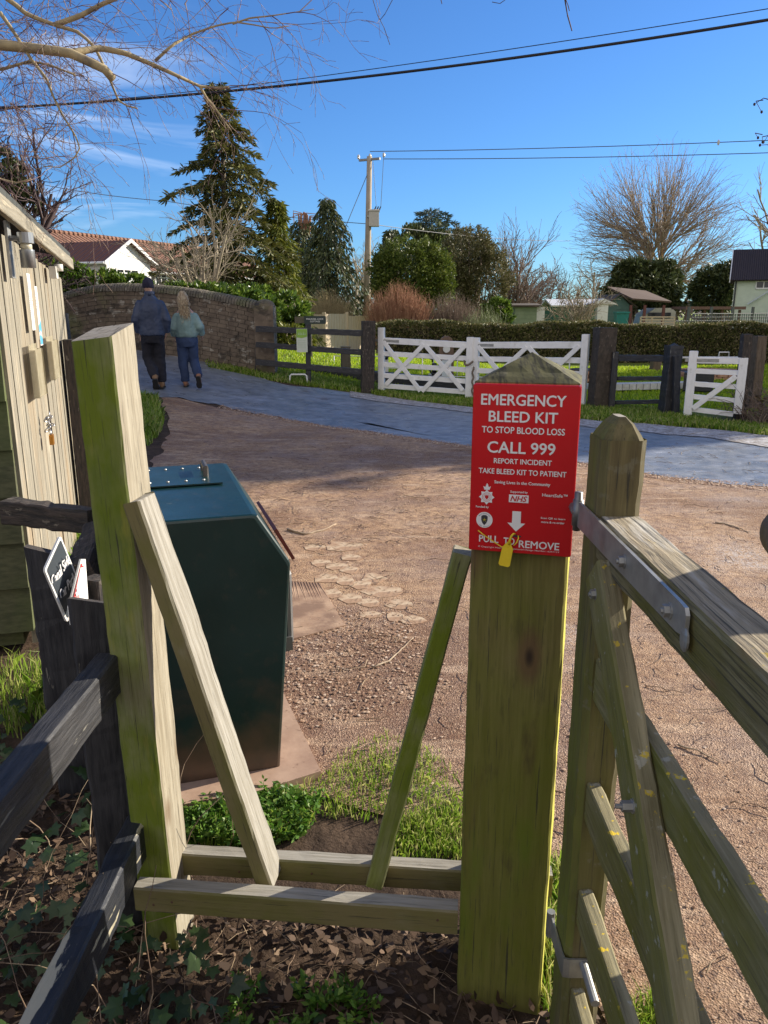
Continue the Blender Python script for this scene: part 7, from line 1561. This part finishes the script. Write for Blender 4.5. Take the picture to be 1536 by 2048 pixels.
# ------------------------------------------------------------------ overhanging willow
wt = thing('willow_tree', 'leafless willow overhanging the top left corner with yellowish limbs', 'tree', (-4.3, 3.6, 0)); mb = MB()
mb.tube([(-4.3, 3.6, -.1), (-4.2, 3.6, 1.5), (-3.9, 3.7, 2.6), (-3.3, 3.9, 3.2)], [.22, .18, .15, .10], 10); WB = nmat('willow_bark', (0.42, 0.34, 0.19), (0.26, 0.21, 0.13), 8, (2, 2, 2), rough=.85, bump=.4, layers=[((0.12, 0.10, 0.08), 7, (1, 1, 1), .56, .66, None, .7)])
limbs = [([(-330, 60, 3.9), (-120, 85, 4), (0, 90, 4), (70, 97, 4), (140, 106, 4), (185, 127, 4), (212, 140, 4), (226, 158, 4)], .030, .019),
    ([(-330, 60, 3.9), (-100, -60, 4.1), (20, 0, 4.2), (55, 30, 4.2), (110, 50, 4.2), (160, 65, 4.2), (190, 95, 4.2), (205, 125, 4.2), (222, 165, 4.2), (240, 208, 4.2), (275, 217, 4.2)], .020, .004),
    ([(140, 106, 4), (200, 96, 4.1), (250, 106, 4.1), (300, 127, 4.2), (345, 147, 4.2), (400, 173, 4.3), (430, 176, 4.3), (458, 175, 4.3)], .016, .005),
    ([(110, 50, 4.2), (160, 32, 4.2), (205, 8, 4.2), (240, -6, 4.2), (300, -30, 4.2)], .014, .008),
    ([(310, 122, 4.2), (345, 90, 4.2), (385, 68, 4.3), (430, 52, 4.3), (470, 44, 4.3), (510, 50, 4.3), (545, 57, 4.3), (578, 52, 4.3)], .008, .002),
    ([(400, 173, 4.3), (415, 200, 4.3), (432, 218, 4.3), (450, 245, 4.3), (462, 260, 4.3)], .007, .003),
    ([(0, 25, 4), (25, 60, 4), (60, 115, 4), (95, 160, 4), (105, 190, 4), (125, 230, 4), (150, 270, 4), (160, 295, 4), (150, 315, 4), (120, 335, 4), (85, 332, 4)], .009, .002),
    ([(465, 48, 4.3), (500, 36, 4.3), (540, 32, 4.3), (580, 26, 4.3), (628, 18, 4.3)], .005, .0015),
    ([(-200, 150, 4.0), (0, 140, 4.2), (60, 122, 4.2), (100, 130, 4.2), (150, 150, 4.2)], .012, .004),
    ([(-100, 320, 3.8), (0, 358, 4), (32, 366, 4), (62, 358, 4)], .008, .003)]
for pts, r0, r1 in limbs:
    Pp = resample([P(*q) for q in pts], len(pts) * 3); mb.tube(Pp, [r0 + (r1 - r0) * i / (len(Pp) - 1) for i in range(len(Pp))], 8)
mb.build('limbs', WB, wt, True)
rgw = random.Random(17); out = [[], []]
def twig(p, d, L_, r_, lev):
    n = 7; pp = p.copy(); d = d.normalized()
    for i in range(n):
        d = (d + Vector((rgw.gauss(0, .12), rgw.gauss(0, .10), rgw.gauss(-.05, .12)))).normalized(); q = pp + d * L_ / n; out[1].append((*pp, *q, r_, max(.0009, r_ * .85))); r_ = max(.0009, r_ * .85)
        if lev < 2 and i > 0 and rgw.random() < .42: twig(q, d + Vector((rgw.gauss(0, .6), rgw.gauss(0, .4), rgw.gauss(-.05, .5))), L_ * rgw.uniform(.35, .7), r_ * .7, lev + 1)
        pp = q
for pts, r0, r1 in limbs:
    Pp = resample([P(*q) for q in pts], 30)
    for i in range(4, 29, 3 if r0 > .01 else 5):
        twig(Pp[i], (Pp[i + 1] - Pp[i - 1]).normalized() * .6 + Vector((rgw.gauss(.2, .5), rgw.gauss(0, .5), rgw.gauss(-.25, .6))), rgw.uniform(.18, .5), .0026, 0)
for i in range(95):
    u = rgw.uniform(-60, 110) ; v = rgw.uniform(-40, 330); p = P(u, v, rgw.uniform(3.8, 4.8)); twig(p, Vector((rgw.gauss(.5, .6), rgw.gauss(0, .4), rgw.gauss(-.2, .6))), rgw.uniform(.2, .45), .0024, 0)
for i in range(20):
    u = rgw.uniform(80, 480); p = P(u, rgw.uniform(-40, 20), rgw.uniform(4.0, 4.8)); twig(p, Vector((rgw.gauss(.2, .6), rgw.gauss(0, .4), rgw.gauss(-.5, .5))), rgw.uniform(.2, .6), .0024, 0)
segtubes('twigs', out[1], leafmat('overhang_twigs', [(0.07, 0.035, 0.05), (0.14, 0.075, 0.085), (0.20, 0.13, 0.11), (0.42, 0.32, 0.22)], 0, .8), wt, 4)
sg = []
for pts, r_ in (([(1120, -30), (1130, 0), (1135, 30), (1144, 62)], .003), ([(1128, -10), (1136, 10), (1139, 22)], .002), ([(740, -20), (755, 30), (768, 55), (780, 90)], .0015), ([(790, -10), (770, 28), (760, 40)], .0015), ([(984, 4), (1000, 7), (1010, 0), (1014, -8)], .0015), ([(880, -8), (884, 8)], .002)):
    Pp = [P(u, v, 3.6) for u, v in pts]
    for i in range(len(Pp) - 1): sg.append((*Pp[i], *Pp[i + 1], r_, r_ * .8))
tag(segtubes('hanging_twigs', sg, T_dk, None, 4), 'few dark twig ends hanging in from the top edge', 'twigs', kind='stuff')
rg = random.Random(4); T = thing('berry_branch', 'dark twigs with shrivelled berries poking in at the right edge', 'branch', P(1560, 240, 5)); sg = []; mb = MB()
for (u0, v0, u1, v1) in ((1600, 200, 1512, 200), (1600, 275, 1510, 268), (1600, 300, 1534, 290), (1600, 420, 1520, 432)):
    a, b = P(u0, v0, 5), P(u1, v1, 5)
    for k in range(6): p, q = a.lerp(b, k / 6), a.lerp(b, (k + 1) / 6) + Vector((0, 0, rg.gauss(0, .012))); sg.append((*p, *q, .003, .0025)); e = q + Vector((rg.gauss(0, .03), rg.gauss(0, .02), rg.gauss(-.02, .02))); sg.append((*q, *e, .002, .0015)); mb.rings(ellips(e, (.008, .008, .009), 6, 5))
segtubes('twigs', sg, T_dk, T, 4); mb.build('berries', plain('dark_berry', (0.03, 0.012, 0.014), .4), T)
# ------------------------------------------------------------------ grass and ground plants
GR = leafmat('grass_blade', [(0.10, 0.20, 0.015), (0.20, 0.34, 0.03), (0.34, 0.44, 0.06), (0.58, 0.54, 0.24)], .4, .45)
GRL = leafmat('lawn_blade', [(0.20, 0.34, 0.012), (0.34, 0.48, 0.02), (0.48, 0.56, 0.05)], .4, .5)
w2 = lambda px: [tuple(G(*q))[:2] for q in px]
grass('grass', 'rough grass tuft on the near edge of the track and by the stile rails', [(w2([(365, 1705), (370, 1640), (520, 1600), (640, 1560), (690, 1500), (760, 1470), (860, 1490), (940, 1560), (945, 1700), (700, 1640), (560, 1640), (560, 1700)]), 2600, .044, .0036, 30),
    (w2([(800, 1640), (940, 1610), (945, 1725), (780, 1720)]), 1300, .040, .0036, 26), (w2([(365, 1700), (500, 1640), (640, 1640), (560, 1690)]), 700, .07, .004, 12),
    (w2([(1095, 1740), (1130, 1700), (1120, 2040), (1085, 2040)]), 500, .08, .004, 12), (w2([(1260, 2030), (1330, 2000), (1360, 2040), (1350, 2140), (1240, 2140)]), 700, .07, .004, 12), (w2([(0, 1330), (120, 1330), (120, 1480), (0, 1480)]), 500, .12, .004, 12)], GR, 1)
grass('verge_grass', 'short green verge grass between the lane and the lock gates', [(w2([(415, 735), (520, 738), (740, 772), (940, 795), (1180, 812), (1330, 822), (1420, 845), (1536, 855), (1700, 860), (1700, 900), (1536, 874), (1420, 858), (1180, 842), (940, 815), (740, 787), (560, 765)]), 42000, .10, .014, 0),
    (w2([(270, 685), (350, 690), (520, 725), (560, 765), (415, 735), (350, 716), (270, 700)]), 9000, .12, .014, 0)], GR, 2)
grass('lane_verge', 'green grass tongue at the left of the track behind the stile post', [(w2([(262, 795), (315, 800), (330, 850), (305, 890), (262, 900), (180, 905), (170, 850)]), 6500, .16, .010, 20), (w2([(150, 940), (200, 930), (200, 1150), (150, 1150)]), 2500, .16, .008, 16)], GR, 3)
grass('lawn', 'sunlit lawn on both sides of the lock up to the hedge', [([(-4, 15.8), (-2, 15.3), (3, 13.8), (5, 12.4), (9, 12), (14, 14), (16, 23.8), (-6, 20)], 70000, .07, .022, 0), ([(-12, 23), (2, 23), (1, 29), (-10, 29)], 16000, .08, .035, 0)], GRL, 4)
# leaf litter under the stile
LIT = leafmat('dead_leaf_litter', [(0.035, 0.022, 0.014), (0.08, 0.048, 0.03), (0.13, 0.08, 0.05), (0.20, 0.135, 0.085)], 0, .8)
rng = np.random.default_rng(15); lit_poly = [(-1.4, .8), (-1.6, 2.4), (-.9, 2.5), (-.7, 1.75), (.2, 1.75), (.45, 1.7), (.75, 1.0), (.75, .6), (-1.4, .6)]
x, y = scatter(lit_poly, 5200, rng); c = np.stack([x, y, hv(x, y) + rng.uniform(.003, .032, 5200)], 1); d = rng.normal(size=(5200, 3)); d[:, 2] *= .45
def ovals(c, d, L_, W_, rng, n=6):
    d = unit(d); s = unit(np.cross(d, np.array([0, 0, 1.0]) + rng.normal(size=d.shape) * .5)); nr = np.cross(s, d); V = []; N_ = len(c)
    for (t, w_, k) in ((0, 0, 0), (.25, .42, .10), (.6, .5, .02), (1, 0, .12), (.6, -.5, .06), (.25, -.42, .0)): V.append(c + d * L_[:, None] * t + s * W_[:, None] * w_ + nr * L_[:, None] * k * rng.uniform(.3, 2, (N_, 1)))
    return np.stack(V, 1).reshape(-1, 3), np.arange(N_ * 6).reshape(N_, 6)
v, f = ovals(c, d, rng.uniform(.008, .045, 5200), rng.uniform(.006, .024, 5200), rng); tag(npmesh('leaf_litter', v, f, LIT), 'brown dead leaves matted on the soil under the stile', 'leaf litter', kind='stuff')
twigs('litter_twigs', 'thin dead stalks tangled in the leaf litter under the stile', [(lit_poly, 800)], TW, 19, .0013, .16, .015)
# ivy: five-lobed leaves on short stalks
def ivy(name, label, spots, m, seed, lobes=5, sc=.035, cat='ivy'):
    rg = random.Random(seed); mb = MB()
    for (x0, y0, x1, y1, n, z0, z1) in spots:
        for i in range(n):
            p = Vector((rg.uniform(x0, x1), rg.uniform(y0, y1), 0)); p.z = h(p.x, p.y) + rg.uniform(z0, z1); s_ = sc * rg.uniform(.6, 1.35); nrm = Vector((rg.gauss(0, .45), rg.gauss(-.35, .4), 1)).normalized(); yd = Vector((rg.gauss(0, 1), rg.gauss(-.5, 1), 0)); M = framem(p, nrm, yd); pts = []
            for a, r_ in ((90, 1.15), (62, .62), (35, .95), (8, .55), (-28, .72), (-75, .32), (-90, .12), (-105, .32), (208, .72), (172, .55), (145, .95), (118, .62)): pts.append(M @ Vector((s_ * r_ * math.cos(R(a)), s_ * r_ * math.sin(R(a)), .12 * s_ * r_ * r_ * math.cos(R(a)) ** 2 - .1 * s_ * r_ * r_)))
            c_ = M @ Vector((0, 0, .03 * s_)); mb.add([c_] + pts, [(0, k + 1, (k + 1) % 12 + 1) for k in range(12)])
    o = mb.build(name, m); tag(o, label, cat, kind='stuff'); return o
IVY = leafmat('ivy_leaf', [(0.014, 0.032, 0.012), (0.030, 0.060, 0.018), (0.055, 0.09, 0.03)], .1, .4, .4)
ivy('ivy', 'dark ivy trailing over the soil at the foot of the slanted post', [(-1.05, 1.15, -.62, 2.0, 130, .02, .16), (-.62, 1.2, -.3, 1.6, 50, .02, .10), (-.3, 1.15, .2, 1.5, 18, .01, .05), (-1.7, 1.9, -.9, 2.7, 90, .02, .2)], IVY, 3, sc=.026)
# feathery weeds
def weeds(name, label, spots, m, seed):
    rg = random.Random(seed); cs = []; ds = []
    for (poly, n, H_) in spots:
        x, y = scatter(poly, n, np.random.default_rng(seed))
        for i in range(n):
            p = Vector((x[i], y[i], h(x[i], y[i]))); 
            for s_ in range(rg.randint(3, 6)):
                d = Vector((rg.gauss(0, .7), rg.gauss(0, .7), 1)).normalized(); L_ = H_ * rg.uniform(.5, 1.2)
                for k in range(9):
                    q = p + d * L_ * (k + 1) / 9; sd = d.cross(UPV).normalized() * (1 if k % 2 else -1)
                    for j in range(2): cs.append(q); ds.append(sd * (1 + .3 * j) + d * .6 + Vector((rg.gauss(0, .35), rg.gauss(0, .35), rg.gauss(0, .3))))
    c = np.array([tuple(q) for q in cs]); d = np.array([tuple(q) for q in ds]); r_ = np.random.default_rng(seed); sz = r_.uniform(.6, 1.3, len(c)); v, f = leaves(c, d, .020 * sz, .010 * sz, r_); o = npmesh(name, v, f, m); tag(o, label, 'weeds', kind='stuff'); return o
WEED = leafmat('weed_leaf', [(0.05, 0.13, 0.012), (0.10, 0.22, 0.025), (0.20, 0.30, 0.05)], .35, .5)
weeds('weeds', 'feathery bright green weeds between the slanting timbers and the slab', [(w2([(370, 1690), (380, 1630), (480, 1600), (640, 1610), (600, 1670), (520, 1700)]), 130, .07), ([(-.35, 1.25), (-.05, 1.25), (-.05, 1.5), (-.35, 1.5)], 26, .06), ([(.15, .95), (.25, .95), (.25, 1.1), (.15, 1.1)], 8, .05)], WEED, 5)
# dry stalks and brambles at the left
rg = random.Random(23); sg = []
for i in range(46):
    p = Vector((rg.uniform(-1.5, -.35), rg.uniform(1.15, 2.1), 0)); p.z = 0; d = Vector((rg.gauss(0, .5), rg.gauss(0, .4), 1)).normalized(); r_ = rg.uniform(.0012, .0026)
    for k in range(8): q = p + d * rg.uniform(.03, .07); d = (d + Vector((rg.gauss(0, .2), rg.gauss(0, .2), -.10))).normalized(); sg.append((*p, *q, r_, r_ * .9)); p = q; r_ *= .9
tag(segtubes('dry_stalks', sg, TW, None, 4), 'dry grass stalks and bramble stems around the black fence', 'stalks', kind='stuff')
# lone stick and dead leaf on the track
def stick(label, px, r_):
    pts = [G(*q) + UPV * .012 for q in px]; mb = MB(); Pp = resample(pts, 12); mb.tube([p + UPV * mnoise.noise(p * 30) * .006 for p in Pp], [r_ * (1 - .6 * i / 11) for i in range(12)], 7); o = mb.build('stick', nmat('pale_stick', (0.45, 0.36, 0.25), (0.30, 0.22, 0.15), 20, rough=.9), None, True); tag(o, label, 'stick')
stick('long pale curved stick lying alone in the middle of the track', [(745, 1340), (780, 1325), (805, 1300), (827, 1280)], .005)
stick('pale forked stick lying near the flagstones', [(575, 1062), (610, 1072), (650, 1062), (672, 1050)], .009)
stick('thin dark twig on the track right of the wooden gate head', [(1430, 1048), (1450, 1050), (1475, 1058), (1500, 1068)], .006)
stick('straight brown twig lying between the gate bars', [(1355, 1495), (1400, 1510), (1440, 1530)], .004)
